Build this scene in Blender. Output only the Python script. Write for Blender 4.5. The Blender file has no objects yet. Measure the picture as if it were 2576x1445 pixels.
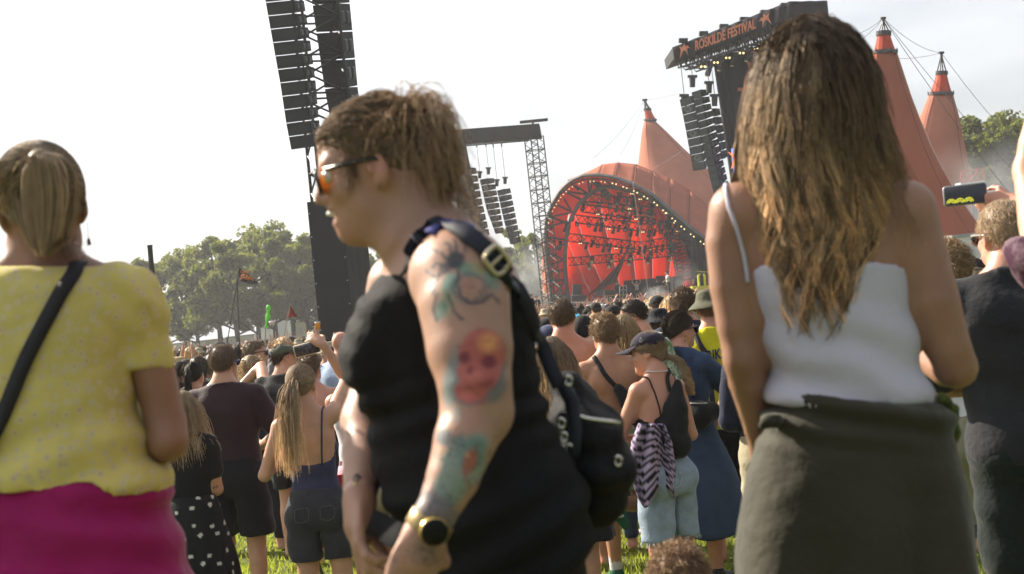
import bpy, bmesh, math, random
import numpy as np
from mathutils import Vector, Matrix
R_ = math.radians
random.seed(7); np.random.seed(7)
SC = bpy.context.scene
COL = SC.collection

# ------------------------------------------------------------------ camera, sky, sun, exposure
CAM_P = np.array([0.0, 0.0, 1.25])
LENS, PITCH, ROLL = 50.0, R_(1.1), R_(6.2)
F = 2576 * LENS / 36.0
_fw = np.array([0, math.cos(PITCH), math.sin(PITCH)])
_up0 = np.array([0, -math.sin(PITCH), math.cos(PITCH)])
_rt0 = np.array([1.0, 0, 0])
RT = math.cos(ROLL) * _rt0 - math.sin(ROLL) * _up0
UP = math.cos(ROLL) * _up0 + math.sin(ROLL) * _rt0
FW = _fw
cam_data = bpy.data.cameras.new('camera')
cam = bpy.data.objects.new('camera', cam_data); COL.objects.link(cam)
cam.matrix_world = Matrix(((RT[0], UP[0], -FW[0], CAM_P[0]), (RT[1], UP[1], -FW[1], CAM_P[1]),
                           (RT[2], UP[2], -FW[2], CAM_P[2]), (0, 0, 0, 1)))
cam_data.lens = LENS; cam_data.sensor_width = 36.0
cam_data.clip_end = 3000; cam_data.clip_start = 0.05
cam_data.dof.use_dof = True; cam_data.dof.focus_distance = 12.5; cam_data.dof.aperture_fstop = 6.3
SC.camera = cam
SUN_EL, SUN_AZ = 36.0, -56.0          # azimuth from +Y, negative = to the west (-X)
sun_dir = np.array([math.sin(R_(SUN_AZ)) * math.cos(R_(SUN_EL)), math.cos(R_(SUN_AZ)) * math.cos(R_(SUN_EL)), math.sin(R_(SUN_EL))])
sd = bpy.data.lights.new('sun', 'SUN'); sun = bpy.data.objects.new('sun', sd); COL.objects.link(sun)
sd.energy = 5.0; sd.angle = R_(0.5); sd.color = (1.0, 0.90, 0.74)
sun.rotation_mode = 'QUATERNION'
sun.rotation_quaternion = Vector(-sun_dir).to_track_quat('-Z', 'Y'); sun.location = (-30, 30, 40)
W = bpy.data.worlds.new('World'); SC.world = W; W.use_nodes = True
nt = W.node_tree; nt.nodes.clear()
def _n(tree, t, **kw):
    n = tree.nodes.new(t)
    for k, v in kw.items():
        if hasattr(n, k): setattr(n, k, v)
    return n
sky = _n(nt, 'ShaderNodeTexSky'); sky.sky_type = 'NISHITA'; sky.sun_disc = False
sky.sun_elevation = R_(SUN_EL); sky.sun_rotation = R_(SUN_AZ); sky.air_density = 1.0; sky.dust_density = 3.0
tc = _n(nt, 'ShaderNodeTexCoord'); mp = _n(nt, 'ShaderNodeMapping'); mp.inputs['Scale'].default_value = (2.2, 2.2, 9.0)
mp.inputs['Rotation'].default_value = (0.0, 0.35, 0.2)
nz = _n(nt, 'ShaderNodeTexNoise'); nz.inputs['Scale'].default_value = 2.2; nz.inputs['Detail'].default_value = 7
cr = _n(nt, 'ShaderNodeValToRGB'); cr.color_ramp.elements[0].position = 0.36; cr.color_ramp.elements[1].position = 0.62
cr.color_ramp.elements[0].color = (0.48, 0.48, 0.48, 1); cr.color_ramp.elements[1].color = (0.76, 0.76, 0.76, 1)
mx = _n(nt, 'ShaderNodeMix'); mx.data_type = 'RGBA'
mx.inputs['B'].default_value = (7.3, 7.5, 8.0, 1)      # veil of thin white cloud lit by the sun
bg = _n(nt, 'ShaderNodeBackground'); bg.inputs['Strength'].default_value = 0.053
wo = _n(nt, 'ShaderNodeOutputWorld')
L = nt.links.new
L(tc.outputs['Generated'], mp.inputs['Vector']); L(mp.outputs['Vector'], nz.inputs['Vector']); L(nz.outputs['Fac'], cr.inputs['Fac'])
# thin cloud scatters forward: brighter towards the sun, dimmer away from it
vd = _n(nt, 'ShaderNodeVectorMath'); vd.operation = 'DOT_PRODUCT'; vd.inputs[1].default_value = tuple(sun_dir)
vm = _n(nt, 'ShaderNodeMath'); vm.operation = 'MULTIPLY_ADD'; vm.inputs[1].default_value = .55; vm.inputs[2].default_value = .72
vs = _n(nt, 'ShaderNodeVectorMath'); vs.operation = 'SCALE'; vs.inputs[0].default_value = (9.3, 9.5, 9.9)
L(tc.outputs['Generated'], vd.inputs[0]); L(vd.outputs['Value'], vm.inputs[0]); L(vm.outputs[0], vs.inputs['Scale']); L(vs.outputs['Vector'], mx.inputs['B'])
L(cr.outputs['Color'], mx.inputs['Factor']); L(sky.outputs['Color'], mx.inputs['A']); L(mx.outputs['Result'], bg.inputs['Color'])
L(bg.outputs['Background'], wo.inputs['Surface'])
SC.view_settings.view_transform = 'Standard'; SC.view_settings.look = 'None'
SC.view_settings.exposure = 1.27; SC.view_settings.gamma = 1.0; SC.view_settings.use_curve_mapping = False
SC.render.engine = 'CYCLES'
cy = SC.cycles
cy.max_bounces = 7; cy.diffuse_bounces = 3; cy.glossy_bounces = 3; cy.transmission_bounces = 5; cy.volume_bounces = 0
cy.transparent_max_bounces = 8; cy.use_denoising = True; cy.caustics_reflective = False; cy.caustics_refractive = False
cy.use_adaptive_sampling = True; cy.adaptive_threshold = 0.015; cy.sample_clamp_indirect = 6.0

# ------------------------------------------------------------------ helpers
def U(x, y, d):
    """World point seen at pixel (x, y) of the 2576 px wide photograph at depth d."""
    return CAM_P + FW * d + RT * ((x - 1288.0) / F * d) + UP * ((722.4 - y) / F * d)
def px(p, d): return p * d / F
def S(zx, zy, d): return U(1320.7 + .3047 * zx, 377.3 + .3047 * zy, d)      # crop around the stage
def G(zx, zy, d): return U(1698 + .3408 * zx, .3408 * zy, d)                # crop around the right gantry
def ground_z(x, y):
    t = np.clip((np.asarray(y, float) - 3.0) / 4.0, 0, 1); t = t * t * (3 - 2 * t)
    return -0.55 * t
def hexc(h):
    h = h.lstrip('#'); c = [int(h[i:i + 2], 16) / 255 for i in (0, 2, 4)]
    return tuple(x / 12.92 if x <= .04045 else ((x + .055) / 1.055) ** 2.4 for x in c)

MATS = {}
def mat(name, col, rough=0.6, spec=0.3, noise=0.0, nscale=20.0, bump=0.0, bscale=120.0, trans=0.0, metal=0.0,
        sheen=0.0, sss=0.0, emit=None, attr=None, col2=None, stretch=None, alpha=None, coat=0.0, tcol=None):
    """Principled material with object-space noise in the colour, fine bump, and optional translucency."""
    if name in MATS: return MATS[name]
    m = bpy.data.materials.new(name); m.use_nodes = True; t = m.node_tree; N = t.nodes; l = t.links.new
    p = N['Principled BSDF']; out = N['Material Output']
    c = (*col[:3], 1)
    p.inputs['Base Color'].default_value = c; p.inputs['Roughness'].default_value = rough
    p.inputs['Specular IOR Level'].default_value = spec; p.inputs['Metallic'].default_value = metal
    if sheen: p.inputs['Sheen Weight'].default_value = sheen; p.inputs['Sheen Roughness'].default_value = .4
    if coat: p.inputs['Coat Weight'].default_value = coat
    if sss:
        p.inputs['Subsurface Weight'].default_value = sss; p.inputs['Subsurface Radius'].default_value = (1.0, .35, .2)
        p.inputs['Subsurface Scale'].default_value = .012
    if emit: p.inputs['Emission Color'].default_value = (*emit[:3], 1); p.inputs['Emission Strength'].default_value = emit[3]
    src = None
    tcn = N.new('ShaderNodeTexCoord'); vec = tcn.outputs['Object']
    if stretch:
        mpn = N.new('ShaderNodeMapping'); mpn.inputs['Scale'].default_value = stretch; l(vec, mpn.inputs['Vector']); vec = mpn.outputs['Vector']
    if attr:
        a = N.new('ShaderNodeAttribute'); a.attribute_name = attr; src = a.outputs['Color']
    if noise or col2:
        n = N.new('ShaderNodeTexNoise'); n.inputs['Scale'].default_value = nscale; n.inputs['Detail'].default_value = 5
        n.inputs['Roughness'].default_value = .6; l(vec, n.inputs['Vector'])
        if col2:
            r = N.new('ShaderNodeValToRGB'); r.color_ramp.elements[0].position = .38; r.color_ramp.elements[1].position = .64
            r.color_ramp.elements[0].color = c; r.color_ramp.elements[1].color = (*col2[:3], 1)
            l(n.outputs['Fac'], r.inputs['Fac']); src = r.outputs['Color']
        else:
            mr = N.new('ShaderNodeMapRange'); mr.inputs['From Min'].default_value = .25; mr.inputs['From Max'].default_value = .75
            mr.inputs['To Min'].default_value = 1 - noise; mr.inputs['To Max'].default_value = 1 + noise; l(n.outputs['Fac'], mr.inputs['Value'])
            mm = N.new('ShaderNodeVectorMath'); mm.operation = 'SCALE'
            if src: l(src, mm.inputs[0])
            else: mm.inputs[0].default_value = col[:3]
            l(mr.outputs['Result'], mm.inputs['Scale']); src = mm.outputs['Vector']
    if src: l(src, p.inputs['Base Color'])
    if bump:
        b = N.new('ShaderNodeTexNoise'); b.inputs['Scale'].default_value = bscale; b.inputs['Detail'].default_value = 3; l(vec, b.inputs['Vector'])
        bn = N.new('ShaderNodeBump'); bn.inputs['Strength'].default_value = bump; bn.inputs['Distance'].default_value = .01
        l(b.outputs['Fac'], bn.inputs['Height']); l(bn.outputs['Normal'], p.inputs['Normal'])
    if trans:
        tr = N.new('ShaderNodeBsdfTranslucent'); tr.inputs['Color'].default_value = (*(tcol or col)[:3], 1)
        if src and tcol is None: l(src, tr.inputs['Color'])
        mxs = N.new('ShaderNodeMixShader'); mxs.inputs['Fac'].default_value = trans
        l(p.outputs['BSDF'], mxs.inputs[1]); l(tr.outputs['BSDF'], mxs.inputs[2]); l(mxs.outputs['Shader'], out.inputs['Surface'])
    m['nodes_src'] = 1
    MATS[name] = m
    return m

def tag(o, label=None, cat=None, group=None, kind=None):
    if label: o['label'] = label
    if cat: o['category'] = cat
    if group: o['group'] = group
    if kind: o['kind'] = kind
    return o
def thing(name, label, cat, loc=(0, 0, 0), group=None):
    o = bpy.data.objects.new(name, None); COL.objects.link(o); o.location = Vector([float(v) for v in loc]); o.empty_display_size = .1
    return tag(o, label, cat, group)
def link(o, parent=None):
    COL.objects.link(o)
    if parent is not None:
        o.parent = parent
        m = Matrix.Identity(4); q = parent
        while q is not None:                       # parents are never rotated before their parts are made
            m = Matrix.LocRotScale(q.location, q.rotation_euler if q.rotation_mode != 'QUATERNION' else q.rotation_quaternion, q.scale) @ m if q.parent is None else \
                q.matrix_parent_inverse @ Matrix.LocRotScale(q.location, q.rotation_euler, q.scale) @ m
            q = q.parent
        o.matrix_parent_inverse = m.inverted()
    return o
def mesh_np(name, V, tris=None, quads=None, smooth=True, mats=(), midx=None):
    me = bpy.data.meshes.new(name)
    V = np.asarray(V, np.float32)
    nt_ = 0 if tris is None else len(tris); nq = 0 if quads is None else len(quads)
    me.vertices.add(len(V)); me.vertices.foreach_set('co', V.ravel())
    idx = []; tot = []
    if nt_: idx.append(np.asarray(tris, np.int32).ravel()); tot.append(np.full(nt_, 3, np.int32))
    if nq: idx.append(np.asarray(quads, np.int32).ravel()); tot.append(np.full(nq, 4, np.int32))
    idx = np.concatenate(idx); tot = np.concatenate(tot)
    me.loops.add(len(idx)); me.loops.foreach_set('vertex_index', idx)
    me.polygons.add(len(tot)); st = np.concatenate([[0], np.cumsum(tot)[:-1]]).astype(np.int32)
    me.polygons.foreach_set('loop_start', st)
    try: me.polygons.foreach_set('loop_total', tot)
    except Exception: pass
    me.polygons.foreach_set('use_smooth', np.full(len(tot), smooth, bool))
    for m in mats: me.materials.append(m)
    if midx is not None: me.polygons.foreach_set('material_index', np.asarray(midx, np.int32))
    me.update(calc_edges=True); me.validate()
    return me
def obj_np(name, V, tris=None, quads=None, m=None, parent=None, smooth=True, mats=None, midx=None):
    me = mesh_np(name, V, tris, quads, smooth, mats if mats else ([m] if m else []), midx)
    return link(bpy.data.objects.new(name, me), parent)
class MB:
    """Collects simple solids and links them as ONE mesh."""
    def __init__(s): s.v = []; s.f = []; s.mi = []; s.cur = 0
    def add(s, verts, faces):
        b = len(s.v); s.v += [tuple(float(c) for c in p) for p in verts]; s.f += [[b + i for i in f] for f in faces]; s.mi += [s.cur] * len(faces)
        return s
    def hexa(s, q0, q1):
        """Solid between two quads (4 points each, same winding)."""
        return s.add(list(q0) + list(q1), [(3, 2, 1, 0), (4, 5, 6, 7), (0, 1, 5, 4), (1, 2, 6, 5), (2, 3, 7, 6), (3, 0, 4, 7)])
    def box(s, c, h, ax=None):
        c = np.asarray(c, float); ax = np.eye(3) if ax is None else np.asarray(ax, float); h = np.asarray(h, float)
        P = lambda i, j, k: c + ax[0] * h[0] * i + ax[1] * h[1] * j + ax[2] * h[2] * k
        return s.hexa([P(-1, -1, -1), P(1, -1, -1), P(1, 1, -1), P(-1, 1, -1)], [P(-1, -1, 1), P(1, -1, 1), P(1, 1, 1), P(-1, 1, 1)])
    def tube(s, pts, r, n=6, cap=True):
        pts = [np.asarray(p, float) for p in pts]; rs = r if hasattr(r, '__len__') else [r] * len(pts)
        V = []; Fc = []
        for i, p in enumerate(pts):
            a = pts[max(0, i - 1)]; b = pts[min(len(pts) - 1, i + 1)]; t = b - a; t = t / (np.linalg.norm(t) + 1e-9)
            u = np.cross(t, [0, 0, 1.0] if abs(t[2]) < .9 else [1.0, 0, 0]); u /= np.linalg.norm(u); w = np.cross(t, u)
            for k in range(n):
                an = 2 * math.pi * k / n; V.append(p + rs[i] * (math.cos(an) * u + math.sin(an) * w))
        for i in range(len(pts) - 1):
            for k in range(n):
                a, b = i * n + k, i * n + (k + 1) % n; Fc.append((a, b, b + n, a + n))
        if cap: Fc += [tuple(range(n))[::-1], tuple((len(pts) - 1) * n + k for k in range(n))]
        return s.add(V, Fc)
    def grid(s, rows):
        nr, nc = len(rows), len(rows[0])
        return s.add([p for r in rows for p in r], [(i * nc + j, i * nc + j + 1, (i + 1) * nc + j + 1, (i + 1) * nc + j) for i in range(nr - 1) for j in range(nc - 1)])
    def lathe(s, c, prof, n=12, ax=None):
        ax = np.eye(3) if ax is None else np.asarray(ax, float); c = np.asarray(c, float)
        rows = [[c + ax[2] * z + r * (ax[0] * math.cos(2 * math.pi * k / n) + ax[1] * math.sin(2 * math.pi * k / n)) for k in range(n + 1)] for r, z in prof]
        return s.grid(rows)
    def build(s, name, m, parent=None, smooth=False):
        me = bpy.data.meshes.new(name); me.from_pydata(s.v, [], s.f)
        for q in (m if isinstance(m, (list, tuple)) else [m]): me.materials.append(q)
        if any(s.mi): me.polygons.foreach_set('material_index', s.mi)
        if smooth: me.polygons.foreach_set('use_smooth', [True] * len(me.polygons))
        me.update()
        return link(bpy.data.objects.new(name, me), parent)
def copy_tree(o, parent=None):
    c = o.copy(); COL.objects.link(c)
    if parent is not None: c.parent = parent
    for ch in list(o.children): copy_tree(ch, c)
    return c
def sheet(rows, name, m, parent=None, th=.02, smooth=True):
    """A cloth or skin with real thickness from a grid of points."""
    P = np.asarray(rows, float); nr, nc = P.shape[:2]
    du = np.gradient(P, axis=0); dv = np.gradient(P, axis=1); nn = np.cross(du, dv); nn /= (np.linalg.norm(nn, axis=2, keepdims=True) + 1e-9)
    Q = P + nn * th; b = nr * nc
    I = np.arange(nr * nc).reshape(nr, nc)
    q = np.stack([I[:-1, :-1], I[:-1, 1:], I[1:, 1:], I[1:, :-1]], -1).reshape(-1, 4)
    f = [q[:, ::-1], q + b]
    for e in (I[0], I[-1][::-1], I[:, 0][::-1], I[:, -1]):
        f.append(np.stack([e[:-1], e[1:], e[1:] + b, e[:-1] + b], -1))
    return obj_np(name, np.concatenate([P.reshape(-1, 3), Q.reshape(-1, 3)]), quads=np.concatenate(f), m=m, parent=parent, smooth=smooth)
def text_mesh(name, s, m, parent=None, origin=(0, 0, 0), ax=None, size=1.0, sx=1.0, depth=.02, bold=0.0, fn=None):
    """Lettering as raised mesh; ax = (right, up, out)."""
    cu = bpy.data.curves.new(name, 'FONT'); cu.body = s; cu.size = 1.0; cu.extrude = depth / max(size, 1e-6); cu.offset = bold; cu.resolution_u = 3
    t = bpy.data.objects.new(name, cu); COL.objects.link(t)
    dg = bpy.context.evaluated_depsgraph_get(); dg.update()
    me = bpy.data.meshes.new_from_object(t.evaluated_get(dg)); bpy.data.objects.remove(t); bpy.data.curves.remove(cu)
    v = np.empty(len(me.vertices) * 3); me.vertices.foreach_get('co', v); v = v.reshape(-1, 3) * size; v[:, 0] *= sx
    ax = np.asarray(ax if ax is not None else np.eye(3), float)
    if fn is not None: v = fn(v)
    else: v = np.asarray(origin, float) + v @ ax
    me.vertices.foreach_set('co', v.ravel().astype(np.float32)); me.materials.clear(); me.materials.append(m); me.update()
    return link(bpy.data.objects.new(name, me), parent)
def vnoise(P, seed=0):
    """Vectorised 3-D value noise in -1..1."""
    P = np.asarray(P, float); i = np.floor(P).astype(np.int64); f = P - i; f = f * f * (3 - 2 * f)
    def h(a, b, c):
        n = (a * 374761393 + b * 668265263 + c * 2147483647 + seed * 974711) & 0xffffffff
        n = ((n ^ (n >> 13)) * 1274126177) & 0xffffffff
        return ((n ^ (n >> 16)) & 0xffff) / 32767.5 - 1
    x, y, z = i[..., 0], i[..., 1], i[..., 2]; u, v, w = f[..., 0], f[..., 1], f[..., 2]
    l = lambda a, b, t: a + (b - a) * t
    return l(l(l(h(x, y, z), h(x + 1, y, z), u), l(h(x, y + 1, z), h(x + 1, y + 1, z), u), v),
             l(l(h(x, y, z + 1), h(x + 1, y, z + 1), u), l(h(x, y + 1, z + 1), h(x + 1, y + 1, z + 1), u), v), w)
def fbm(P, seed=0, o=3):
    s = 0; a = 1; t = 0
    for k in range(o): s = s + a * vnoise(np.asarray(P) * (2 ** k), seed + k); t += a; a *= .5
    return s / t
# ------------------------------------------------------------------ ground and grass
def build_ground():
    ys = np.concatenate([np.linspace(-6, 16, 45), np.linspace(17, 60, 20), np.linspace(70, 1500, 16)])
    xs = np.concatenate([np.linspace(-900, -40, 10), np.linspace(-35, 35, 57), np.linspace(40, 900, 10)])
    X, Y = np.meshgrid(xs, ys); Z = ground_z(X, Y)
    P = np.stack([X, Y, Z], -1); nr, nc = X.shape; I = np.arange(nr * nc).reshape(nr, nc)
    q = np.stack([I[:-1, :-1], I[:-1, 1:], I[1:, 1:], I[1:, :-1]], -1).reshape(-1, 4)
    m = mat('lawn', (.075, .095, .022), .9, .1, col2=(.13, .14, .04), nscale=.9, bump=.6, bscale=25)
    o = obj_np('ground', P.reshape(-1, 3), quads=q, m=m); tag(o, 'trampled green festival lawn', kind='structure')
build_ground()
def build_grass():
    rng = np.random.default_rng(3); n = 140000
    d = 4.5 + 26 * rng.random(n) ** 1.7
    x = (rng.random(n) * 2 - 1) * .42 * d
    z = ground_z(x, d)
    clump = fbm(np.stack([x * 1.3, d * 1.3, x * 0], -1), 5)
    hgt = (.025 + .04 * rng.random(n)) * (1 + .5 * clump)
    a = rng.random(n) * math.pi; w = .0035 + .004 * rng.random(n) + .0004 * d
    base = np.stack([x, d, z], -1); sx = np.stack([np.cos(a) * w, np.sin(a) * w, 0 * a], -1)
    tip = base + np.stack([(rng.random(n) - .5) * .06, (rng.random(n) - .5) * .06, hgt], -1)
    V = np.stack([base - sx, base + sx, tip], 1).reshape(-1, 3); T = np.arange(3 * n).reshape(-1, 3)
    m = mat('grass_blade', (.07, .11, .016), .5, .3, trans=.5, col2=(.15, .17, .035), nscale=.8, tcol=(.36, .42, .045))
    o = obj_np('grass', V, tris=T, m=m, smooth=False); tag(o, 'short sunlit grass of the festival field', kind='stuff')
build_grass()

# ------------------------------------------------------------------ trees
LEAF = mat('leaf', (.036, .052, .014), .6, .25, trans=.42, col2=(.075, .10, .025), nscale=.9, tcol=(.25, .28, .04))
BARK = mat('bark', (.045, .038, .03), .9, .1, noise=.3, nscale=6)
def tree_mesh(seed, H, spread, n_leaf, trunk_h, leaf=.15):
    rng = np.random.default_rng(seed); rnd = random.Random(seed)
    tb = MB(); tips = []
    top = np.array([rnd.uniform(-.3, .3), rnd.uniform(-.3, .3), H * .86])
    tr = [np.array([0, 0, -.3]), np.array([rnd.uniform(-.1, .1), 0, trunk_h * .6]), np.array([top[0] * .4, top[1] * .4, trunk_h * 1.2]), top * np.array([.7, .7, .72]), top]
    tb.tube(tr, [H * .022, H * .017, H * .014, H * .008, H * .003], 7)
    for k in range(13):
        t = rnd.uniform(.22, .85); z0 = trunk_h * .8 + (H * .8 - trunk_h * .8) * (k / 13)
        an = k * 2.4 + rnd.uniform(-.4, .4); ln = spread * rnd.uniform(.55, 1.0) * (1 - .45 * (z0 / H) ** 2)
        p0 = np.array([top[0] * z0 / H * .6, top[1] * z0 / H * .6, z0]); p2 = p0 + np.array([math.cos(an) * ln, math.sin(an) * ln, ln * rnd.uniform(.35, .8)])
        pm = (p0 + p2) / 2 + np.array([0, 0, -.06 * ln])
        tb.tube([p0, pm, p2], [H * .008, H * .005, H * .002], 5); tips += [p2, pm, (pm + p2) / 2 + np.array([rnd.uniform(-.4, .4), rnd.uniform(-.4, .4), .3])]
        for q in range(2):
            p3 = pm + np.array([rnd.uniform(-1, 1), rnd.uniform(-1, 1), rnd.uniform(.2, 1)]) * ln * .45
            tb.tube([pm, p3], [H * .004, H * .0015], 4); tips.append(p3)
    tips.append(top); tips.append(top * .93)
    tips = np.array(tips); nc = len(tips)
    # leaf clumps: small leaf-sized faces round every twig tip
    which = rng.integers(0, nc, n_leaf); cs = (.45 + .6 * rng.random(nc)) * spread * .235
    g = rng.normal(size=(n_leaf, 3)); g /= np.linalg.norm(g, axis=1, keepdims=True); g *= (rng.random((n_leaf, 1)) ** .45)
    P = tips[which] + g * cs[which][:, None] * np.array([1.15, 1.15, .8])
    sub = fbm(P * 1.1, seed, 2); keep = sub > -.17; P = P[keep]; n = len(P)
    u = rng.normal(size=(n, 3)); u /= np.linalg.norm(u, axis=1, keepdims=True)
    v = rng.normal(size=(n, 3)); v = np.cross(u, v); v /= np.linalg.norm(v, axis=1, keepdims=True)
    s = leaf * (.6 + .8 * rng.random((n, 1)))
    V = np.stack([P - u * s, P + v * s * .55, P + u * s, P - v * s * .55], 1).reshape(-1, 3)
    crown = mesh_np('crown', V, quads=np.arange(4 * n).reshape(-1, 4), smooth=False, mats=[LEAF])
    trunk = tb.build('trunk', BARK); tm = trunk.data; bpy.data.objects.remove(trunk)
    return tm, crown
TREES = [tree_mesh(11, 12, 3.6, 26000, 3.2), tree_mesh(23, 12, 3.2, 25000, 3.0), tree_mesh(37, 12, 4.0, 26000, 2.6), tree_mesh(51, 12, 3.0, 24000, 3.4)]
def tree(k, base_px, d, top_px, label, group, wide=1.0, rot=0.0):
    b = U(base_px[0], base_px[1], d); gz = float(ground_z(0, b[1])); top = U(top_px[0], top_px[1], d)
    h = (top[2] - gz) / 12.0 / .99
    o = thing('tree', label, 'tree', (b[0], b[1], gz), group)
    for nm, me in (('trunk', TREES[k][0]), ('crown', TREES[k][1])):
        c = bpy.data.objects.new(nm, me); COL.objects.link(c); c.parent = o
    o.scale = (h * wide, h * wide, h); o.rotation_euler = (0, 0, rot)
    return o
GT = 'deciduous trees along the field edge'
def hz(x): return 930 - .1086 * x          # horizon row at column x
left_trees = [(425, 640, 0, 1.0, 138), (470, 612, 2, .9, 146), (505, 640, 1, 1.0, 134), (560, 575, 3, 1.1, 142), (600, 600, 0, 1.0, 132), (655, 548, 2, 1.0, 140),
              (700, 555, 1, 1.1, 136), (745, 560, 3, 1.1, 144), (780, 585, 0, 1.0, 134), (830, 600, 2, 1.0, 142), (890, 590, 1, 1.0, 136), (940, 612, 0, 1.0, 140), (985, 620, 3, 1.0, 138), (395, 690, 3, .9, 144)]
tl = ['lowest leafy tree at the outer edge of the row behind the wooden post', 'rounded leafy tree rising behind the outer end of the row', 'leafy tree with a bare lower trunk near the tall post', 'tall airy tree just outside the black flag', 'leafy tree right behind the black triangular flag',
      'tallest tree in the row with sky showing through its top', 'high tree behind the green inflatable figure', 'tree behind the small red flag', 'tree partly cut off by the black tower base', 'tree hidden behind the black tower base', 'tree showing under the chin of the tattooed woman', 'green tree between tower base and the tattooed womans chest', 'tree behind the tattooed womans shoulder', 'small shrubby tree behind the yellow sleeve']
for i, (x, ty, k, w, d) in enumerate(left_trees):
    tree(k, (x, hz(x) + 30), d, (x - 22, ty - 14), tl[i], GT, w, i * 1.7)
mid_trees = [(1325, 545, 1, .8, 150), (1362, 560, 3, .8, 146), (1300, 640, 2, .8, 140), (1345, 650, 0, .8, 138)]
ml = ['green tree rising behind the lattice mast beside the stage', 'slim tree between the lattice mast and the orange canopy', 'low bushy tree beneath the hanging speakers', 'low leafy tree at the foot of the lattice mast']
for i, (x, ty, k, w, d) in enumerate(mid_trees): tree(k, (x, hz(x) + 30), d, (x - 12, ty), ml[i], 'trees beside the stage', w, i * 2.1)
right_trees = [(2440, 300, 1, 1.0, 110), (2505, 285, 3, 1.0, 112), (2560, 310, 0, 1.0, 108), (2610, 275, 2, 1.0, 112), (2470, 420, 2, .9, 104), (2545, 440, 0, .9, 103)]
rl = ['tall tree just outside the smaller orange tent peak', 'tall spiky topped tree behind the guy ropes', 'tall full tree behind the guy ropes near the raised arm', 'dense tree at the far edge of the right hand grove', 'lower leafy tree behind the red lift', 'lower bushy tree behind the phone']
for i, (x, ty, k, w, d) in enumerate(right_trees): tree(k, (x - 22, hz(x) + 30), d, (x - 62, ty - 38), rl[i], 'trees beyond the orange tents', w, i * 1.3)

# ------------------------------------------------------------------ cabins, fence and post at the back of the field
WHITE = mat('white_cabin', (.62, .64, .64), .6, .3, noise=.08, nscale=2)
GREY = mat('grey_steel', (.32, .34, .36), .5, .4, noise=.1, nscale=3)
GREENP = mat('green_print', (.12, .36, .10), .6)
def cabin(x0, x1, d, h, label, green=False):
    a = U(x0, hz(x0), d); b = U(x1, hz(x1), d); gz = float(ground_z(0, a[1])); L_ = abs(b[0] - a[0])
    o = thing('cabin', label, 'cabin', (a[0], a[1], gz), 'white cabins behind the trees')
    c = np.array([(a[0] + b[0]) / 2, a[1] + 1.2, gz + h / 2])
    MB().box(c, (L_ / 2, 1.2, h / 2)).build('wall', WHITE, o)
    MB().box(c + np.array([0, 0, h / 2 + .06]), (L_ / 2 + .06, 1.26, .06)).build('roof', GREY, o)
    n = max(2, int(L_ / 1.3))
    for i in range(n):
        u = a[0] + (b[0] - a[0]) * (i + .5) / n
        dr = MB().box((u, a[1] - .02, gz + h * .45), (L_ / n * .36, .03, h * .4)).build('door', mat('cabin_door', (.5, .52, .53), .5), o)
        if green:
            mb = MB()
            for q in range(3):
                an = q * 2.1 + i; pc = np.array([u + .28 * math.cos(an), a[1] - .06, gz + h * .5 + .35 * math.sin(an)])
                mb.add([pc + np.array([.26 * math.cos(t) * (1 + .35 * math.cos(3 * t)), 0, .22 * math.sin(t)]) for t in np.linspace(0, 2 * math.pi, 9)[:-1]] +
                       [pc + np.array([.26 * math.cos(t) * (1 + .35 * math.cos(3 * t)), -.015, .22 * math.sin(t)]) for t in np.linspace(0, 2 * math.pi, 9)[:-1]],
                       [tuple(range(8)), tuple(range(15, 7, -1))] + [(k, (k + 1) % 8, 8 + (k + 1) % 8, 8 + k) for k in range(8)])
            mb.build('leaf_print', GREENP, dr)
    return o
cabin(430, 560, 150, 2.5, 'long white cabin with green leaf print behind the outer trees', True)
cabin(570, 640, 152, 2.6, 'white cabin behind the trees below the black flag')
cabin(650, 730, 156, 4.6, 'tall white marquee cabin behind the trees by the green inflatable')
cabin(735, 800, 150, 3.4, 'white cabin beside the black tower base')
cabin(1300, 1420, 128, 2.6, 'white cabin beside the lattice mast at the stage side')
cabin(2405, 2520, 60, 3.0, 'white cabin with a dark window below the red lift')
def fence(x0, x1, d, h, label):
    a = U(x0, hz(x0), d); b = U(x1, hz(x1), d); gz = float(ground_z(0, a[1]))
    o = thing('fence', label, 'fence', (a[0], a[1], gz)); n = 22
    me = None
    for i in range(n):
        p = a + (b - a) * (i + .5) / n
        if me is None:
            w = abs(b[0] - a[0]) / n * .47
            bo = MB().box((0, 0, h / 2), (w, .03, h / 2)).build('panel', GREY, None); me = bo.data; bpy.data.objects.remove(bo)
        c = bpy.data.objects.new('panel', me); COL.objects.link(c); c.parent = o; c.location = (p[0] - a[0], 0, 0)
    MB().box(((a[0] + b[0]) / 2, a[1] + .06, gz + h * .8), (abs(b[0] - a[0]) / 2, .03, .05)).build('rail', GREY, o)
fence(520, 830, 126, 2.0, 'grey corrugated fence at the edge of the field in front of the cabins')
post = thing('wooden_post', 'bare tall wooden post standing beyond the yellow sleeve', 'post', (*U(395, hz(395), 34)[:2], float(ground_z(0, 30))))
pb = np.array(post.location); pt = U(377, 620, 34)
MB().tube([pb, pb + (pt - pb) * .5, pt], [.075, .068, .062], 8).build('shaft', mat('post_wood', (.045, .042, .04), .9, .1, noise=.3, nscale=4, stretch=(6, 6, .4)), post)
MB().tube([pt, pt + np.array([0, 0, .03])], .07, 8).build('cap', mat('post_cap', (.05, .05, .05), .7), post)

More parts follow.
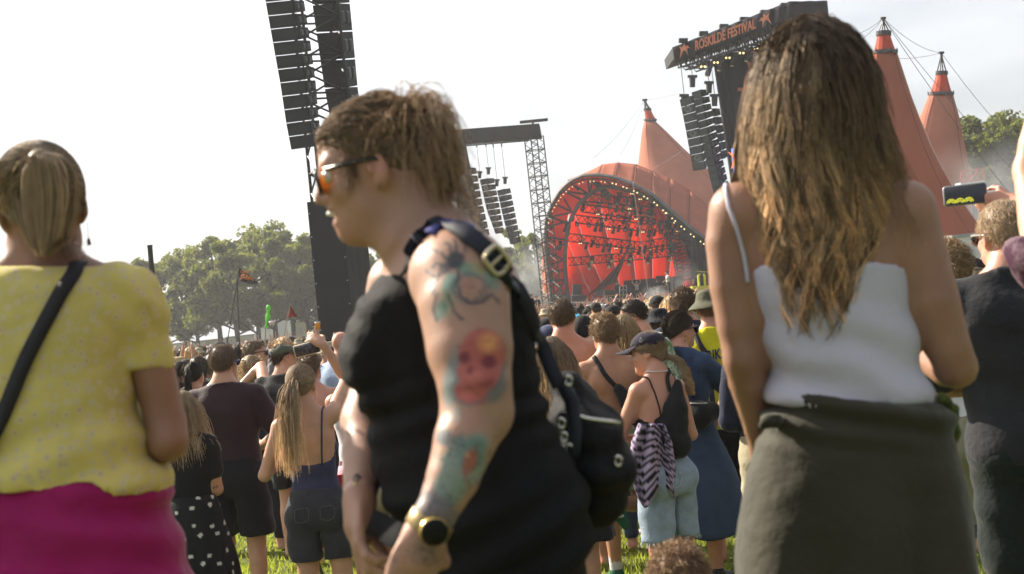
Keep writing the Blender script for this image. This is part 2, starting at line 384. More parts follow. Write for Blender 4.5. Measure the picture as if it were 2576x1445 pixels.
# ------------------------------------------------------------------ haze
def build_haze():
    m = bpy.data.materials.new('haze_air'); m.use_nodes = True; t = m.node_tree; t.nodes.clear()
    v = t.nodes.new('ShaderNodeVolumePrincipled'); o = t.nodes.new('ShaderNodeOutputMaterial')
    v.inputs['Color'].default_value = (.96, .97, 1, 1); v.inputs['Density'].default_value = HAZE_D; v.inputs['Anisotropy'].default_value = .35
    t.links.new(v.outputs['Volume'], o.inputs['Volume'])
    h = MB().box((0, 120, 24.5), (190, 135, 27.5)).build('haze', m); h['kind'] = 'stuff'; h['label'] = 'thin sunlit haze over the field'
HAZE_D = .0006
build_haze()
# ------------------------------------------------------------------ materials of the stage and towers
BLACK = mat('black_paint', (.018, .018, .02), .55, .35, noise=.15, nscale=4)
BLACKCLOTH = mat('black_cloth', (.017, .017, .021), .9, .15, noise=.25, nscale=1.2, bump=.25, bscale=9)
STEEL = mat('dark_steel', (.035, .036, .04), .5, .4, metal=.3)
SILVER = mat('grey_truss', (.09, .095, .10), .5, .4, metal=.4)
ORANGE = mat('orange_canvas', (.55, .21, .13), .75, .15, noise=.2, nscale=.7, bump=.5, bscale=3.0, trans=.5, tcol=(.78, .24, .12))
LINING = mat('red_lining', (.60, .075, .022), .8, .1, noise=.18, nscale=.6, bump=.35, bscale=2.5, trans=.62, tcol=(.96, .16, .04))
CREAM = mat('faded_canvas', (.54, .22, .145), .8, .1, noise=.2, nscale=.5, bump=.3, bscale=3.0, trans=.30, tcol=(.60, .20, .12))
TENT = mat('tent_canvas', (.46, .135, .075), .8, .1, noise=.12, nscale=.5, bump=.3, bscale=3.0, trans=.25, tcol=(.5, .10, .05))
TENTPALE = mat('tent_canvas_pale', (.52, .20, .135), .8, .1, noise=.12, nscale=.5, bump=.3, bscale=3.0, trans=.25, tcol=(.5, .14, .09))
EDGE = mat('tent_edge', (.62, .42, .38), .7, .2, noise=.1, nscale=2)
CABLE = mat('steel_cable', (.10, .10, .11), .5, .4)
YELLOW = mat('yellow_riser', (.55, .55, .03), .6, .3, noise=.1, nscale=3)
LAMP = mat('warm_lamp', (1, .8, .4), .4, emit=(1.0, .74, .32, .9))
LENS_ = mat('lamp_lens', (.30, .29, .27), .15, .8, emit=(1.0, .72, .38, .12))
CABM = mat('speaker_cabinet', (.022, .023, .026), .6, .35, noise=.15, nscale=5)
GRILLE = mat('speaker_grille', (.035, .036, .04), .7, .3, noise=.35, nscale=90)
ORANGEPRINT = mat('orange_print', (.55, .20, .12), .85, .1, noise=.2, nscale=3)

def truss(root, a, b, w, n, m, ax=None, joined=True, r=.045, tri=False):
    """Square (or triangular) lattice girder from a to b, as chords and braces of a thing."""
    a = np.asarray(a, float); b = np.asarray(b, float); t = b - a; L_ = np.linalg.norm(t); t /= L_
    u = np.asarray(ax, float) if ax is not None else np.array([1.0, 0, 0]); u = u - t * (u @ t); u /= np.linalg.norm(u); v = np.cross(t, u)
    co = [(1, 1), (-1, 1), (-1, -1), (1, -1)] if not tri else [(1, .6), (-1, .6), (0, -1)]
    co = [(u * i + v * j) * w / 2 for i, j in co]; k = len(co)
    for c in co: MB().tube([a + c, b + c], r, 6).build('chord', m, root)
    mb = MB()
    for i in range(n):
        p0 = a + t * L_ * i / n; p1 = a + t * L_ * (i + 1) / n
        for j in range(k):
            c0, c1 = (co[j], co[(j + 1) % k]) if i % 2 else (co[(j + 1) % k], co[j])
            q = MB() if not joined else mb
            q.tube([p0 + c0, p1 + c1], r * .62, 4, cap=False)
            if not joined: q.build('brace', m, root)
            q = MB() if not joined else mb
            if i and i % 2 == 0 or tri:
                q.tube([p0 + c0, p0 + c1], r * .62, 4, cap=False)
                if not joined: q.build('brace', m, root)
    if joined: o = mb.build('lattice', m, root); o['kind'] = 'stuff'
    return root

def line_array(label, fl, fr, sr, n, d, group, back=.55, horns=(), handles=True, gap=.05, bright=False, wedge=True):
    """Hung column of cabinets: fl, fr = pixel polylines of the front face's left and right edge (top to bottom), sr = outer edge of the side face."""
    def samp(pl, t):
        pl = np.asarray(pl, float); s = np.concatenate([[0], np.cumsum(np.hypot(*np.diff(pl, axis=0).T))]); s /= s[-1]
        return np.interp(t, s, pl[:, 0]), np.interp(t, s, pl[:, 1])
    top = U(*samp(fl, 0), d); o = thing('line_array', label, 'speaker array', top, group)
    pa, pb_ = samp(fr, .5), samp(sr, .5)
    for i in range(n):
        t0, t1 = (i + gap / 2) / n, (i + 1 - gap / 2) / n
        q = [U(*samp(fl, t0), d), U(*samp(fr, t0), d), U(*samp(fr, t1), d), U(*samp(fl, t1), d)]
        e = [U(*samp(sr, t0), d + back), U(*samp(sr, t1), d + back)]
        sv0, sv1 = e[0] - q[1], e[1] - q[2]
        sv0m = sv0; sv1m = sv1
        if wedge:                                   # cabinets narrow towards the rear
            hh = (q[2] - q[1]) * .10; sv0m = sv0 + hh; sv1m = sv1 - hh
        bq = [q[0] + sv0m, q[1] + sv0m, q[2] + sv1m, q[3] + sv1m]
        cb = MB().hexa(q, bq).build('cabinet', CABM, o)
        # grille plate, slightly proud
        c = sum(q) / 4; nrm = np.cross(q[1] - q[0], q[3] - q[0]); nrm /= np.linalg.norm(nrm)
        if nrm @ FW > 0: nrm = -nrm
        g = [c + (p - c) * .9 + nrm * .004 for p in q]; g2 = [p + nrm * .02 for p in g]
        MB().hexa(g, g2).build('grille', GRILLE if not bright else mat('grille_light', (.075, .08, .085), .6, .3, noise=.3, nscale=60), cb)
        if i in horns:
            s = np.linalg.norm(q[1] - q[0]) * .25; uu = (q[1] - q[0]); uu /= np.linalg.norm(uu); vv = np.cross(nrm, uu)
            MB().lathe(c + nrm * .022, [(s * 1.25, 0), (s * 1.2, .03), (s * .9, .035), (s * .35, -.01), (0.001, -.015)], 6, (uu, vv, nrm)).build('horn', mat('horn_grey', (.16, .16, .16), .6), cb)
        if handles:
            sc_ = (q[1] + q[2] + bq[1] + bq[2]) / 4; su = bq[1] - q[1]; sv = q[2] - q[1]; sn = np.cross(su, sv); sn /= np.linalg.norm(sn)
            if sn @ FW > 0: sn = -sn
            for k in (-.22, .22):
                hp = sc_ + su * k
                MB().hexa([hp + su * a_ * .15 + sv * b_ * .24 + sn * .003 for a_, b_ in ((-1, -1), (1, -1), (1, 1), (-1, 1))],
                          [hp + su * a_ * .10 + sv * b_ * .17 + sn * .03 for a_, b_ in ((-1, -1), (1, -1), (1, 1), (-1, 1))]).build('handle', mat('handle_plate', (.055, .055, .06), .4, .5), cb)
    return o

# ------------------------------------------------------------------ delay tower in the left half
def delay_tower():
    d = 30.0
    b0 = U(842, 505, d + .6); t0 = U(787, -45, d + .6); gz = float(ground_z(0, d))
    o = thing('speaker_tower', 'tall black lattice speaker tower on a black panelled base', 'tower', (b0[0], b0[1], gz))
    t = t0 - b0; t /= np.linalg.norm(t)
    truss(o, b0 - t * 1.0, t0, .80, 14, STEEL, ax=RT * .93 + FW * .36, joined=False, r=.036)
    # panelled base
    fq = [U(772, 509, d - .6), U(858, 500, d - .6), U(893, 871, d - .6), U(808, 880, d - .6)]
    sq = [U(914, 494, d + .2), U(950, 866, d + .2)]
    lo = lambda p: np.array([p[0], p[1], gz])
    fq[2], fq[3] = fq[1] + (fq[2] - fq[1]) * (fq[1][2] - gz) / (fq[1][2] - fq[2][2]), fq[0] + (fq[3] - fq[0]) * (fq[0][2] - gz) / (fq[0][2] - fq[3][2])
    sq[1] = sq[0] + (sq[1] - sq[0]) * (sq[0][2] - gz) / (sq[0][2] - sq[1][2])
    bk = sq[0] - fq[1]
    MB().hexa([fq[0] + bk * .02 + FW * .05, fq[1] + FW * .05 + bk * .02, fq[2] + FW * .05 + bk * .02, fq[3] + FW * .05 + bk * .02], [fq[0] + bk, sq[0] - RT * .04, sq[1] - RT * .04, fq[3] + bk]).build('core', BLACK, o)
    pm = mat('base_panel', (.020, .020, .024), .5, .35, noise=.18, nscale=2)
    wm = mat('stained_plywood', (.040, .040, .044), .65, .3, noise=.45, nscale=3, stretch=(9, 9, .5))
    for k in range(2):
        z0, z1 = (0, .742) if k == 0 else (.746, 1)
        a, b, c, e = fq[0] + (fq[3] - fq[0]) * z0, fq[1] + (fq[2] - fq[1]) * z0, fq[1] + (fq[2] - fq[1]) * z1, fq[0] + (fq[3] - fq[0]) * z1
        p = MB().hexa([a, b, c, e], [v + FW * .04 for v in (a, b, c, e)]).build('panel', pm, o)
        for s_ in range(7):
            for edge in ((a, e), (b, c)):
                q = edge[0] + (edge[1] - edge[0]) * (s_ + .5) / 7; q = q + ((b - a) * .04 if edge[0] is a else (a - b) * .04) - FW * .006
                MB().box(q, (.012, .006, .012)).build('screw', mat('screw', (.4, .4, .4), .4, metal=.6), p)
        a, b, c, e = fq[1] + (fq[2] - fq[1]) * z0, sq[0] + (sq[1] - sq[0]) * z0, sq[0] + (sq[1] - sq[0]) * z1, fq[1] + (fq[2] - fq[1]) * z1
        nn = np.cross(b - a, e - a); nn /= np.linalg.norm(nn); nn = -nn if nn @ FW < 0 else nn
        for w0, w1 in ((0.01, .495), (.505, 1)):
            qq = [a + (b - a) * w0, a + (b - a) * w1, e + (c - e) * w1, e + (c - e) * w0]
            MB().hexa(qq, [v + nn * .04 for v in qq]).build('panel', wm, o)
delay_tower()
GA = 'speaker arrays hung on the delay tower'
zc = lambda pts: [(628.9 + .6094 * a, .6094 * b) for a, b in pts]
o = line_array('slightly curved array of smooth black cabinets on the outer side of the delay tower', zc([(45, -100), (65, 10), (95, 178), (125, 345), (150, 512), (171, 620)]), zc([(160, -110), (180, 0), (205, 160), (228, 330), (248, 497), (272, 606)]),
           zc([(200, -110), (222, 0), (247, 160), (270, 330), (285, 497), (296, 600)]), 13, 29.2, GA, back=.45)
o = line_array('array of black cabinets with handle plates behind the tower lattice', zc([(245, -95), (258, 20), (285, 210), (318, 430), (330, 480)]), zc([(345, -105), (362, 5), (385, 200), (412, 400), (425, 480)]),
           zc([(398, -100), (412, 15), (430, 200), (447, 390), (460, 470)]), 5, 30.9, GA, back=.5, wedge=False)

# ------------------------------------------------------------------ gantry beside the stage (behind the tattooed woman)
def hoist(label, x, y0, y1, d, s, group):
    a = U(x, y0, d); o = thing('chain_hoist', label, 'hoist', a, group); t = -UP * .99 - RT * .11 * 0
    b = U(x + (y1 - y0) * .11, y1, d)
    MB().tube([a, a + (b - a) * .12], s * .16, 6).build('hook', BLACK, o)
    MB().tube([a + (b - a) * .1, b], s * .05, 4).build('chain', CABLE, o)
    ax = (RT, FW, UP)
    MB().box(b - UP * s * .1, (s * .62, s * .3, s * .16), ax).build('bracket', BLACK, o)
    MB().tube([b - UP * s * .2, b - UP * s * 1.5], [s * .42, s * .36], 8).build('motor', CABM, o)
    return o
def left_gantry():
    d = 100.0; b = U(1385, 752, d); gz = float(ground_z(0, d))
    o = thing('screen_gantry', 'black gantry with a boxed roof beam on a lattice mast beside the stage', 'gantry', (b[0], b[1], gz))
    # roof beam
    q = [U(1133, 331, d + 1.5), U(1164, 325, d), U(1356, 311, d), U(1362, 344, d), U(1166, 359, d), U(1137, 365, d + 1.5)]
    bk = FW * 1.6 + RT * .1
    MB().hexa([q[1], q[2], q[3], q[4]], [p + bk for p in (q[1], q[2], q[3], q[4])]).build('beam_cover', BLACKCLOTH, o)
    MB().hexa([q[0], q[1] - RT * .03, q[4] - RT * .03, q[5]], [p + bk for p in (q[0], q[1] - RT * .03, q[4] - RT * .03, q[5])]).build('beam_cover', BLACKCLOTH, o)
    MB().box((q[2] + U(1330, 313, d)) / 2 + UP * .25 + FW * .4, (1.0, .12, .1), (RT * .99 + UP * .1, FW, UP)).build('crane_arm', BLACK, o)
    MB().tube([U(1340, 312, d + .4), U(1343, 304, d + .4)], .09, 6).build('arm_post', BLACK, o)
    m = U(1343, 345, d + .5); f = U(1390, 775, d + .5)
    truss(o, f, m, 1.0, 26, STEEL, ax=RT * .9 + FW * .42, joined=True, r=.048)
    truss(o, U(1170, 361, d + .6), U(1330, 348, d + .6), .35, 22, STEEL, ax=UP, joined=True, r=.03)
    # tall screen seen edge on
    qa = [U(1133, 365, d + 2), U(1172, 362, d + 2), U(1210, 560, d + 2), U(1160, 600, d + 2)]
    MB().hexa(qa, [p + FW * .2 for p in qa]).build('side_wall', mat('grey_cover', (.10, .10, .11), .8, noise=.2, nscale=1), o)
left_gantry()
GH = 'chain hoists under the gantry beside the stage'
for lab, x, y0, y1 in (('chain hoist above the first of the speaker arrays behind the tattooed womans neck', 1199, 363, 432), ('higher chain hoist with offset bracket under the gantry', 1222, 362, 422), ('low chain hoist between the second and third hung arrays', 1240, 360, 452), ('chain hoist nearest the lattice mast', 1261, 359, 446)):
    hoist(lab, x, y0, y1, 100, .32, GH)
GB = 'speaker arrays hung beside the stage'
zl = lambda pts: [((1780 + a / 1.806) * .6289, (400 + b / 1.806) * .6289) for a, b in pts]
line_array('outermost hung array with grey lit front grilles behind the tattooed womans hair', zl([(75, 490), (125, 730), (190, 1000)]), zl([(165, 485), (215, 760), (285, 1000)]), zl([(222, 485), (265, 720), (325, 980)]), 9, 99, GB, horns=(1, 4), back=.8, bright=True)
line_array('middle hung array of black cabinets with handle plates beside the stage', zl([(250, 575), (300, 790), (365, 970)]), zl([(308, 565), (350, 770), (405, 965)]), zl([(352, 560), (395, 770), (428, 960)]), 9, 99.3, GB, horns=(1, 4), back=.8)
line_array('lowest hung array with reddish handle plates nearest the lattice mast', zl([(375, 655), (425, 870), (472, 1045)]), zl([(422, 642), (455, 850), (500, 1045)]), zl([(470, 633), (515, 860), (550, 1030)]), 9, 99.6, GB, back=.8)

# ------------------------------------------------------------------ orange stage
def rs(pl, n):
    pl = np.asarray(pl, float); s = np.concatenate([[0], np.cumsum(np.linalg.norm(np.diff(pl, axis=0), axis=1))]); s /= s[-1]
    t = np.linspace(0, 1, n); return np.stack([np.interp(t, s, pl[:, k]) for k in range(pl.shape[1])], 1)
def dfront(zx): return 110 - 7 * (zx - 200) / 1300.0
RIM = [(222, 1275), (200, 1080), (178, 900), (166, 740), (175, 590), (222, 450), (296, 330), (375, 258), (480, 212), (600, 205), (740, 225), (900, 285), (1060, 372), (1200, 495), (1350, 628), (1520, 752), (1640, 870), (1760, 1020)]
OUT = [(212, 1275), (188, 1080), (165, 900), (152, 740), (163, 580), (212, 438), (290, 315), (372, 240), (500, 190), (640, 122), (770, 104), (920, 120), (1060, 178), (1200, 236), (1360, 330), (1560, 510), (1720, 700), (1830, 950)]
BACK = [(352, 1260), (340, 1080), (336, 900), (338, 740), (345, 590), (372, 470), (420, 390), (490, 335), (570, 300), (660, 285), (770, 290), (880, 320), (1000, 390), (1110, 480), (1220, 610), (1310, 760), (1370, 930), (1400, 1180)]
N_ = len(RIM)
rim3 = [S(x, y, dfront(x)) for x, y in RIM]
out3 = [S(x, y, dfront(x) + 2.5 + 4.5 * min(1, max(0, (x - 400) / 700))) for x, y in OUT]
back3 = [S(x, y, 121 - 4 * (x - 300) / 1100) for x, y in BACK]
base = (rim3[0] + rim3[-1]) / 2
canopy = thing('stage_canopy', 'great orange canvas stage canopy with a round open front', 'stage', (base[0], base[1], float(ground_z(0, 100))))
for i in range(N_ - 1):                      # outer skin: one canvas panel per bay
    rows = []
    for a in np.linspace(0, 1, 7):
        row = []
        for b in np.linspace(0.012, .988, 6):
            p = (rim3[i] * (1 - a) + out3[i] * a) * (1 - b) + (rim3[i + 1] * (1 - a) + out3[i + 1] * a) * b
            wob = .10 * math.sin(math.pi * b) * math.sin(math.pi * a) + .05 * float(fbm([p * .5], 3)[0])
            row.append(p - UP * wob)
        rows.append(row)
    sheet(rows, 'canopy_panel', ORANGE, canopy, .03)
    # behind the ridge the skin falls to the rear
    rows = []
    for a in np.linspace(0, 1, 5):
        rows.append([out3[i] * (1 - b) * 1 + out3[i + 1] * b + (FW * 9 - UP * 1.5) * a - UP * .8 * a * a for b in np.linspace(.012, .988, 3)])
    sheet(rows, 'rear_panel', ORANGE, canopy, .03)
    MB().tube([rim3[i], out3[i]], .035, 5).build('seam', mat('seam', (.20, .06, .04), .8), canopy)
MB().tube(rs(rim3, 60), .13, 7).build('rim_pipe', SILVER, canopy)
MB().tube([p - UP * .28 + FW * .25 for p in rs(rim3, 60)], .05, 5).build('rim_rail', STEEL, canopy)
for i in range(N_ - 1):                      # inner lining, one panel per bay
    rows = [[(rim3[i] * (1 - b) + rim3[i + 1] * b) * (1 - a) + (back3[i] * (1 - b) + back3[i + 1] * b) * a + FW * .4 * (1 - a) for b in np.linspace(0.0, 1, 3)] for a in np.linspace(0.02, 1, 6)]
    sheet(rows, 'lining_panel', LINING if i < N_ - 6 else BLACKCLOTH, canopy, .03)
bc = S(850, 1250, 118.5)
back_b = [S(330 + (1420 - 330) * k / 9, 1262 - 62 * k / 9, 118.5) for k in range(10)]
bt = rs(back3, 10)
for i in range(9):
    rows = [[(back_b[i] * (1 - b) + back_b[i + 1] * b) * (1 - a) + (bt[i] * (1 - b) + bt[i + 1] * b) * a + FW * (1.0 * math.sin(math.pi * a)) for b in np.linspace(0.006, .994, 4)] for a in np.linspace(0, 1, 7)]
    sheet(rows, 'back_panel', LINING, canopy, .03)
# dark side curtain at the inner end of the opening
qa = [S(1335, 640, 104.8), S(1545, 780, 103.6), S(1560, 1180, 103.6), S(1395, 1130, 104.8)]
sheet([[qa[0] * (1 - t) + qa[3] * t + (qa[1] * (1 - t) + qa[2] * t - qa[0] * (1 - t) - qa[3] * t) * s + FW * .12 * math.sin(s * 30) for s in np.linspace(0, 1, 30)] for t in np.linspace(0, 1, 4)], 'side_curtain', BLACKCLOTH, canopy, .05)
# steel skeleton behind the rim on the open side
frame = thing('steel_frame', 'grey steel arch skeleton inside the open side of the orange canopy', 'frame', S(345, 1260, 111))
inner = [(362, 1250), (345, 1150), (330, 980), (330, 850), (345, 700), (375, 580), (440, 450), (530, 370), (640, 300), (745, 312), (900, 345), (1010, 385), (1150, 500)]
in3 = [S(x, y, 111.5 - .002 * x) for x, y in inner]
MB().tube(rs(in3, 40), .17, 7).build('inner_arch', SILVER, frame)
for (a, b) in (((215, 1240), (335, 1075)), ((205, 1080), (335, 1075)), ((200, 1060), (330, 1190)), ((190, 960), (330, 905)), ((180, 850), (325, 905)), ((178, 850), (335, 770)), ((168, 720), (345, 745)), ((175, 640), (350, 590)),
               ((185, 540), (350, 610)), ((180, 560), (375, 520)), ((225, 440), (375, 505)), ((300, 340), (525, 370)), ((340, 350), (520, 440)), ((420, 300), (530, 370)), ((520, 240), (530, 360)), ((560, 240), (530, 370)), ((640, 240), (745, 310)), ((740, 235), (745, 310)), ((320, 400), (380, 500)), ((360, 250), (440, 330)), ((222, 1250), (360, 1175)), ((196, 1010), (336, 990))):
    MB().tube([S(*a, 110.0), S(*b, 111.4)], .085, 6).build('strut', SILVER, frame)
# rim lamps
lamps = thing('rim_lamps', 'string of small lit lamp pairs round the rim of the stage arch', 'light string', S(222, 1150, 109))
lb = MB().lathe((0, 0, 0), [(0.001, .03), (.07, .03), (.10, 0), (.10, -.06), (.05, -.12), (.001, -.12)], 8, (RT, UP, -FW)).build('lamp', LAMP, None); lm = lb.data; bpy.data.objects.remove(lb)
rl3 = rs(rim3[0:17], 78)
for i, p in enumerate(rl3[1:]):
    if i % 3 == 2 and i > 30: continue
    c = bpy.data.objects.new('lamp', lm); COL.objects.link(c); c.parent = lamps
    q = p - UP * .42 + FW * .1 + (np.array(rim3[0]) * 0) - (p - S(760, 800, 108)) * .012
    c.location = Vector(q) - lamps.location; s = .52 if i > 40 else .40; c.scale = (s, s, s)
# lighting trusses across the roof
tr_px = [((530, 395), (1050, 445), 113), ((470, 480), (1080, 565), 113.5), ((415, 570), (1040, 650), 114), ((1040, 650), (1230, 610), 112), ((355, 722), (960, 795), 115), ((960, 795), (1330, 725), 113), ((360, 925), (880, 880), 116), ((880, 880), (1300, 835), 114)]
TL = ['uppermost lighting truss under the canopy roof', 'second lighting truss from the roof', 'third lighting truss from the roof over the stage', 'short angled truss joining the third roof truss', 'long lighting truss across the middle of the stage', 'angled truss running from the middle truss to the dark side curtain', 'lowest lighting truss on the open side', 'lowest lighting truss on the curtain side']
for lab, (a, b, d) in zip(TL, tr_px):
    p, q = S(*a, d), S(*b, d); o = thing('lighting_truss', lab, 'truss', p, 'lighting trusses over the stage')
    truss(o, p, q, .62, max(6, int(np.linalg.norm(q - p) / .5)), STEEL, ax=UP, joined=True, r=.045)
o = thing('lattice_column', 'black lattice column standing inside the stage beside the dark curtain', 'truss', S(1345, 1080, 112))
truss(o, S(1350, 1085, 112), S(1262, 660, 112), 1.5, 14, STEEL, ax=RT, joined=True, r=.06)
# lamps under the trusses
def proto_light(kind):
    o = thing('moving_light', '', 'stage light', (0, 0, 0))
    dn = -UP
    MB().box(dn * .10, (.24, .12, .08), (RT, FW, UP)).build('clamp', BLACK, o)
    if kind == 0:
        MB().box(dn * .30, (.2, .12, .12), (RT, FW, UP)).build('base', BLACK, o)
        h = MB().tube([dn * .40, dn * .55 - RT * .05, dn * .95 - RT * .18, dn * 1.15 - RT * .22], [.12, .2, .24, .19], 8).build('head', CABM, o)
        MB().lathe(dn * 1.15 - RT * .22, [(.001, .03), (.17, .02), (.19, -.02)], 8, (RT, FW, dn)).build('lens', LENS_, h)
    elif kind == 1:
        h = MB().tube([dn * .3 + RT * .1, dn * .62], [.12, .26], 8).build('head', CABM, o)
        for sx in (-.14, .14): MB().lathe(dn * .45 + RT * sx - FW * .2, [(.001, .05), (.075, .04), (.085, 0), (.08, -.08)], 8, (RT, UP, -FW)).build('lens', LAMP, h)
    elif kind == 2:
        h = MB().box(dn * .4, (.28, .2, .2), (RT, FW * .8 - UP * .4, UP * .8 + FW * .4)).build('head', CABM, o)
        MB().box(dn * .42 - FW * .24, (.2, .02, .14), (RT, FW, UP)).build('lens', mat('grey_lens', (.22, .22, .23), .3), h)
    else:
        MB().tube([dn * .2, dn * .5], .2, 8).build('yoke', BLACK, o)
        h = MB().tube([dn * .45, dn * .95 - FW * .1], [.24, .36], 10).build('head', CABM, o)
        ax = dn * .6 - FW * .8; ax = ax / np.linalg.norm(ax); ay = np.cross(ax, RT); ay /= np.linalg.norm(ay)
        c = dn * .95 - FW * .28
        for k in range(7):
            q = c if k == 6 else c + (RT * math.cos(k * 1.047) + ay * math.sin(k * 1.047)) * .2
            MB().lathe(q, [(.001, .03), (.075, .02), (.085, -.02)], 6, (RT, ay, ax)).build('lens', LENS_, h)
    return o
LP = [proto_light(k) for k in range(4)]; used_l = [False] * 4
lights_px = [(0, 780, 365, 1.5), (0, 905, 395, 1.6), (0, 1052, 460, 1.6), (0, 1200, 580, 1.6), (0, 485, 440, 1.3), (0, 400, 520, 1.3), (0, 345, 610, 1.3), (0, 293, 765, 1.2),
    (1, 880, 350, 1), (1, 600, 520, 1), (1, 862, 475, 1), (1, 915, 560, 1), (1, 690, 640, 1), (1, 972, 665, 1), (1, 455, 760, 1), (1, 750, 800, 1), (1, 1042, 815, 1), (1, 1165, 510, 1), (1, 1262, 660, 1), (1, 1220, 590, 1), (1, 950, 395, 1),
    (2, 700, 450, 1), (2, 770, 545, 1), (2, 610, 440, 1), (2, 430, 605, 1), (2, 528, 615, 1), (2, 827, 650, 1), (2, 1122, 670, 1), (2, 602, 785, 1), (2, 893, 815, 1), (2, 1185, 795, 1), (2, 1000, 395, 1), (2, 1065, 580, 1), (2, 1018, 505, 1),
    (0, 590, 615, 1.15), (0, 635, 615, 1.15), (0, 675, 540, .9), (0, 715, 530, .9), (0, 820, 560, 1), (0, 872, 545, 1), (0, 760, 465, 1), (0, 812, 460, 1), (0, 910, 490, .9), (0, 958, 485, .9), (0, 850, 395, .9), (0, 735, 640, 1), (0, 778, 630, .9), (0, 882, 660, 1.1), (0, 935, 655, 1.1),
    (0, 1028, 670, 1), (0, 1075, 660, 1), (0, 1172, 660, 1.1), (0, 1220, 655, 1.1), (0, 1315, 650, .9), (0, 512, 770, .95), (0, 557, 755, .95), (0, 655, 790, 1.1), (0, 705, 785, 1.1), (0, 800, 805, .9), (0, 850, 800, .9), (0, 948, 810, 1.1), (0, 995, 800, 1.1), (0, 1090, 800, 1), (0, 1140, 790, 1), (0, 1238, 785, 1.1), (0, 968, 560, 1.2), (0, 1020, 560, 1), (0, 1120, 590, 1.1), (0, 1175, 590, 1.1), (0, 1270, 605, .9), (0, 1320, 595, .9),
    (3, 550, 885, 1), (3, 530, 940, 1), (3, 715, 875, 1), (3, 693, 925, 1), (3, 872, 860, 1), (3, 857, 905, 1), (3, 1040, 845, 1), (3, 1013, 892, 1), (3, 1200, 830, 1), (3, 1188, 870, 1)]
kinds = ['long black moving light', 'small twin lamp blinder', 'small square floodlight', 'round wash light']
ORD = 'first second third fourth fifth sixth seventh eighth ninth tenth eleventh twelfth thirteenth fourteenth fifteenth sixteenth'.split()
def level(y): return 'roof' if y < 420 else 'upper truss' if y < 525 else 'third truss' if y < 625 else 'fourth truss' if y < 705 else 'middle truss' if y < 830 else 'lowest truss'
def nth(k, x, y): return sorted(q[1] for q in lights_px if q[0] == k and level(q[2]) == level(y)).index(x)
for k, x, y, s in lights_px:
    o = LP[k] if not used_l[k] else copy_tree(LP[k]); used_l[k] = True
    d = 112.5 if y < 700 else (113.8 if y < 830 else 115)
    s *= .56; o.location = Vector(S(x, y - 22 * s, d)); o.scale = (s, s, s); o['label'] = '%s %s from the open side under the %s' % (ORD[nth(k, x, y)], kinds[k], level(y)); o['group'] = kinds[k] + 's over the stage'
o = thing('roof_speaker', 'large black speaker column hung under the roof of the stage', 'speaker', S(590, 262, 110))
q = [S(548, 255, 110.5), S(612, 268, 110.5), S(725, 375, 110.5), S(690, 425, 110.5)]
for i in range(6):
    a, b = i / 6 + .008, (i + 1) / 6 - .008
    qq = [q[0] + (q[3] - q[0]) * a, q[1] + (q[2] - q[1]) * a, q[1] + (q[2] - q[1]) * b, q[0] + (q[3] - q[0]) * b]
    MB().hexa(qq, [p + FW * .7 for p in qq]).build('cabinet', CABM, o)
# deck
deck = thing('stage_deck', 'long black stage deck with a dark skirt under the orange canopy', 'stage deck', (*S(800, 1240, 106)[:2], float(ground_z(0, 106))))
da, db_, dc, dd = S(222, 1285, 105.5), S(1600, 1210, 100.5), S(1500, 1190, 117), S(330, 1255, 119)
gz = float(ground_z(0, 100)); lo = lambda p: np.array([p[0], p[1], gz])
MB().hexa([lo(da), lo(db_), lo(dc), lo(dd)], [da, db_, dc, dd]).build('deck', BLACK, deck)
for i in range(11):
    a, b = (i + .01) / 11, (i + .99) / 11
    p0, p1 = da + (db_ - da) * a, da + (db_ - da) * b
    MB().hexa([lo(p0) - FW * .05, lo(p1) - FW * .05, p1 - FW * .05 - UP * .03, p0 - FW * .05 - UP * .03], [lo(p0) - FW * .01, lo(p1) - FW * .01, p1 - FW * .01 - UP * .03, p0 - FW * .01 - UP * .03]).build('skirt_panel', BLACKCLOTH, deck)
MB().tube([S(80, 1262, 98), S(1500, 1255, 96)], .05, 5).build('front_rail', GREY, deck)
pit = thing('pit_barrier', 'low dark crowd barrier with small lamps in front of the stage', 'barrier', lo(S(800, 1300, 90)))
pa_, pb2 = S(90, 1352, 92), S(1500, 1262, 90)
for i in range(16):
    p0, p1 = pa_ + (pb2 - pa_) * (i + .02) / 16, pa_ + (pb2 - pa_) * (i + .98) / 16
    MB().hexa([p0 - UP * 1.0, p1 - UP * 1.0, p1, p0], [p + FW * .08 for p in (p0 - UP * 1.0, p1 - UP * 1.0, p1, p0)]).build('panel', BLACK, pit)
    if i % 2:
        for s_ in (-.12, .12): MB().lathe(p0 - UP * .15 - FW * .03 + RT * s_, [(.001, .02), (.06, .02), (.07, -.02)], 7, (RT, UP, -FW)).build('lamp', LAMP, pit)
# drape and bright gap
rows = []
for t in np.linspace(0, 1, 16):
    l_ = np.array([835 - 330 * t ** 1.25, 840 + 375 * t]); r_ = np.array([880 - 235 * t ** .8 - 20 * t, 700 + 440 * t + 60 * t * t])
    r_ = np.array([np.interp(t, [0, .35, .7, 1], [885, 800, 735, 640]), np.interp(t, [0, .35, .7, 1], [700, 960, 1105, 1130])])
    rows.append([S(*(l_ * (1 - s) + r_ * s), 113.5 + .25 * math.sin(s * 40) + .3 * math.sin(s * 13)) for s in np.linspace(0, 1, 28)])
dr = thing('drape', 'gathered brown gauze drape sweeping down across the back of the stage', 'drape', S(570, 1200, 113.5))
sheet(rows, 'cloth', mat('gauze', (.20, .07, .045), .9, .05, trans=.35, tcol=(.30, .07, .03)), dr, .03)
gap = thing('backstage_screen', 'pale screen showing through the gap under the gathered drape', 'screen', S(620, 1200, 117))
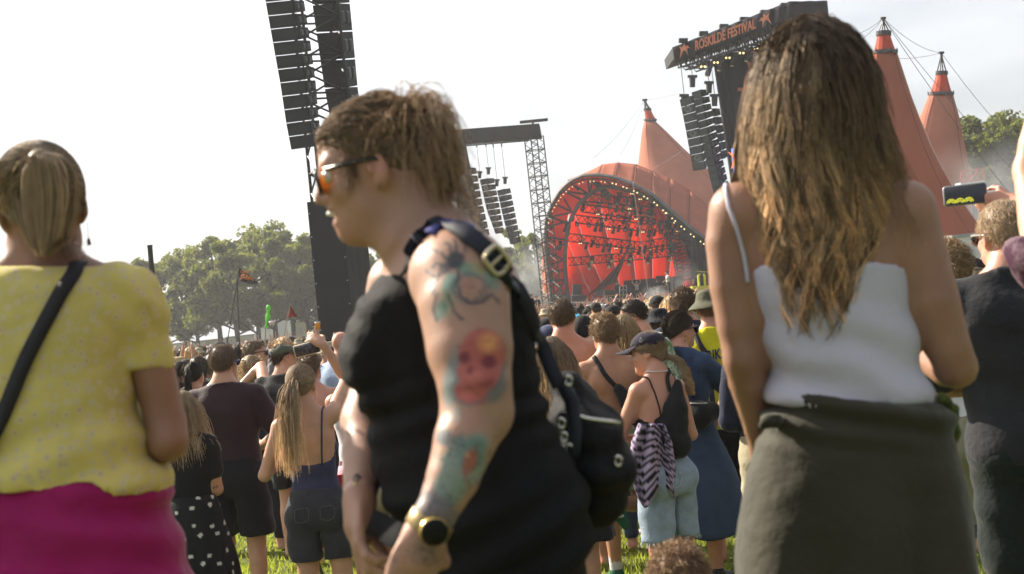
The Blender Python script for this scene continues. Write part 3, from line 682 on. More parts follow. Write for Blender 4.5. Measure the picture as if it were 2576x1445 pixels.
MB().hexa([S(560, 1215, 114.3), S(668, 1200, 114.3), S(664, 1105, 114.3), S(580, 1165, 114.3)], [p + FW * .1 for p in (S(560, 1215, 114.3), S(668, 1200, 114.3), S(664, 1105, 114.3), S(580, 1165, 114.3))]).build('sheet', WHITE, gap)
MB().hexa([S(385, 1180, 118), S(470, 1172, 118), S(470, 1215, 118), S(380, 1220, 118)], [p + FW * .1 for p in (S(385, 1180, 118), S(470, 1172, 118), S(470, 1215, 118), S(380, 1220, 118))]).build('sheet', WHITE, gap)
wb = thing('white_banner_wall', 'plain white wall panel at the outer side of the stage', 'wall', S(120, 1300, 112))
q = [S(60, 1215, 112), S(340, 1192, 112), S(345, 1330, 112), S(60, 1340, 112)]
MB().hexa(q, [p + FW * .1 for p in q]).build('panel', WHITE, wb)
# stage furniture -----------------------------------------------------------------------------
def boxthing(name, label, cat, x0, y0, x1, y1, d, dep, m, trim=None, group=None, tilt=-.055, slats=0):
    """Box whose front spans the crop pixels x0..x1, y0..y1, with frame strips as parts."""
    a, b, c, e = S(x0, y0, d), S(x1, y0 + (x1 - x0) * tilt, d), S(x1, y1 + (x1 - x0) * tilt, d), S(x0, y1, d)
    o = thing(name, label, cat, e, group)
    MB().hexa([a, b, c, e], [p + FW * dep for p in (a, b, c, e)]).build('shell', m, o)
    if trim:
        w = np.linalg.norm(b - a) * .05
        for p, q in ((a, b), (e, c), (a, e), (b, c), ((a + b) / 2, (c + e) / 2)):
            MB().tube([p - FW * .03, q - FW * .03], w * .55, 4).build('edging', trim, o)
        for k in (.25, .75):
            pc = (a * (1 - k) + b * k) * .55 + (e * (1 - k) + c * k) * .45
            MB().box(pc - FW * .03, (w * 2.2, .02, w * 1.4), (RT, FW, UP)).build('handle', GREY, o)
    return o
GOLD = mat('yellow_trim', (.35, .33, .06), .5, .4)
boxthing('flight_case', 'black flight case with yellow edging nearer the open side of the stage', 'case', 682, 1205, 744, 1272, 103.6, .8, BLACK, GOLD, 'flight cases on the stage')
boxthing('flight_case', 'black flight case with yellow edging beside the wheeled rack on the stage', 'case', 750, 1201, 815, 1268, 103.6, .8, BLACK, GOLD, 'flight cases on the stage')
boxthing('equipment_rack', 'white framed dark rack standing on the stage above the flight cases', 'rack', 782, 1125, 838, 1200, 105.2, .6, CABM, WHITE)
boxthing('speaker_stack', 'big black speaker stack on the open side of the stage', 'speaker', 396, 1112, 470, 1200, 106.5, 1.2, CABM)
boxthing('stage_monitor', 'black low monitor block below the speaker stack on the open side', 'speaker', 388, 1205, 512, 1290, 105.4, 1.2, BLACK)
boxthing('keyboard_desk', 'dark keyboard desk on the stage by the gathered drape', 'desk', 655, 1160, 745, 1203, 105.5, .6, CABM)
boxthing('yellow_riser', 'low bright yellow platform the singer stands on', 'platform', 1092, 1210, 1206, 1228, 102.6, 2.2, YELLOW)
boxthing('yellow_riser', 'tall bright yellow block by the dark side curtain', 'platform', 1382, 1128, 1545, 1212, 101.9, 1.2, YELLOW)
boxthing('back_riser', 'wide dark riser across the back of the stage', 'platform', 828, 1080, 1300, 1235, 109.5, 1.5, mat('dark_riser', (.035, .012, .012), .8), tilt=-.085)
boxthing('stage_box', 'square dark box on the riser behind the singer', 'box', 1085, 1042, 1150, 1078, 109.6, .6, CABM)
o = thing('yellow_stand', 'upright yellow frame standing on the tall yellow block', 'frame', S(1440, 1120, 102))
for a, b in (((1437, 1125), (1432, 1032)), ((1488, 1120), (1483, 1030)), ((1432, 1032), (1446, 1031)), ((1483, 1030), (1472, 1031))): MB().tube([S(*a, 102.4), S(*b, 102.4)], .09, 5).build('tube', YELLOW, o)
o = thing('drum_kit', 'drum kit with cymbals on the yellow block at the curtain side', 'drum kit', S(1460, 1125, 102.8))
for (x, y, r, h) in ((1455, 1092, .42, .5), (1415, 1098, .3, .35), (1475, 1070, .25, .3)): MB().tube([S(x, y, 102.9), S(x, y, 102.9) + UP * h], r, 10).build('drum', CABM, o)
for (x, y) in ((1445, 1005), (1478, 1008)):
    p = S(x, y, 102.9); MB().tube([p, p - UP * 1.6], .03, 4).build('stand', STEEL, o); MB().lathe(p, [(.001, .03), (.36, 0), (.35, -.02)], 10, (RT, FW, UP)).build('cymbal', GOLD, o)
o = thing('floor_arrow', 'small bright yellow wedge on the front edge of the stage', 'marker', S(900, 1270, 101))
MB().hexa([S(878, 1275, 101), S(915, 1272, 101), S(922, 1258, 101), S(878, 1262, 101)], [p + FW * .4 for p in (S(878, 1275, 101), S(915, 1272, 101), S(922, 1258, 101), S(878, 1262, 101))]).build('wedge', YELLOW, o)
MB().tube([S(900, 1262, 101.2), S(899, 1246, 101.2)], .08, 6).build('post', YELLOW, o)
o = thing('microphone_stand', 'thin black microphone stand in front of the singer', 'stand', S(1229, 1170, 102.5))
MB().tube([S(1230, 1185, 102.5), S(1224, 1080, 102.5)], .03, 5).build('pole', STEEL, o); MB().tube([S(1224, 1080, 102.5), S(1218, 1074, 102.5)], .06, 5).build('microphone', BLACK, o)
MB().lathe(S(1230, 1187, 102.5), [(.3, 0), (.28, .04), (.03, .06)], 8, (RT, FW, UP)).build('foot', STEEL, o)
o = thing('side_ladder', 'short metal ladder lying against the stage deck by the cases', 'ladder', S(655, 1290, 101))
for a, b in (((648, 1285), (660, 1205)), ((664, 1285), (676, 1205))): MB().tube([S(*a, 102.8), S(*b, 102.8)], .05, 5).build('rail', SILVER, o)
for k in range(5): MB().tube([S(650 + 2.3 * k, 1275 - 15 * k, 102.8), S(666 + 2.3 * k, 1275 - 15 * k, 102.8)], .03, 4).build('rung', SILVER, o)
o = thing('stage_rig', 'jumble of low metal stands on the front of the stage', 'stands', S(560, 1280, 103))
for k in range(7):
    x = 545 + k * 13; MB().tube([S(x, 1285, 103), S(x + (-1) ** k * 8, 1230 + (k % 3) * 12, 103)], .035, 4).build('stand', SILVER, o)
MB().tube([S(540, 1236, 103), S(630, 1230, 103)], .035, 4).build('stand', SILVER, o)

# ------------------------------------------------------------------ tent peaks
def cone_tent(label, rows, d, m, mast, cap, edge=None, group='orange tent peaks'):
    """rows: (y, left x, right x) outline; solid round tent of that outline at depth d."""
    b = U((rows[-1][1] + rows[-1][2]) / 2, rows[-1][0], d); o = thing('tent_peak', label, 'tent', b, group)
    n = 40; R3 = []
    yy = np.linspace(rows[0][0], rows[-1][0], 26); xl = np.interp(yy, [r[0] for r in rows], [r[1] for r in rows]); xr = np.interp(yy, [r[0] for r in rows], [r[2] for r in rows])
    for y, a, c in zip(yy, xl, xr):
        ce = U((a + c) / 2, y, d); r = px((c - a) / 2, d)
        R3.append([ce + r * (RT * math.cos(t) - FW * .8 * math.sin(t)) * (1 + .012 * math.cos(8 * t)) for t in np.linspace(0, 2 * math.pi, n + 1)])
    sheet(R3, 'canvas', m, o, .04)
    for t in (math.pi * .28, math.pi * .75):
        MB().tube([U((a + c) / 2, y, d) + (px((c - a) / 2, d) + .02) * (RT * math.cos(t) - FW * .8 * math.sin(t)) for y, a, c in zip(yy, xl, xr)], .02, 4).build('seam', mat('seam', (.20, .06, .04), .8), o)
    if edge:
        MB().tube([U(x, y, d - .1) for x, y in edge], [px(e, d) for e in np.linspace(1.6, 7, len(edge))], 6).build('edge_strip', EDGE, o)
    (cx, cy, cw), (tx, ty, tw) = cap
    prof = [U(cx + (tx - cx) * t, cy + (ty - cy) * t, d) for t in np.linspace(0, 1, 7)]
    rr = [px(cw / 2 + (tw / 2 - cw / 2) * t ** .75, d) for t in np.linspace(0, 1, 7)]
    MB().tube(prof, rr, 14).build('cap_cone', mat('cap_canvas', (.50, .07, .03), .7, trans=.3, tcol=(.7, .09, .03), noise=.15, nscale=3, bump=.4, bscale=6), o)
    MB().tube([prof[0] - UP * .10, prof[0] + UP * .06], rr[0] * 1.1, 16).build('ring', SILVER, o)
    for k in range(10):
        an = k * math.pi / 5; MB().tube([prof[0] + rr[0] * 1.12 * (RT * math.cos(an) - FW * math.sin(an)) + UP * .14, prof[0] + rr[0] * 1.12 * (RT * math.cos(an) - FW * math.sin(an)) - UP * .05], .03, 4).build('shackle', STEEL, o)
    MB().tube([prof[-1] - UP * .05, prof[-1] + UP * .18], rr[-1] * 1.25, 12).build('collar', STEEL, o)
    mx_, my_ = mast; tp = U(mx_, my_, d)
    for k in range(4):
        an = .6 + k * math.pi / 2; q = prof[-1] + rr[-1] * .95 * (RT * math.cos(an) - FW * math.sin(an)) + UP * .1
        MB().tube([q, tp - UP * .1], [px(1.9, d), px(1.4, d)], 5).build('leg', STEEL, o)
    MB().tube([prof[-1] + (tp - prof[-1]) * .55, tp], [px(4, d), px(3, d)], 7).build('mast', STEEL, o)
    MB().box(tp, (px(6, d), px(5, d), px(2.5, d)), (RT, FW, UP)).build('head', STEEL, o)
    return tp
t2 = cone_tent('nearest tall orange tent peak beside the long haired woman', [(132, 2195, 2254), (200, 2184, 2274), (250, 2176, 2292), (300, 2166, 2311), (370, 2148, 2339), (430, 2125, 2368), (500, 2098, 2408), (560, 2070, 2450), (622, 2036, 2495)], 74, TENT, (2222, 46), ((2225, 131, 58), (2223, 88, 31)),
          [(2256, 134), (2290, 240), (2312, 300), (2340, 368), (2370, 430), (2410, 500), (2452, 560), (2490, 612)])
t3 = cone_tent('smaller paler orange tent peak further out by the trees', [(238, 2338, 2397), (300, 2312, 2413), (360, 2292, 2424), (420, 2272, 2436), (500, 2245, 2456), (620, 2200, 2490)], 92, TENTPALE, (2368, 133), ((2367, 236, 58), (2369, 187, 25)), None)
t1 = cone_tent('orange tent peak rising behind the stage canopy', [(305, 1621, 1648), (325, 1616, 1670), (350, 1613, 1695), (380, 1610, 1725), (415, 1606, 1765), (450, 1600, 1810), (500, 1592, 1860), (560, 1582, 1920), (640, 1570, 1990)], 132, CREAM, (1622, 252), ((1636, 303, 28), (1629, 278, 16)), None)
rope_i = [0]
def rope(a, b, label, d0=None, r=.02, sag=.4):
    o = thing('guy_rope', label, 'cable', a, 'guy ropes of the tent peaks')
    pts = [np.asarray(a) + (np.asarray(b) - np.asarray(a)) * t - np.array([0, 0, sag * 4 * t * (1 - t)]) for t in np.linspace(0, 1, 9)]
    MB().tube(pts, r * .62, 5).build('cable', CABLE, o)
rope(t2, U(2080, 92, 78), 'short guy rope from the nearest mast head towards the gantry', r=.022)
rope(t2, U(2085, 130, 72), 'lower guy rope from the nearest mast head towards the long haired woman', r=.022)
rope(t2, t3, 'guy rope strung between the two right hand mast heads', r=.022)
rope(t2, U(2600, 560, 70), 'long guy rope from the nearest mast head down past the trees', r=.026)
rope(t2, U(2620, 500, 76), 'second long guy rope from the nearest mast head down past the trees', r=.024)
rope(t3, U(2255, 148, 80), 'level guy rope from the smaller mast head to the big tent', r=.022, sag=.1)
rope(t3, U(2600, 405, 90), 'steep guy rope from the smaller mast head towards the raised arm', r=.026)
rope(t3, U(2320, 330, 91), 'thin guy rope dropping from the smaller mast head between the tents', r=.018, sag=.05)
rope(t3, U(2412, 330, 91), 'thin guy rope dropping from the smaller mast head over the pale tent', r=.018, sag=.05)
rope(t2, U(2200, 560, 73), 'thin guy rope hanging straight down the nearest tent', r=.016, sag=.05)
rope(t1, U(1490, 400, 130), 'thin guy rope from the rear mast head down to the canopy edge', r=.02)
rope(t1, U(1560, 390, 128), 'steeper thin guy rope from the rear mast head to the canopy', r=.018)
rope(t1, U(1712, 235, 130), 'level thin guy rope from the rear mast head towards the gantry', r=.02, sag=.1)
rope(S(1045, 160, 104), S(1310, 0, 90), 'thin rope rising from the canopy seam to the hung speakers', r=.02, sag=.05)
rope(S(890, 260, 102), S(1030, 1260, 96), 'thin rope dropping down in front of the stage opening', r=.022, sag=0)

# ------------------------------------------------------------------ right gantry with banner
def right_gantry():
    d = 72.0; g0 = G(300, 1440, d); gz = float(ground_z(0, d))
    o = thing('screen_gantry', 'black gantry with a printed festival banner along its roof', 'gantry', (*G(700, 900, d + 3)[:2], gz))
    A, B, C_, D_ = G(-18, 352, d + 1.5), G(850, 12, d - 2.5), G(850, 155, d - 2.5), G(-3, 470, d + 1.5)
    E, Fp = G(1120, 6, d + .5), G(1135, 148, d + .5)
    # front banner with folds
    rows = []
    for t in np.linspace(0, 1, 5):
        rows.append([(A + (B - A) * s) * (1 - t) + (D_ + (C_ - D_) * s) * t - FW * (.05 * math.sin(s * 70 + t * 2) * (.4 + .6 * abs(math.sin(s * 9))) + .05) for s in np.linspace(0, 1, 130)])
    sheet(rows, 'banner', BLACKCLOTH, o, .03)
    rows = [[(B + (E - B) * s) * (1 - t) + (C_ + (Fp - C_) * s) * t - FW * .04 * math.sin(s * 16) for s in np.linspace(.004, 1, 30)] for t in np.linspace(0, 1, 5)]
    sheet(rows, 'banner', BLACKCLOTH, o, .03)
    MB().hexa([A + FW * .1, B + FW * .1, E + FW * .1, A + FW * 4], [D_ + FW * .1 + UP * .3, C_ + FW * .1 + UP * .3, Fp + FW * .1 + UP * .3, D_ + FW * 4 + UP * .3]).build('roof', BLACK, o)
    ux = (C_ - D_); Lb = np.linalg.norm(ux); ux /= Lb; vy = A - D_; hb = np.linalg.norm(vy); vy /= hb; nn = np.cross(ux, vy); nn = -nn if nn @ FW > 0 else nn
    text_mesh('lettering', 'ROSKILDE FESTIVAL', ORANGEPRINT, o, origin=G(188, 362, 0) * 0 + D_ + ux * Lb * .205 + vy * hb * .27 + nn * .17, ax=(ux, vy + ux * .10, nn), size=hb * .80, sx=.60, depth=.012, bold=.022)
    def logo(s0, flip):
        c = D_ + ux * Lb * s0 + vy * hb * .52 + nn * .17
        P = [(-.62, -.45), (-.40, .10), (-.52, .42), (-.2, .25), (.1, .5), (.18, .22), (.38, .28), (.66, .02), (.36, .08), (.30, -.05), (.34, -.45), (.16, -.10), (-.12, .02), (-.32, -.12)]
        pts = [c + ux * x * hb * .62 * flip + vy * y * hb * .85 for x, y in P]; n = len(pts)
        MB().add(pts + [p + nn * .012 for p in pts], [tuple(range(n)), tuple(range(2 * n - 1, n - 1, -1))] + [(k, (k + 1) % n, n + (k + 1) % n, n + k) for k in range(n)]).build('emblem', ORANGEPRINT, o)
    logo(.115, 1); logo(.815, -1)
    # underside truss with lamps
    truss(o, G(40, 455, d + 2), G(860, 190, d - 1.5), .8, 26, STEEL, ax=UP, r=.05)
    truss(o, G(120, 470, d + 3.5), G(860, 230, d + .5), .8, 22, SILVER, ax=UP, r=.04)
    for k in range(6):
        p = G(60 + k * 150, 330 - k * 52, d + 1.0); MB().box(p + UP * .2, (.22, .2, .10), (RT, FW, UP)).build('top_plate', BLACK, o)
    # drape / covered screen
    q0, q1, q2, q3 = G(288, 455, d + 2.5), G(1010, 250, d), G(1080, 1500, d), G(440, 1500, d + 2.5)
    sheet([[(q0 + (q1 - q0) * s) * (1 - t) + (q3 + (q2 - q3) * s) * t - FW * .10 * math.sin(s * 75) * max(0, 1 - s * 4) for s in np.linspace(0, 1, 80)] for t in np.linspace(0, 1, 6)], 'drape', BLACKCLOTH, o, .05)
    on = lambda x, y, k=.12: G(x, y, d + 2.5 - 2.5 * (x - 288) / 720 - k)
    MB().tube([on(*p) for p in ((610, 390), (590, 375), (560, 385), (548, 410), (535, 440), (545, 470), (553, 500), (540, 535), (528, 570), (520, 610), (518, 650))], .10, 5).build('print_line', ORANGEPRINT, o)
    pc = on(465, 770); text_mesh('lettering', 'T', ORANGEPRINT, o, origin=pc, ax=(RT, UP, -FW), size=px(.3408 * 175, d), sx=.8, depth=.02, bold=.03)
    # led screen below
    s0, s1, s2, s3 = G(418, 1098, d - .4), G(900, 1010, d - 1.2), G(940, 1480, d - 1.2), G(460, 1480, d - .4)
    MB().hexa([s0, s1, s2, s3], [p + FW * .2 for p in (s0, s1, s2, s3)]).build('led_screen', mat('blue_screen', (.05, .1, .3), .4, emit=(.11, .26, .85, .75)), o)
    star = [(.0, 1), (.2, .25), (.9, .45), (.35, 0), (.6, -.8), (0, -.35), (-.6, -.9), (-.35, 0), (-.9, .5), (-.2, .25)]
    c = G(462, 1168, d - .75); pts = [c + RT * x * .55 + UP * y * .62 for x, y in star]; n = len(pts)
    MB().add(pts + [p - FW * .02 for p in pts], [tuple(range(n)), tuple(range(2 * n - 1, n - 1, -1))] + [(k, (k + 1) % n, n + (k + 1) % n, n + k) for k in range(n)]).build('screen_emblem', mat('orange_screen', (.5, .1, .02), .4, emit=(.9, .16, .05, .9)), o)
    # legs behind
    truss(o, np.array([*G(1000, 1400, d + 3)[:2], gz]), G(960, 200, d + 3), 1.0, 20, STEEL, ax=RT)
right_gantry()
GL = 'lights hung under the banner gantry'
for i, (x, y, k) in enumerate(((205, 455, 1), (258, 460, 0), (300, 425, 1), (345, 420, 0), (388, 390, 1), (445, 385, 0), (490, 355, 1), (548, 350, 0), (595, 320, 1), (650, 300, 0))):
    o = copy_tree(LP[k]); o.location = Vector(G(x, y, 72.5)); s = .62; o.scale = (s, s, s)
    o['label'] = ORD[i // 2] + (' glowing twin blinder' if k == 1 else ' black moving light') + ' from the outer end under the printed banner'; o['group'] = GL + (' (blinders)' if k else ' (moving lights)')
def ghoist(lab, x, y0, y1): hoist(lab, 1698 + .3408 * x, .3408 * y0, .3408 * y1, 71.5, .38, 'chain hoists under the banner gantry')
ghoist('long chain hoist at the outer end of the banner gantry', 42, 470, 700); ghoist('chain hoist with a motor above the second array of the banner gantry', 115, 440, 560)
ghoist('chain hoist with big motor beside the black drape', 235, 460, 605); ghoist('lowest hanging chain hoist against the black drape edge', 268, 480, 700)
gz2 = lambda pts: [(1698 + .3408 * a, .3408 * b) for a, b in pts]
GC = 'speaker arrays hung from the banner gantry'
line_array('outer hung array of square grey fronted cabinets below the banner', gz2([(34, 735), (75, 935), (135, 1265)]), gz2([(120, 706), (165, 920), (228, 1250)]), gz2([(132, 702), (176, 915), (238, 1240)]), 9, 71, GC, horns=(1, 4, 7), back=.7, handles=False, bright=True)
line_array('long hung array with a black side beside the drape of the banner gantry', gz2([(122, 682), (170, 930), (230, 1200), (290, 1445)]), gz2([(190, 660), (232, 915), (285, 1180), (352, 1430)]), gz2([(242, 655), (290, 900), (340, 1120), (400, 1380)]), 14, 71.4, GC, back=.9, bright=True)
line_array('short hung array half hidden in front of the black drape', gz2([(268, 800), (300, 960), (345, 1180)]), gz2([(300, 798), (333, 955), (372, 1170)]), gz2([(328, 795), (358, 950), (392, 1160)]), 6, 73.0, GC, back=.6)
# red lift
o = thing('scissor_lift', 'red railed lift platform in front of the right hand trees', 'lift', U(2445, 470, 84))
RED = mat('lift_red', (.40, .05, .04), .5)
for (a, b) in (((2418, 432), (2475, 424)), ((2416, 445), (2476, 437)), ((2416, 460), (2478, 452)), ((2418, 432), (2416, 460)), ((2475, 424), (2478, 452)), ((2440, 430), (2440, 457)), ((2440, 457), (2460, 427)), ((2460, 427), (2460, 454))): MB().tube([U(*a, 84), U(*b, 84)], .035, 4).build('rail', RED, o)
MB().hexa([U(2416, 460, 84), U(2478, 452, 84), U(2478, 458, 84), U(2416, 466, 84)], [p + FW * 1 for p in (U(2416, 460, 84), U(2478, 452, 84), U(2478, 458, 84), U(2416, 466, 84))]).build('platform', WHITE, o)
lb_ = U(2450, 640, 84); lb_[2] = float(ground_z(0, 84))
MB().tube([lb_, U(2447, 462, 84.5)], .18, 6).build('mast', STEEL, o)

# ------------------------------------------------------------------ flags and inflatable over the crowd
def pole(o, x0, y0, x1, y1, d, r, m):
    a = U(x0, y0, d); b = U(x1, y1, d); b2 = a + (b - a) * (a[2] - (-.55)) / (a[2] - b[2]) * 0.72
    MB().tube([a, b2], r, 5).build('pole', m, o); return a
f2 = lambda zx, zy: ((560 + zx / 2.064) * .6289, (800 + zy / 2.064) * .6289)
d = 52
o = thing('camp_flag', 'black triangular flag with orange lettering on a tall thin pole', 'flag', U(*f2(825, 1240), d))
pole(o, *f2(822, 555), *f2(800, 690), d, .02, STEEL); MB().tube([U(*f2(801, 660), d), U(*f2(825, 1250), d)], .025, 5).build('lower_pole', STEEL, o)
rows = []
for s in np.linspace(0, 1, 22):
    a = np.array([824, 562]) * (1 - s) + np.array([985, 690]) * s; b = np.array([806, 664]) * (1 - s) + np.array([930, 695]) * s
    rows.append([U(*f2(*(a * (1 - t) + b * t)), d + .10 * math.sin(s * 11 + t * 2)) for t in np.linspace(0, 1, 8)])
sheet(rows, 'cloth', mat('flag_black', (.035, .03, .03), .9, trans=.2, noise=.2, nscale=5), o, .012)
FO = mat('flag_orange', (.55, .20, .06), .8)
text_mesh('lettering', 'CAMP', FO, o, origin=U(*f2(829, 603), d - .22), ax=(RT * .99 - UP * .08, UP, -FW), size=px(.305 * 34, d), sx=.8, depth=.01, bold=.02)
mb = MB(); zig = [(828, 655), (845, 640), (838, 625), (860, 618), (858, 645), (876, 652), (880, 620), (896, 640), (892, 660), (908, 650), (906, 630), (922, 655), (935, 665), (928, 645)]
mb.tube([U(*f2(*p), d - .24) for p in zig], .035, 4); mb.build('print', FO, o)
o = thing('red_flag', 'small red and black flag hanging on a thin stick near the black tower base', 'flag', U(*f2(1180, 1200), 50))
MB().tube([U(*f2(1242, 855), 50), U(*f2(1215, 990), 50), U(*f2(1178, 1195), 50)], .02, 5).build('pole', mat('flag_stick', (.30, .24, .18), .8), o)
rows = []
for s in np.linspace(0, 1, 14):
    a = np.array([1240, 870]) * (1 - s) + np.array([1215, 972]) * s; b = np.array([1243, 872]) * (1 - s) + np.array([1300, 962]) * s
    rows.append([U(*f2(*(a * (1 - t) + b * t)), 50 + .07 * math.sin(t * 9 + s * 3)) for t in np.linspace(0, 1, 10)])
sheet(rows, 'cloth', mat('flag_red', (.08, .02, .02), .8, trans=.3, col2=(.50, .07, .02), nscale=2.2, tcol=(.5, .08, .03)), o, .012)
# ------------------------------------------------------------------ figures: smooth solids meshed with surface nets
def nrm(v): v = np.asarray(v, float); return v / (np.linalg.norm(v) + 1e-12)
def v3(*a): return np.array(a, float)
class Fld:
    """A body as one continuous solid: smoothly blended tapered limbs, ellipsoids and lofts."""
    def __init__(s): s.p = []
    def fn(s, lo, hi, f, k=.02, op='+'): s.p.append((np.asarray(lo, float), np.asarray(hi, float), f, k, op)); return s
    def cone(s, a, b, ra, rb, k=.02, op='+'):
        a = np.asarray(a, float); b = np.asarray(b, float); ba = b - a; bb = ba @ ba + 1e-12; m = max(ra, rb)
        def f(X, Y, Z):
            t = np.clip(((X - a[0]) * ba[0] + (Y - a[1]) * ba[1] + (Z - a[2]) * ba[2]) / bb, 0, 1)
            return np.sqrt((X - a[0] - t * ba[0]) ** 2 + (Y - a[1] - t * ba[1]) ** 2 + (Z - a[2] - t * ba[2]) ** 2) - (ra + (rb - ra) * t)
        return s.fn(np.minimum(a, b) - m, np.maximum(a, b) + m, f, k, op)
    def chain(s, pts, rs, k=.02, op='+'):
        """One limb: tapered segments joined without swelling at the joints."""
        pts = np.asarray(pts, float); m = max(rs); seg = []
        for i in range(len(pts) - 1): t = Fld().cone(pts[i], pts[i + 1], rs[i], rs[i + 1]); seg.append(t.p[0][2])
        def f(X, Y, Z):
            d = seg[0](X, Y, Z)
            for g in seg[1:]: d = s._mix(d, g(X, Y, Z), .004, '+')
            return d
        return s.fn(pts.min(0) - m, pts.max(0) + m, f, k, op)
    def ell(s, c, r, R=None, k=.02, op='+'):
        c = np.asarray(c, float); r = np.asarray(r, float); R = np.eye(3) if R is None else np.asarray(R, float); m = float(max(r))
        e = np.sqrt(((R.T * r[None, :]) ** 2).sum(1)) if True else m
        def f(X, Y, Z):
            dx, dy, dz = X - c[0], Y - c[1], Z - c[2]
            u = [R[i][0] * dx + R[i][1] * dy + R[i][2] * dz for i in range(3)]
            k0 = np.sqrt(sum((u[i] / r[i]) ** 2 for i in range(3))); k1 = np.sqrt(sum((u[i] / r[i] ** 2) ** 2 for i in range(3))) + 1e-9
            return k0 * (k0 - 1) / k1
        return s.fn(c - e, c + e, f, k, op)
    def loft(s, o, ax, z, rx, ry, cx=None, cy=None, k=.02, op='+', pw=2.0, smooth=True):
        """Tube of varying elliptical section along ax[2]; ax rows = x, y, z axes."""
        o = np.asarray(o, float); ax = np.asarray(ax, float); z = np.asarray(z, float); n = len(z)
        cx = np.zeros(n) if cx is None else np.asarray(cx, float); cy = np.zeros(n) if cy is None else np.asarray(cy, float)
        rx = np.asarray(rx, float); ry = np.asarray(ry, float)
        if z[0] > z[-1]: z, rx, ry, cx, cy = z[::-1], rx[::-1], ry[::-1], cx[::-1], cy[::-1]
        zz = np.linspace(z[0], z[-1], 160)
        def sm(v):
            w = np.interp(zz, z, v)
            if smooth:
                ks = np.hanning(13); ks /= ks.sum(); w = np.convolve(np.pad(w, 6, 'edge'), ks, 'valid')
            return w
        RX, RY, CX, CY = sm(rx), sm(ry), sm(cx), sm(cy)
        ex = [o + ax[0] * (CX[i] + a * RX[i]) + ax[1] * (CY[i] + b * RY[i]) + ax[2] * zz[i] for i in range(0, 160, 8) for a in (-1, 1) for b in (-1, 1)]
        ex += [o + ax[0] * (CX[-1] + a * RX[-1]) + ax[1] * (CY[-1] + b * RY[-1]) + ax[2] * zz[-1] for a in (-1, 1) for b in (-1, 1)]
        def f(X, Y, Z):
            dx, dy, dz = X - o[0], Y - o[1], Z - o[2]
            u, v, w = (ax[i][0] * dx + ax[i][1] * dy + ax[i][2] * dz for i in range(3))
            a, b = np.interp(w, zz, RX), np.interp(w, zz, RY); u = u - np.interp(w, zz, CX); v = v - np.interp(w, zz, CY)
            if pw == 2.0:
                k0 = np.sqrt((u / a) ** 2 + (v / b) ** 2); k1 = np.sqrt((u / a ** 2) ** 2 + (v / b ** 2) ** 2) + 1e-9
                d = k0 * (k0 - 1) / k1; d = np.where(k0 < .3, -np.minimum(a, b) * .7, d)
            else:
                k0 = (np.abs(u / a) ** pw + np.abs(v / b) ** pw) ** (1 / pw); d = (k0 - 1) * np.minimum(a, b)
            return np.maximum(d, np.maximum(zz[0] - w, w - zz[-1]))
        return s.fn(np.min(ex, 0), np.max(ex, 0), f, k, op)
    def clip(s, f): return s.fn((-1e9,) * 3, (1e9,) * 3, f, .004, '&')
    def half(s, p, n):
        """Keep the side the normal points away from."""
        p = np.asarray(p, float); n = nrm(n)
        return s.clip(lambda X, Y, Z: (X - p[0]) * n[0] + (Y - p[1]) * n[1] + (Z - p[2]) * n[2])
    @staticmethod
    def _mix(D, d, k, op):
        if op == '+':
            h = np.clip(.5 + .5 * (D - d) / k, 0, 1); return D + (d - D) * h - k * h * (1 - h)
        if op == '-':
            h = np.clip(.5 - .5 * (D + d) / k, 0, 1); return D + (-d - D) * h + k * h * (1 - h)
        return np.maximum(D, d)
    def dist(s, P):
        P = np.asarray(P, float); D = np.full(P.shape[:-1], 1.0)
        for lo, hi, f, k, op in s.p: D = s._mix(D, f(P[..., 0], P[..., 1], P[..., 2]), k, op)
        return D
    def grad(s, P, e=.003):
        g = np.stack([s.dist(P + np.eye(3)[i] * e) - s.dist(P - np.eye(3)[i] * e) for i in range(3)], -1)
        return g / (np.linalg.norm(g, axis=-1, keepdims=True) + 1e-9)
    def push(s, P, off=.004, it=4):
        """Move points onto the surface plus off."""
        P = np.array(P, float)
        for _ in range(it): P = P - s.grad(P) * (s.dist(P) - off)[..., None]
        return P
    def push_out(s, P, off=.004, it=3):
        P = np.array(P, float)
        for _ in range(it):
            d = s.dist(P); m = d < off
            if not m.any(): break
            P[m] = P[m] - s.grad(P[m]) * (d[m] - off)[..., None]
        return P
    def mesh(s, res, fine=(), lo=None, hi=None):
        add = [p for p in s.p if p[4] == '+']
        LO = np.min([p[0] for p in add], 0) - 2.5 * res; HI = np.max([p[1] for p in add], 0) + 2.5 * res
        if lo is not None: LO = np.maximum(LO, lo)
        if hi is not None: HI = np.minimum(HI, hi)
        axs = []
        for i in range(3):
            x = LO[i]; out = [x]
            iv = [(f[0][i], f[1][i], f[2]) for f in fine]
            while x < HI[i]:
                st = res
                for a, b, r in iv:
                    if a - r <= x <= b: st = min(st, r)
                    elif x < a < x + st: st = min(st, max(r, a - x))
                x += st; out.append(x)
            axs.append(np.array(out))
        xs, ys, zs = axs; D = np.full((len(xs), len(ys), len(zs)), .25, np.float32)
        for l, h, f, k, op in s.p:
            m = 2.0 * res + (k if op != '&' else 0)
            sl = tuple(slice(max(0, int(np.searchsorted(axs[i], l[i] - m)) - 1), min(len(axs[i]), int(np.searchsorted(axs[i], h[i] + m)) + 1)) for i in range(3))
            if any(q.stop <= q.start for q in sl): continue
            d = f(xs[sl[0]][:, None, None], ys[sl[1]][None, :, None], zs[sl[2]][None, None, :])
            D[sl] = s._mix(D[sl], d, k, op)
        return surfnet(D, xs, ys, zs)
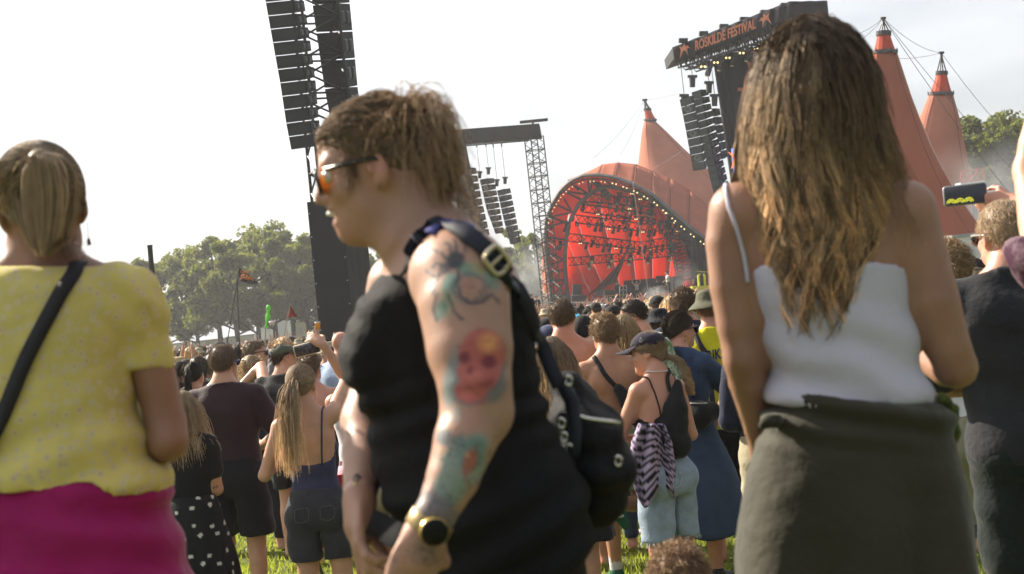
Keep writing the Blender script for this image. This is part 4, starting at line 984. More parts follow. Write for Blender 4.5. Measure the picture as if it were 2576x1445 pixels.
def surfnet(D, xs, ys, zs):
    ins = D < 0; c = np.zeros(tuple(n - 1 for n in D.shape), np.int8)
    sh = [(i, j, k) for i in (0, 1) for j in (0, 1) for k in (0, 1)]
    nx, ny, nz = D.shape
    sub = lambda A, i, j, k: A[i:nx - 1 + i, j:ny - 1 + j, k:nz - 1 + k]
    for q in sh: c += sub(ins, *q)
    act = (c > 0) & (c < 8); I, J, K = np.nonzero(act); n = len(I)
    idx = np.full(act.shape, -1, np.int32); idx[I, J, K] = np.arange(n)
    acc = np.zeros((n, 3)); cnt = np.zeros(n)
    for a in sh:
        for ax in range(3):
            if a[ax]: continue
            b = list(a); b[ax] = 1
            da = D[I + a[0], J + a[1], K + a[2]]; db = D[I + b[0], J + b[1], K + b[2]]; m = (da < 0) != (db < 0)
            t = da[m] / (da[m] - db[m] + 1e-12)
            q = np.tile(np.array(a, float), (m.sum(), 1)); q[:, ax] = t; acc[m] += q; cnt[m] += 1
    g = acc / cnt[:, None]
    V = np.stack([A[i_] + g[:, q] * (A[i_ + 1] - A[i_]) for q, (A, i_) in enumerate(((xs, I), (ys, J), (zs, K)))], -1)
    Q = []
    s = ins[:-1, 1:-1, 1:-1] != ins[1:, 1:-1, 1:-1]; i, j, k = np.nonzero(s); j += 1; k += 1
    q = np.stack([idx[i, j - 1, k - 1], idx[i, j, k - 1], idx[i, j, k], idx[i, j - 1, k]], -1); f = ins[i, j, k]; q[~f] = q[~f][:, ::-1]; Q.append(q)
    s = ins[1:-1, :-1, 1:-1] != ins[1:-1, 1:, 1:-1]; i, j, k = np.nonzero(s); i += 1; k += 1
    q = np.stack([idx[i - 1, j, k - 1], idx[i - 1, j, k], idx[i, j, k], idx[i, j, k - 1]], -1); f = ins[i, j, k]; q[~f] = q[~f][:, ::-1]; Q.append(q)
    s = ins[1:-1, 1:-1, :-1] != ins[1:-1, 1:-1, 1:]; i, j, k = np.nonzero(s); i += 1; j += 1
    q = np.stack([idx[i - 1, j - 1, k], idx[i, j - 1, k], idx[i, j, k], idx[i - 1, j, k]], -1); f = ins[i, j, k]; q[~f] = q[~f][:, ::-1]; Q.append(q)
    return V, np.concatenate(Q)
def vnormals(V, Q):
    n = np.cross(V[Q[:, 2]] - V[Q[:, 0]], V[Q[:, 3]] - V[Q[:, 1]]); N = np.zeros_like(V)
    for k in range(4): np.add.at(N, Q[:, k], n)
    return N / (np.linalg.norm(N, axis=1, keepdims=True) + 1e-12)
def relax(V, Q, it=1, w=.5):
    for _ in range(it):
        A = np.zeros_like(V); C = np.zeros(len(V))
        for a, b in ((0, 1), (1, 2), (2, 3), (3, 0)):
            np.add.at(A, Q[:, a], V[Q[:, b]]); np.add.at(A, Q[:, b], V[Q[:, a]]); np.add.at(C, Q[:, a], 1); np.add.at(C, Q[:, b], 1)
        V = V * (1 - w) + w * A / C[:, None]
    return V
def put(name, V, Q, m, parent=None, paint=None, N=None, tris=None):
    """Mesh in its parent's own space."""
    me = mesh_np(name, V, tris=tris, quads=Q, smooth=True, mats=[m])
    if paint is not None:
        a = me.color_attributes.new('col', 'FLOAT_COLOR', 'POINT'); c = np.ones((len(V), 4), np.float32); c[:, :3] = paint; a.data.foreach_set('color', c.ravel())
    o = bpy.data.objects.new(name, me); COL.objects.link(o)
    if parent is not None: o.parent = parent
    return o
def solid(name, fld, res, m, parent=None, disp=None, paint=None, scale=1.0, fine=(), smooth=1):
    V, Q = fld.mesh(res, fine)
    if smooth: V = relax(V, Q, smooth, .4)
    if disp is not None or paint is not None: N = vnormals(V, Q)
    c = None
    if disp is not None: V = V + N * disp(V, N)[:, None]
    if paint is not None: c = paint(V, N)
    return put(name, V * scale, Q, m, parent, c)
def tubes(P, r0, r1=None, k=3):
    """P: (n, m, 3) polylines -> verts, quads of thin k-sided tubes; r tapers from r0 to r1."""
    n, m, _ = P.shape; T = np.gradient(P, axis=1); T /= (np.linalg.norm(T, axis=2, keepdims=True) + 1e-9)
    ref = np.where(np.abs(T[..., 2:3]) < .85, np.array([0, 0, 1.0]), np.array([1.0, 0, 0])); A = np.cross(T, ref); A /= (np.linalg.norm(A, axis=2, keepdims=True) + 1e-9); B = np.cross(T, A)
    r0 = np.broadcast_to(np.asarray(r0, float), (n,)); r1 = r0 * .3 if r1 is None else np.broadcast_to(np.asarray(r1, float), (n,))
    t = np.linspace(0, 1, m) ** 1.5; r = r0[:, None] * (1 - t) + r1[:, None] * t
    V = np.stack([P + r[..., None] * (A * math.cos(2 * math.pi * q / k) + B * math.sin(2 * math.pi * q / k)) for q in range(k)], 2)
    I = np.arange(n * m * k).reshape(n, m, k); J = np.roll(I, -1, 2)
    Q = np.stack([I[:, :-1], J[:, :-1], J[:, 1:], I[:, 1:]], -1).reshape(-1, 4)
    return V.reshape(-1, 3), Q
def ribbon(P, Nn, w, th=.003):
    """Flat band with thickness along P with surface normals Nn."""
    P = np.asarray(P, float); T = np.gradient(P, axis=0); T /= np.linalg.norm(T, axis=1, keepdims=True); B = np.cross(T, Nn); B /= (np.linalg.norm(B, axis=1, keepdims=True) + 1e-9)
    n = len(P); c = [P - B * w / 2, P + B * w / 2, P + B * w / 2 + Nn * th, P - B * w / 2 + Nn * th]
    V = np.stack(c, 1).reshape(-1, 3); I = np.arange(4 * n).reshape(n, 4); J = np.roll(I, -1, 1)
    Q = np.stack([I[:-1], J[:-1], J[1:], I[1:]], -1).reshape(-1, 4)
    return V, np.concatenate([Q, I[:1, ::-1], I[-1:]])
def spline(pts, n):
    pts = np.asarray(pts, float); m = len(pts); P = np.concatenate([[2 * pts[0] - pts[1]], pts, [2 * pts[-1] - pts[-2]]]); out = []
    for u in np.linspace(0, m - 1 - 1e-6, n):
        i = int(u); t = u - i; a, b, c, d = P[i:i + 4]
        out.append(.5 * (2 * b + (c - a) * t + (2 * a - 5 * b + 4 * c - d) * t * t + (3 * b - a - 3 * c + d) * t ** 3))
    return np.array(out)
def strap(name, fld, pts, w, m, parent=None, n=40, off=.004, th=.003, scale=1.0, push=True):
    P = spline(pts, n)
    if push: P = fld.push_out(fld.push(P, off) if push == 'on' else P, off)
    Nn = fld.grad(P, .01); V, Q = ribbon(P, Nn, w, th)
    return put(name, V * scale, Q, m, parent)

# ------------------------------------------------------------------ heads and hair
def rotz(a): c, s = math.cos(a), math.sin(a); return np.array([[c, -s, 0], [s, c, 0], [0, 0, 1]])
def rotx(a): c, s = math.cos(a), math.sin(a); return np.array([[1, 0, 0], [0, c, -s], [0, s, c]])
def roty(a): c, s = math.cos(a), math.sin(a); return np.array([[c, 0, s], [0, 1, 0], [-s, 0, c]])
def head_frame(yaw=0, pitch=0, roll=0):
    """Columns: right, forward, up of a head turned by yaw (+ = to its right), pitched (+ = up)."""
    return rotz(-R_(yaw)) @ rotx(R_(pitch)) @ roty(R_(roll))
def add_head(F, c, R, s=1.0, mouth=0.0, fem=0, ears=True):
    c = np.asarray(c, float); W = lambda x, y, z: c + R @ (np.array([x, y, z]) * s); RT3 = R.T
    F.ell(W(0, -.012, .030), np.array([.076, .097, .088]) * s, RT3, k=.02 * s)
    F.ell(W(0, .018, -.02), np.array([.064, .074, .085]) * s, RT3, k=.03 * s)
    jr = .80 if fem else 1.0
    for q in (-1, 1): F.cone(W(q * .036 * jr, .030, -.072 * (.94 if fem else 1)), W(0, .068, -.100 * (.96 if fem else 1) - mouth * .3), .034 * jr * s, .022 * jr * s, .03 * s)
    F.cone(W(0, .060, -.045), W(0, .068, -.088 * (.96 if fem else 1)), .036 * (.9 if fem else 1) * s, .024 * jr * s, .025 * s)
    F.cone(W(-.03, .072, .022), W(.03, .072, .022), .018 * s, .018 * s, .02 * s)          # brow
    F.ell(W(.034, .093, .002), np.array([.019, .014, .012]) * s, RT3, k=.012 * s, op='-'); F.ell(W(-.034, .093, .002), np.array([.019, .014, .012]) * s, RT3, k=.012 * s, op='-')
    F.ell(W(.042, .062, -.030), np.array([.022, .022, .020]) * s, RT3, k=.02 * s); F.ell(W(-.042, .062, -.030), np.array([.022, .022, .020]) * s, RT3, k=.02 * s)
    F.cone(W(0, .088, .012), W(0, .108, -.030), .008 * s, .0125 * s, .012 * s); F.cone(W(-.011, .095, -.036), W(.011, .095, -.036), .009 * s, .009 * s, .008 * s)
    F.ell(W(0, .090, -.060 + mouth * .15), np.array([.023, .012, .0065]) * s, RT3, k=.006 * s); F.ell(W(0, .087, -.074 - mouth * .25), np.array([.020, .012, .0075]) * s, RT3, k=.006 * s)
    if mouth > 0: F.ell(W(0, .094, -.067), np.array([.017, .016, .003 + mouth * .25]) * s, RT3, k=.004 * s, op='-')
    if ears:
        for q in (-1, 1):
            Re = (R @ rotz(q * .35) @ rotx(-.15)).T
            F.ell(W(q * .078, -.012, -.008), np.array([.009, .019, .033]) * s, Re, k=.008 * s)
            F.ell(W(q * .074, -.006, -.036), np.array([.007, .010, .012]) * s, Re, k=.006 * s)
            F.ell(W(q * .087, -.006, -.003), np.array([.008, .010, .021]) * s, Re, k=.004 * s, op='-'); F.ell(W(q * .082, .004, -.012), np.array([.005, .006, .008]) * s, Re, k=.004 * s)
def hair_cap(c, R, s=1.0, grow=.008, line=(.70, .004), puff=(1, 1, 1)):
    F = Fld(); W = lambda x, y, z: np.asarray(c) + R @ (np.array([x, y, z]) * s)
    F.ell(W(0, -.014, .030), (np.array([.076, .098, .089]) + grow) * np.array(puff) * s, R.T, k=.02)
    F.ell(W(0, -.042, -.018), (np.array([.058, .052, .066]) + grow) * s, R.T, k=.03)
    up, fw, c0 = R[:, 2], R[:, 1], np.asarray(c, float)
    F.clip(lambda X, Y, Z: -(((X - c0[0]) * up[0] + (Y - c0[1]) * up[1] + (Z - c0[2]) * up[2]) / s - line[0] * ((X - c0[0]) * fw[0] + (Y - c0[1]) * fw[1] + (Z - c0[2]) * fw[2]) / s - line[1]) * s * .8)
    return F
def scalp_roots(c, R, s, n, rng, line=(.70, .01), grow=.006):
    g = rng.normal(size=(n * 3, 3)); g /= np.linalg.norm(g, axis=1, keepdims=True)
    P = g * (np.array([.076, .098, .089]) + grow) + np.array([0, -.014, .030]); m = (P[:, 2] - line[0] * P[:, 1] - line[1]) > 0
    P = P[m][:n]; g = g[m][:n]; return np.asarray(c) + (P * s) @ R.T, g @ R.T, P
def fall(P0, D0, steps, ds, rng, colliders, grav=.35, wave=.0, wfreq=6, jitter=.02, off=.004):
    """Strands that leave the scalp along D0, droop with gravity and slide off what they meet."""
    n = len(P0); P = P0.copy(); D = D0 / np.linalg.norm(D0, axis=1, keepdims=True); out = [P.copy()]; ph = rng.random(n) * 6.28; wa = rng.normal(size=(n, 3)) * wave
    ds = np.broadcast_to(np.asarray(ds, float), (n,))[:, None]
    for i in range(steps - 1):
        D = D + np.array([0, 0, -grav]) + rng.normal(size=(n, 3)) * jitter; D /= np.linalg.norm(D, axis=1, keepdims=True)
        P = P + D * ds
        for e in colliders: P = e(P, off)
        out.append(P + wa * np.sin(ph + i * wfreq / steps * 6.28)[:, None] * min(1, i / 3))
        D = (P - out[-2] if wave == 0 else D * .5 + .5 * nrm_rows(P - prev)) if i else D
        prev = P.copy()
    return np.stack(out, 1)
def nrm_rows(a): return a / (np.linalg.norm(a, axis=1, keepdims=True) + 1e-9)
def col_ell(c, R, r):
    c = np.asarray(c, float); r = np.asarray(r, float)
    def f(P, off):
        q = (P - c) @ R; k = np.sqrt(((q / (r + off)) ** 2).sum(1)); m = k < 1
        if m.any(): P = P.copy(); P[m] = c + ((q[m] / k[m][:, None])) @ R.T
        return P
    return f
def col_head(c, R, s=1.0): return col_ell(np.asarray(c) + R @ np.array([0, -.012, .03]) * s, R, np.array([.078, .099, .09]) * s)
def join_meshes(parts):
    Vs, Qs, Cs = [], [], []; b = 0
    for V, Q, C in parts:
        Vs.append(V); Qs.append(Q + b); Cs.append(np.broadcast_to(C, (len(V), 3))); b += len(V)
    return np.concatenate(Vs), np.concatenate(Qs), np.concatenate(Cs)
HAIRM = mat('hair', (.1, .06, .03), .5, .35, attr='col', noise=.22, nscale=38, trans=.38)
hs_ = HAIRM.node_tree.nodes.new('ShaderNodeHueSaturation'); hs_.inputs['Saturation'].default_value = .80; an_ = [n for n in HAIRM.node_tree.nodes if n.type == 'ATTRIBUTE'][0]; to_ = an_.outputs['Color'].links[0].to_socket
HAIRM.node_tree.links.new(an_.outputs['Color'], hs_.inputs['Color']); HAIRM.node_tree.links.new(hs_.outputs['Color'], to_)
for n_ in list(HAIRM.node_tree.nodes):
    if n_.type == 'BSDF_TRANSLUCENT':
        g_ = HAIRM.node_tree.nodes.new('ShaderNodeVectorMath'); g_.operation = 'MULTIPLY'; g_.inputs[1].default_value = (1.75, 1.8, 1.9); HAIRM.node_tree.links.new(n_.inputs['Color'].links[0].from_socket, g_.inputs[0]); HAIRM.node_tree.links.new(g_.outputs[0], n_.inputs['Color'])
    if n_.type == 'MAP_RANGE': n_.inputs['To Min'].default_value, n_.inputs['To Max'].default_value = 1.25, 2.0
def strand_cols(n, k, m, base, rng, var=.35, tip=None):
    c = np.asarray(base) * (1 + var * (rng.random((n, 1)) * 2 - 1)); c = np.repeat(c[:, None, :], m, 1)
    if tip is not None: t = np.linspace(0, 1, m)[None, :, None] ** 1.3; c = c * (1 - t) + np.asarray(tip) * (1 + var * (rng.random((n, 1, 1)) * 2 - 1)) * t
    return np.repeat(c[:, :, None, :], k, 2).reshape(-1, 3)
def make_hair(parent, c, R, s, style, base, tip=None, n=700, scale=1.0, seed=1, length=.3, extra=(), rad=.0016, tie=None, name='hair', line=(.70, .004), res=.012):
    rng = np.random.default_rng(seed); parts = []; base = np.asarray(base, float); c = np.asarray(c, float)
    puff = (1.04, 1.02, 1.03) if style in ('curly', 'messy') else (1, 1, 1)
    F = hair_cap(c, R, s, .018 if style == 'curly' else .004 if style == 'short' else .007, line, puff); V, Q = F.mesh(res); V = relax(V, Q, 1, .4)
    N = vnormals(V, Q); amp = {'short': .002, 'messy': .006, 'curly': .012}.get(style, .002)
    V = V + N * (fbm(V * (60 if style != 'curly' else 45), seed, 2) * amp)[:, None]; parts.append((V, Q, base * .8))
    P, G_, L_ = scalp_roots(c, R, s, n, rng, line, .008 if style != 'curly' else .016)
    up, fw = R[:, 2], R[:, 1]; cols = [col_head(c, R, s)] + list(extra); dn = np.array([0, 0, -1.0])
    if style in ('short', 'messy'):
        flow = G_ * (.22 if style == 'short' else .7) - up * .6 - fw * .25 + rng.normal(size=P.shape) * (.25 if style == 'short' else .55)
        if style == 'messy': flow += up * 1.0 * np.clip(L_[:, 2:3] * 10, 0, 1)
        X = fall(P, flow, 5, (.0062 if style == 'short' else .013) * s, rng, cols, .25, jitter=.12 if style == 'short' else .3)
    elif style == 'curly':
        X = fall(P, G_ * .45 + dn * .7 + rng.normal(size=P.shape) * .35, 12, length / 12 * (.6 + .5 * rng.random(len(P))), rng, cols, .42, wave=.010, wfreq=4.0, jitter=.40)
    elif style == 'long':
        front = np.clip(L_[:, 1:2] * 14 + .3, 0, 1); side = R[:, 0][None] * np.sign(L_[:, :1]) * front * .9
        X = fall(P, side - fw * (.15 + .5 * front) + G_ * .35 + dn * .6, 12, length / 12 * (.75 + .35 * rng.random(len(P))), rng, cols, .32, wave=.006, wfreq=2.2, jitter=.05)
    else:                                      # tied back: everything sweeps to the tie, then falls as a tail
        tie3 = c + R @ (np.asarray(tie, float) * s); t = np.linspace(0, 1, 6)[None, :, None]
        X = P[:, None] * (1 - t) + tie3 * t + rng.normal(size=(len(P), 1, 3)) * .002
        for i in range(6): X[:, i] = col_head(c, R, s)(X[:, i], .008 + .003 * rng.random())
        nt_ = max(260, int(n * .7)); T0 = tie3 + rng.normal(size=(nt_, 3)) * .009 * s
        Y = fall(T0, -fw * 1.0 + up * .25 + rng.normal(size=(nt_, 3)) * .13, 14, length / 14 * (.7 + .4 * rng.random(nt_)), rng, cols, .33, wave=.004 if style == 'tail' else .01, wfreq=2, jitter=.012)
        if style == 'braid':
            ce = Y.mean(0); ph = rng.integers(0, 3, nt_) * 2.094; a = np.arange(14)[None] * 1.6 + ph[:, None]
            Y = ce[None] + .016 * s * np.stack([np.cos(a), np.sin(a) * .7, 0 * a], -1) + rng.normal(size=(nt_, 1, 3)) * .006
        v, q = tubes(Y, rad * 1.05 * (.7 + .6 * rng.random(nt_))); parts.append((v, q, strand_cols(nt_, 3, 14, base, rng, .2, tip)))
    nn, mm = X.shape[:2]; v, q = tubes(X, rad * (.7 + .6 * rng.random(nn))); parts.append((v, q, strand_cols(nn, 3, mm, base, rng, .22, tip if style in ('long', 'curly') else None)))
    V, Q, C = join_meshes(parts)
    return put(name, V * scale, Q, HAIRM, parent, C)
def sunglasses(parent, c, R, s, scale=1.0, m=None, lens=None, name='sunglasses'):
    m = m or mat('black_plastic', (.012, .012, .014), .25, .6); c = np.asarray(c, float); W = lambda x, y, z: (c + R @ (np.array([x, y, z]) * s)) * scale
    A = (R[:, 0], R[:, 2], R[:, 1]); mb = MB()
    for q in (-1, 1):
        mb.tube([W(q * .074, .085, .012), W(q * .082, .03, .010), W(q * .083, -.012, .006), W(q * .081, -.03, -.012)], .0042 * s * scale, 5)
        rim = [W(q * .037 + .031 * math.cos(t), .104 - .25 * abs(q * .037 + .031 * math.cos(t)) ** 1.6, -.002 + .023 * math.sin(t)) for t in np.linspace(0, 2 * math.pi, 15)]
        mb.tube(rim, .004 * s * scale, 5)
    mb.tube([W(-.01, .105, .008), W(0, .107, .010), W(.01, .105, .008)], .003 * s * scale, 5)
    o = bpy.data.objects.new(name, None)
    fr = MBput(mb, name, m, parent)
    for q in (-1, 1):
        l = MB(); ring = [W(q * .037 + .03 * math.cos(t), .1035 - .25 * abs(q * .037 + .03 * math.cos(t)) ** 1.6, -.002 + .022 * math.sin(t)) for t in np.linspace(0, 2 * math.pi, 15)[:-1]]
        off = R[:, 1] * .002 * scale; l.add(ring + [p + off for p in ring], [tuple(range(14))[::-1], tuple(range(14, 28))] + [(k, (k + 1) % 14, 14 + (k + 1) % 14, 14 + k) for k in range(14)])
        MBput(l, 'lens', lens or mat('dark_lens', (.01, .01, .012), .08, .8), fr)
    return fr
def MBput(mb, name, m, parent):
    me = bpy.data.meshes.new(name); me.from_pydata(mb.v, [], mb.f); me.materials.append(m); me.polygons.foreach_set('use_smooth', [True] * len(me.polygons)); me.update()
    o = bpy.data.objects.new(name, me); COL.objects.link(o); o.parent = parent
    return o
def hand(F, w, d, pn, s=1.0, curl=.5, spread=.2, side=1, k=.008, grip=None):
    """Palm, four bent fingers of unequal length and a thumb; d = direction of the hand, pn = the way the palm faces, side = +1 if the thumb lies towards cross(d, pn)."""
    d = nrm(d); pn = nrm(pn - d * (np.dot(pn, d))); l = np.cross(d, pn) * side; w = np.asarray(w, float)
    pc = w + d * .045 * s
    F.ell(pc, np.array([.040, .050, .015]) * s, np.array([l, d, pn]), k=.02 * s); F.cone(w - d * .01 * s, w + d * .04 * s, .024 * s, .026 * s, .015 * s)
    F.ell(w + d * .03 * s + l * .024 * s + pn * .008 * s, np.array([.018, .028, .016]) * s, np.array([l, d, pn]), k=.012 * s)
    for i, (off, ln) in enumerate(((.028, .072), (.010, .080), (-.009, .074), (-.027, .058))):
        b = w + d * (.088 - .004 * abs(i - 1)) * s + l * off * s; dd = nrm(d + l * spread * off * 12); c0 = curl * (1 + .08 * i)
        seg = [.45 * ln, .32 * ln, .25 * ln]; p = b; an = 0; pts = [b - d * .02 * s, b]
        for j, sg in enumerate(seg):
            an += c0 * (.7, 1.0, .8)[j]; p = p + (dd * math.cos(an) + pn * math.sin(an)) * sg * s; pts.append(p)
        F.chain(pts, [.0105 * s, .0100 * s, .0090 * s, .0080 * s, .0068 * s], k)
    t0 = w + d * .018 * s + l * .026 * s + pn * .006 * s; t1 = t0 + (d * .6 + l * .75 + pn * .25) * .034 * s; t2 = t1 + nrm(d * (.9 - .4 * curl) + l * (.35 - .5 * curl) + pn * (.25 + .6 * curl)) * .030 * s; t3 = t2 + nrm(d * (.9 - .3 * curl) - l * .5 * curl + pn * .7 * curl) * .024 * s
    F.chain([t0, t1, t2, t3], [.014 * s, .0115 * s, .0095 * s, .0075 * s], k)
# ------------------------------------------------------------------ a posed, dressed person in its own space (facing +Y, 1.75 m tall units)
SKINS = {}
def skin(name, c): return mat('skin_' + name, c, .46, .42, noise=.16, nscale=10, sss=.12, bump=.10, bscale=160)
SK_LIGHT = skin('light', (.50, .275, .185)); SK_TAN = skin('tan', (.42, .215, .13)); SK_PINK = skin('pink', (.50, .25, .175)); SK_SUN = skin('sunburnt', (.46, .21, .135))
def fabric(name, c, noise=.14, nscale=9, bump=.35, bscale=60, trans=.06, rough=.85, **k): return mat('cloth_' + name, c, rough, .2, noise=noise, nscale=nscale, bump=bump, bscale=bscale, trans=trans, sheen=.15, **k)
HIP = v3(0, 0, .95)
TM = [(.80, .13, .10, -.01), (.86, .168, .118, -.012), (.93, .172, .122, -.012), (1.02, .158, .108, 0), (1.12, .155, .106, .004), (1.24, .170, .116, .004), (1.34, .182, .116, -.004), (1.41, .172, .092, -.012), (1.46, .120, .070, -.018), (1.50, .070, .062, -.018), (1.57, .058, .060, -.006)]
TF = [(.80, .14, .105, -.01), (.86, .176, .124, -.015), (.93, .174, .122, -.015), (1.02, .140, .098, 0), (1.10, .124, .088, .002), (1.20, .136, .096, 0), (1.31, .150, .098, -.006), (1.40, .142, .080, -.012), (1.45, .100, .062, -.016), (1.49, .058, .054, -.016), (1.57, .049, .052, -.006)]
class Person:
    def __init__(s, label, top_px, d, yaw=0, fem=False, build=1.0, pose=None, sk=None, head=(0, 0, 0), lean=0, side=0, H=None, group=None, res=.014, name='person', cat='person', mouth=0, hands=True, sink=0.0, hips=1.0):
        s.fem, s.b, s.hb = fem, build, hips; s.pose = pose or {}; s.yaw = yaw; res = max(.0115, min(.032, d * .0020)) if top_px is not None and not H else res; s.res = res
        s.Rl = rotx(-R_(lean)) @ roty(R_(side)); s.headR = head_frame(*head); s.headR = s.headR if s.pose.get('headfree') else s.Rl @ s.headR
        s.headC = s.up(v3(0, .012, 1.52)) + s.headR @ v3(0, .012, .112)
        top = s.headC + s.headR[:, 2] * .119; T = U(top_px[0], top_px[1], d) if top_px is not None else v3(0, 0, 1.75)
        Rz = rotz(-R_(yaw)); gz = float(ground_z(T[0], T[1])) if top_px is not None else 0.0
        s.s = (H / 1.75) if H else (T[2] - gz) / top[2]
        loc = T - Rz @ (top * s.s); loc[2] -= 0
        s.loc = loc; s.mouth = mouth; s.d = d; s.F = Fld()
        s.pose = {k_: (s.inv(v_[1], v_[2], v_[3]) if isinstance(v_, tuple) and len(v_) and v_[0] == 'px' else v_) for k_, v_ in s.pose.items()}
        s.joints(); s.body(s.F); s.hand_fine = []
        if hands: s.add_hands(s.F)
        hz_ = (s.headC - .15, s.headC + .15, res * .80)
        s.o = solid(name, s.F, res, sk or SK_LIGHT, None, scale=s.s, fine=[hz_] + s.hand_fine)
        s.o.location = Vector(loc); s.o.rotation_euler = (0, 0, -R_(yaw)); tag(s.o, label, cat, group)
    def inv(s, x, y, dd=0.0):
        """Pixel (x, y) at this person's distance + dd, in the person's own units."""
        return rotz(R_(s.yaw)) @ (U(x, y, s.d + dd) - s.loc) / s.s
    def print_text(s, txt, x0, z0, size, m, arc=0.0, sx=.8, bold=.03, parent=None, fld=None):
        def fn(v):
            P = np.stack([x0 + v[:, 0], np.full(len(v), -.30), z0 + v[:, 1] + arc * (v[:, 0] - .12) ** 2 * -1], -1); Fd = fld or s.Fc
            for _ in range(5): P[:, 1] += np.clip(Fd.dist(P) - .008, -.08, .08) * .9
            P[:, 1] -= (v[:, 2] > 0) * .003
            return P * s.s
        cu = text_mesh('lettering', txt, m, None, size=size, sx=sx, depth=.003, bold=bold, fn=fn); cu.parent = parent or s.o
        return cu
    def up(s, p): return HIP + s.Rl @ (np.asarray(p, float) - HIP)
    def joints(s):
        P = s.pose; sw = (.160 if s.fem else .188) * (.5 + .5 * s.b); s.sw = sw; s.J = {}
        for q, c in ((-1, 'L'), (1, 'R')):
            sh = s.up(v3(q * sw, -.012, 1.410) + np.array(P.get('sh' + c, (0, 0, 0))))
            el = np.array(P.get('el' + c, (q * (sw + .055), -.05, 1.14)), float); el = sh + nrm(el - sh) * .295
            wr = np.array(P.get('wr' + c, (q * (sw + .06), .05, .90)), float); wr = el + nrm(wr - el) * .255
            s.J['sh' + c], s.J['el' + c], s.J['wr' + c] = sh, el, wr
            s.J['hp' + c] = v3(q * .088, -.005, .90); s.J['kn' + c] = np.array(P.get('kn' + c, (q * .10, .01, .49)), float); s.J['an' + c] = np.array(P.get('an' + c, (q * .105, -.02, .085)), float)
    def torso(s, F, inf=0, z0=.78, z1=1.6, ix=0):
        t = [r for r in (TF if s.fem else TM) if z0 <= r[0] <= z1]; b = s.b
        bb = lambda z: b * (s.hb if z < 1.0 else 1.0) if z < 1.42 else 1.0
        o = HIP; ax = s.Rl.T
        F.loft(o, ax, [r[0] - .95 for r in t], [r[1] * bb(r[0]) + inf + ix for r in t], [r[2] * bb(r[0]) + inf for r in t], None, [r[3] for r in t], k=.03, pw=2.25)
        if s.fem:
            for q in (-1, 1): F.ell(s.up((q * .07, .085 * b, 1.255)), np.array([.066, .058, .062]) * b + inf, s.Rl.T, k=.03)
            for q in (-1, 1): F.ell((q * .078 * b, -.062 * b, .885), np.array([.084, .074, .088]) * b + inf, k=.035)
        else:
            for q in (-1, 1): F.ell((q * .075, -.058, .89), np.array([.08, .066, .085]) * b + inf, k=.035)
            for q in (-1, 1): F.ell(s.up((q * .085, -.075, 1.33)), np.array([.075, .04, .10]) * b + inf, s.Rl.T, k=.03)
    def arm(s, F, c, inf=0, frac=1.0, fore=True, rad=1.0, flare=0.0):
        J = s.J; f = (.88 if s.fem else 1.0) * (.4 + .6 * s.b) * rad; a, e, w = J['sh' + c], J['el' + c], J['wr' + c]
        q = -1 if c == 'L' else 1
        F.cone(s.up((q * .028, -.028, 1.515)), s.up((q * s.sw * .86, -.014, 1.418)), .034 + inf, .040 * f + inf, .035)
        F.ell(a, np.array([.052, .052, .054]) * f + inf, k=.03)
        m = a + (e - a) * frac; r = lambda t: (.052 - .010 * t) * f
        F.chain([a, a + (m - a) * .45, m], [r(0) + inf, .051 * f + inf + flare * .5, r(frac) + inf + flare], .025)
        if fore and frac >= 1: F.chain([e, e + (w - e) * .3, w], [.041 * f + inf, .043 * f + inf, .027 * f + inf], .02)
    def leg(s, F, c, inf=0, z0=None, flare=0.0, low=True):
        J = s.J; f = (.5 + .5 * s.b); a, k_, an = J['hp' + c], J['kn' + c], J['an' + c]
        F.chain([a, a + (k_ - a) * .35, k_], [.092 * f + inf, .084 * f + inf + flare * .4, .056 * f + inf + flare], .03)
        if low:
            q = k_ + (an - k_) * .33 + v3(0, -.012, 0)
            F.chain([k_, q, an], [.054 * f + inf, .056 * f + inf, .038 * f + inf], .025)
    def body(s, F):
        s.torso(F)
        for c in 'LR': s.arm(F, c); s.leg(F, c)
        for c in 'LR':
            an = s.J['an' + c]; fd = np.array(s.pose.get('ft' + c, (.02 if c == 'R' else -.02, .14, -.055))); F.chain([an + v3(0, -.025, -.05), an + v3(0, .0, -.035), an + fd], [.034, .038, .026], .02)
        F.chain([s.up(v3(0, -.018, 1.48)), s.headC + s.headR @ v3(0, -.025, -.05)], [.058 if not s.fem else .050, .055 if not s.fem else .047], .025)
        add_head(F, s.headC, s.headR, 1.0, s.mouth, s.fem)
    def add_hands(s, F):
        for q, c in ((-1, 'L'), (1, 'R')):
            spec = s.pose.get('hand' + c, {}); w = s.J['wr' + c]; dflt = nrm(w - s.J['el' + c])
            d = np.array(spec.get('d', dflt), float); pn = np.array(spec.get('pn', (-q, .1, 0)), float); th = np.array(spec.get('th', (0, 1, .2)), float)
            l = np.cross(nrm(d), nrm(pn)); side = 1 if l @ th > 0 else -1
            hand(F, w, d, pn, 1.0 if not s.fem else .92, spec.get('curl', .35), spec.get('spread', .15), side)
            if spec or s.d < 6: s.hand_fine.append((w - .13, w + .13, max(.0095, s.res * .8)))
    # ---- clothes
    def add(s, name, F, m, res=None, disp=None, paint=None, fine=(), smooth=1): return solid(name, F, res or s.res, m, s.o, disp, paint, s.s, fine, smooth)
    def cut(s, F, z, up=True, tilt=0.0):
        n = s.Rl @ v3(0, tilt, 1.0 if up else -1.0); F.half(s.up((0, 0, z)), n); return F
    def folds(s, amp=.006, fx=9, fz=16, seed=0): return lambda V, N: amp * fbm(V * np.array([fx, fx, fz]), seed, 3) + amp * .5 * np.sin((V[:, 2] * 34 + V[:, 0] * 16 + 3 * fbm(V * 5, seed + 3, 2)))
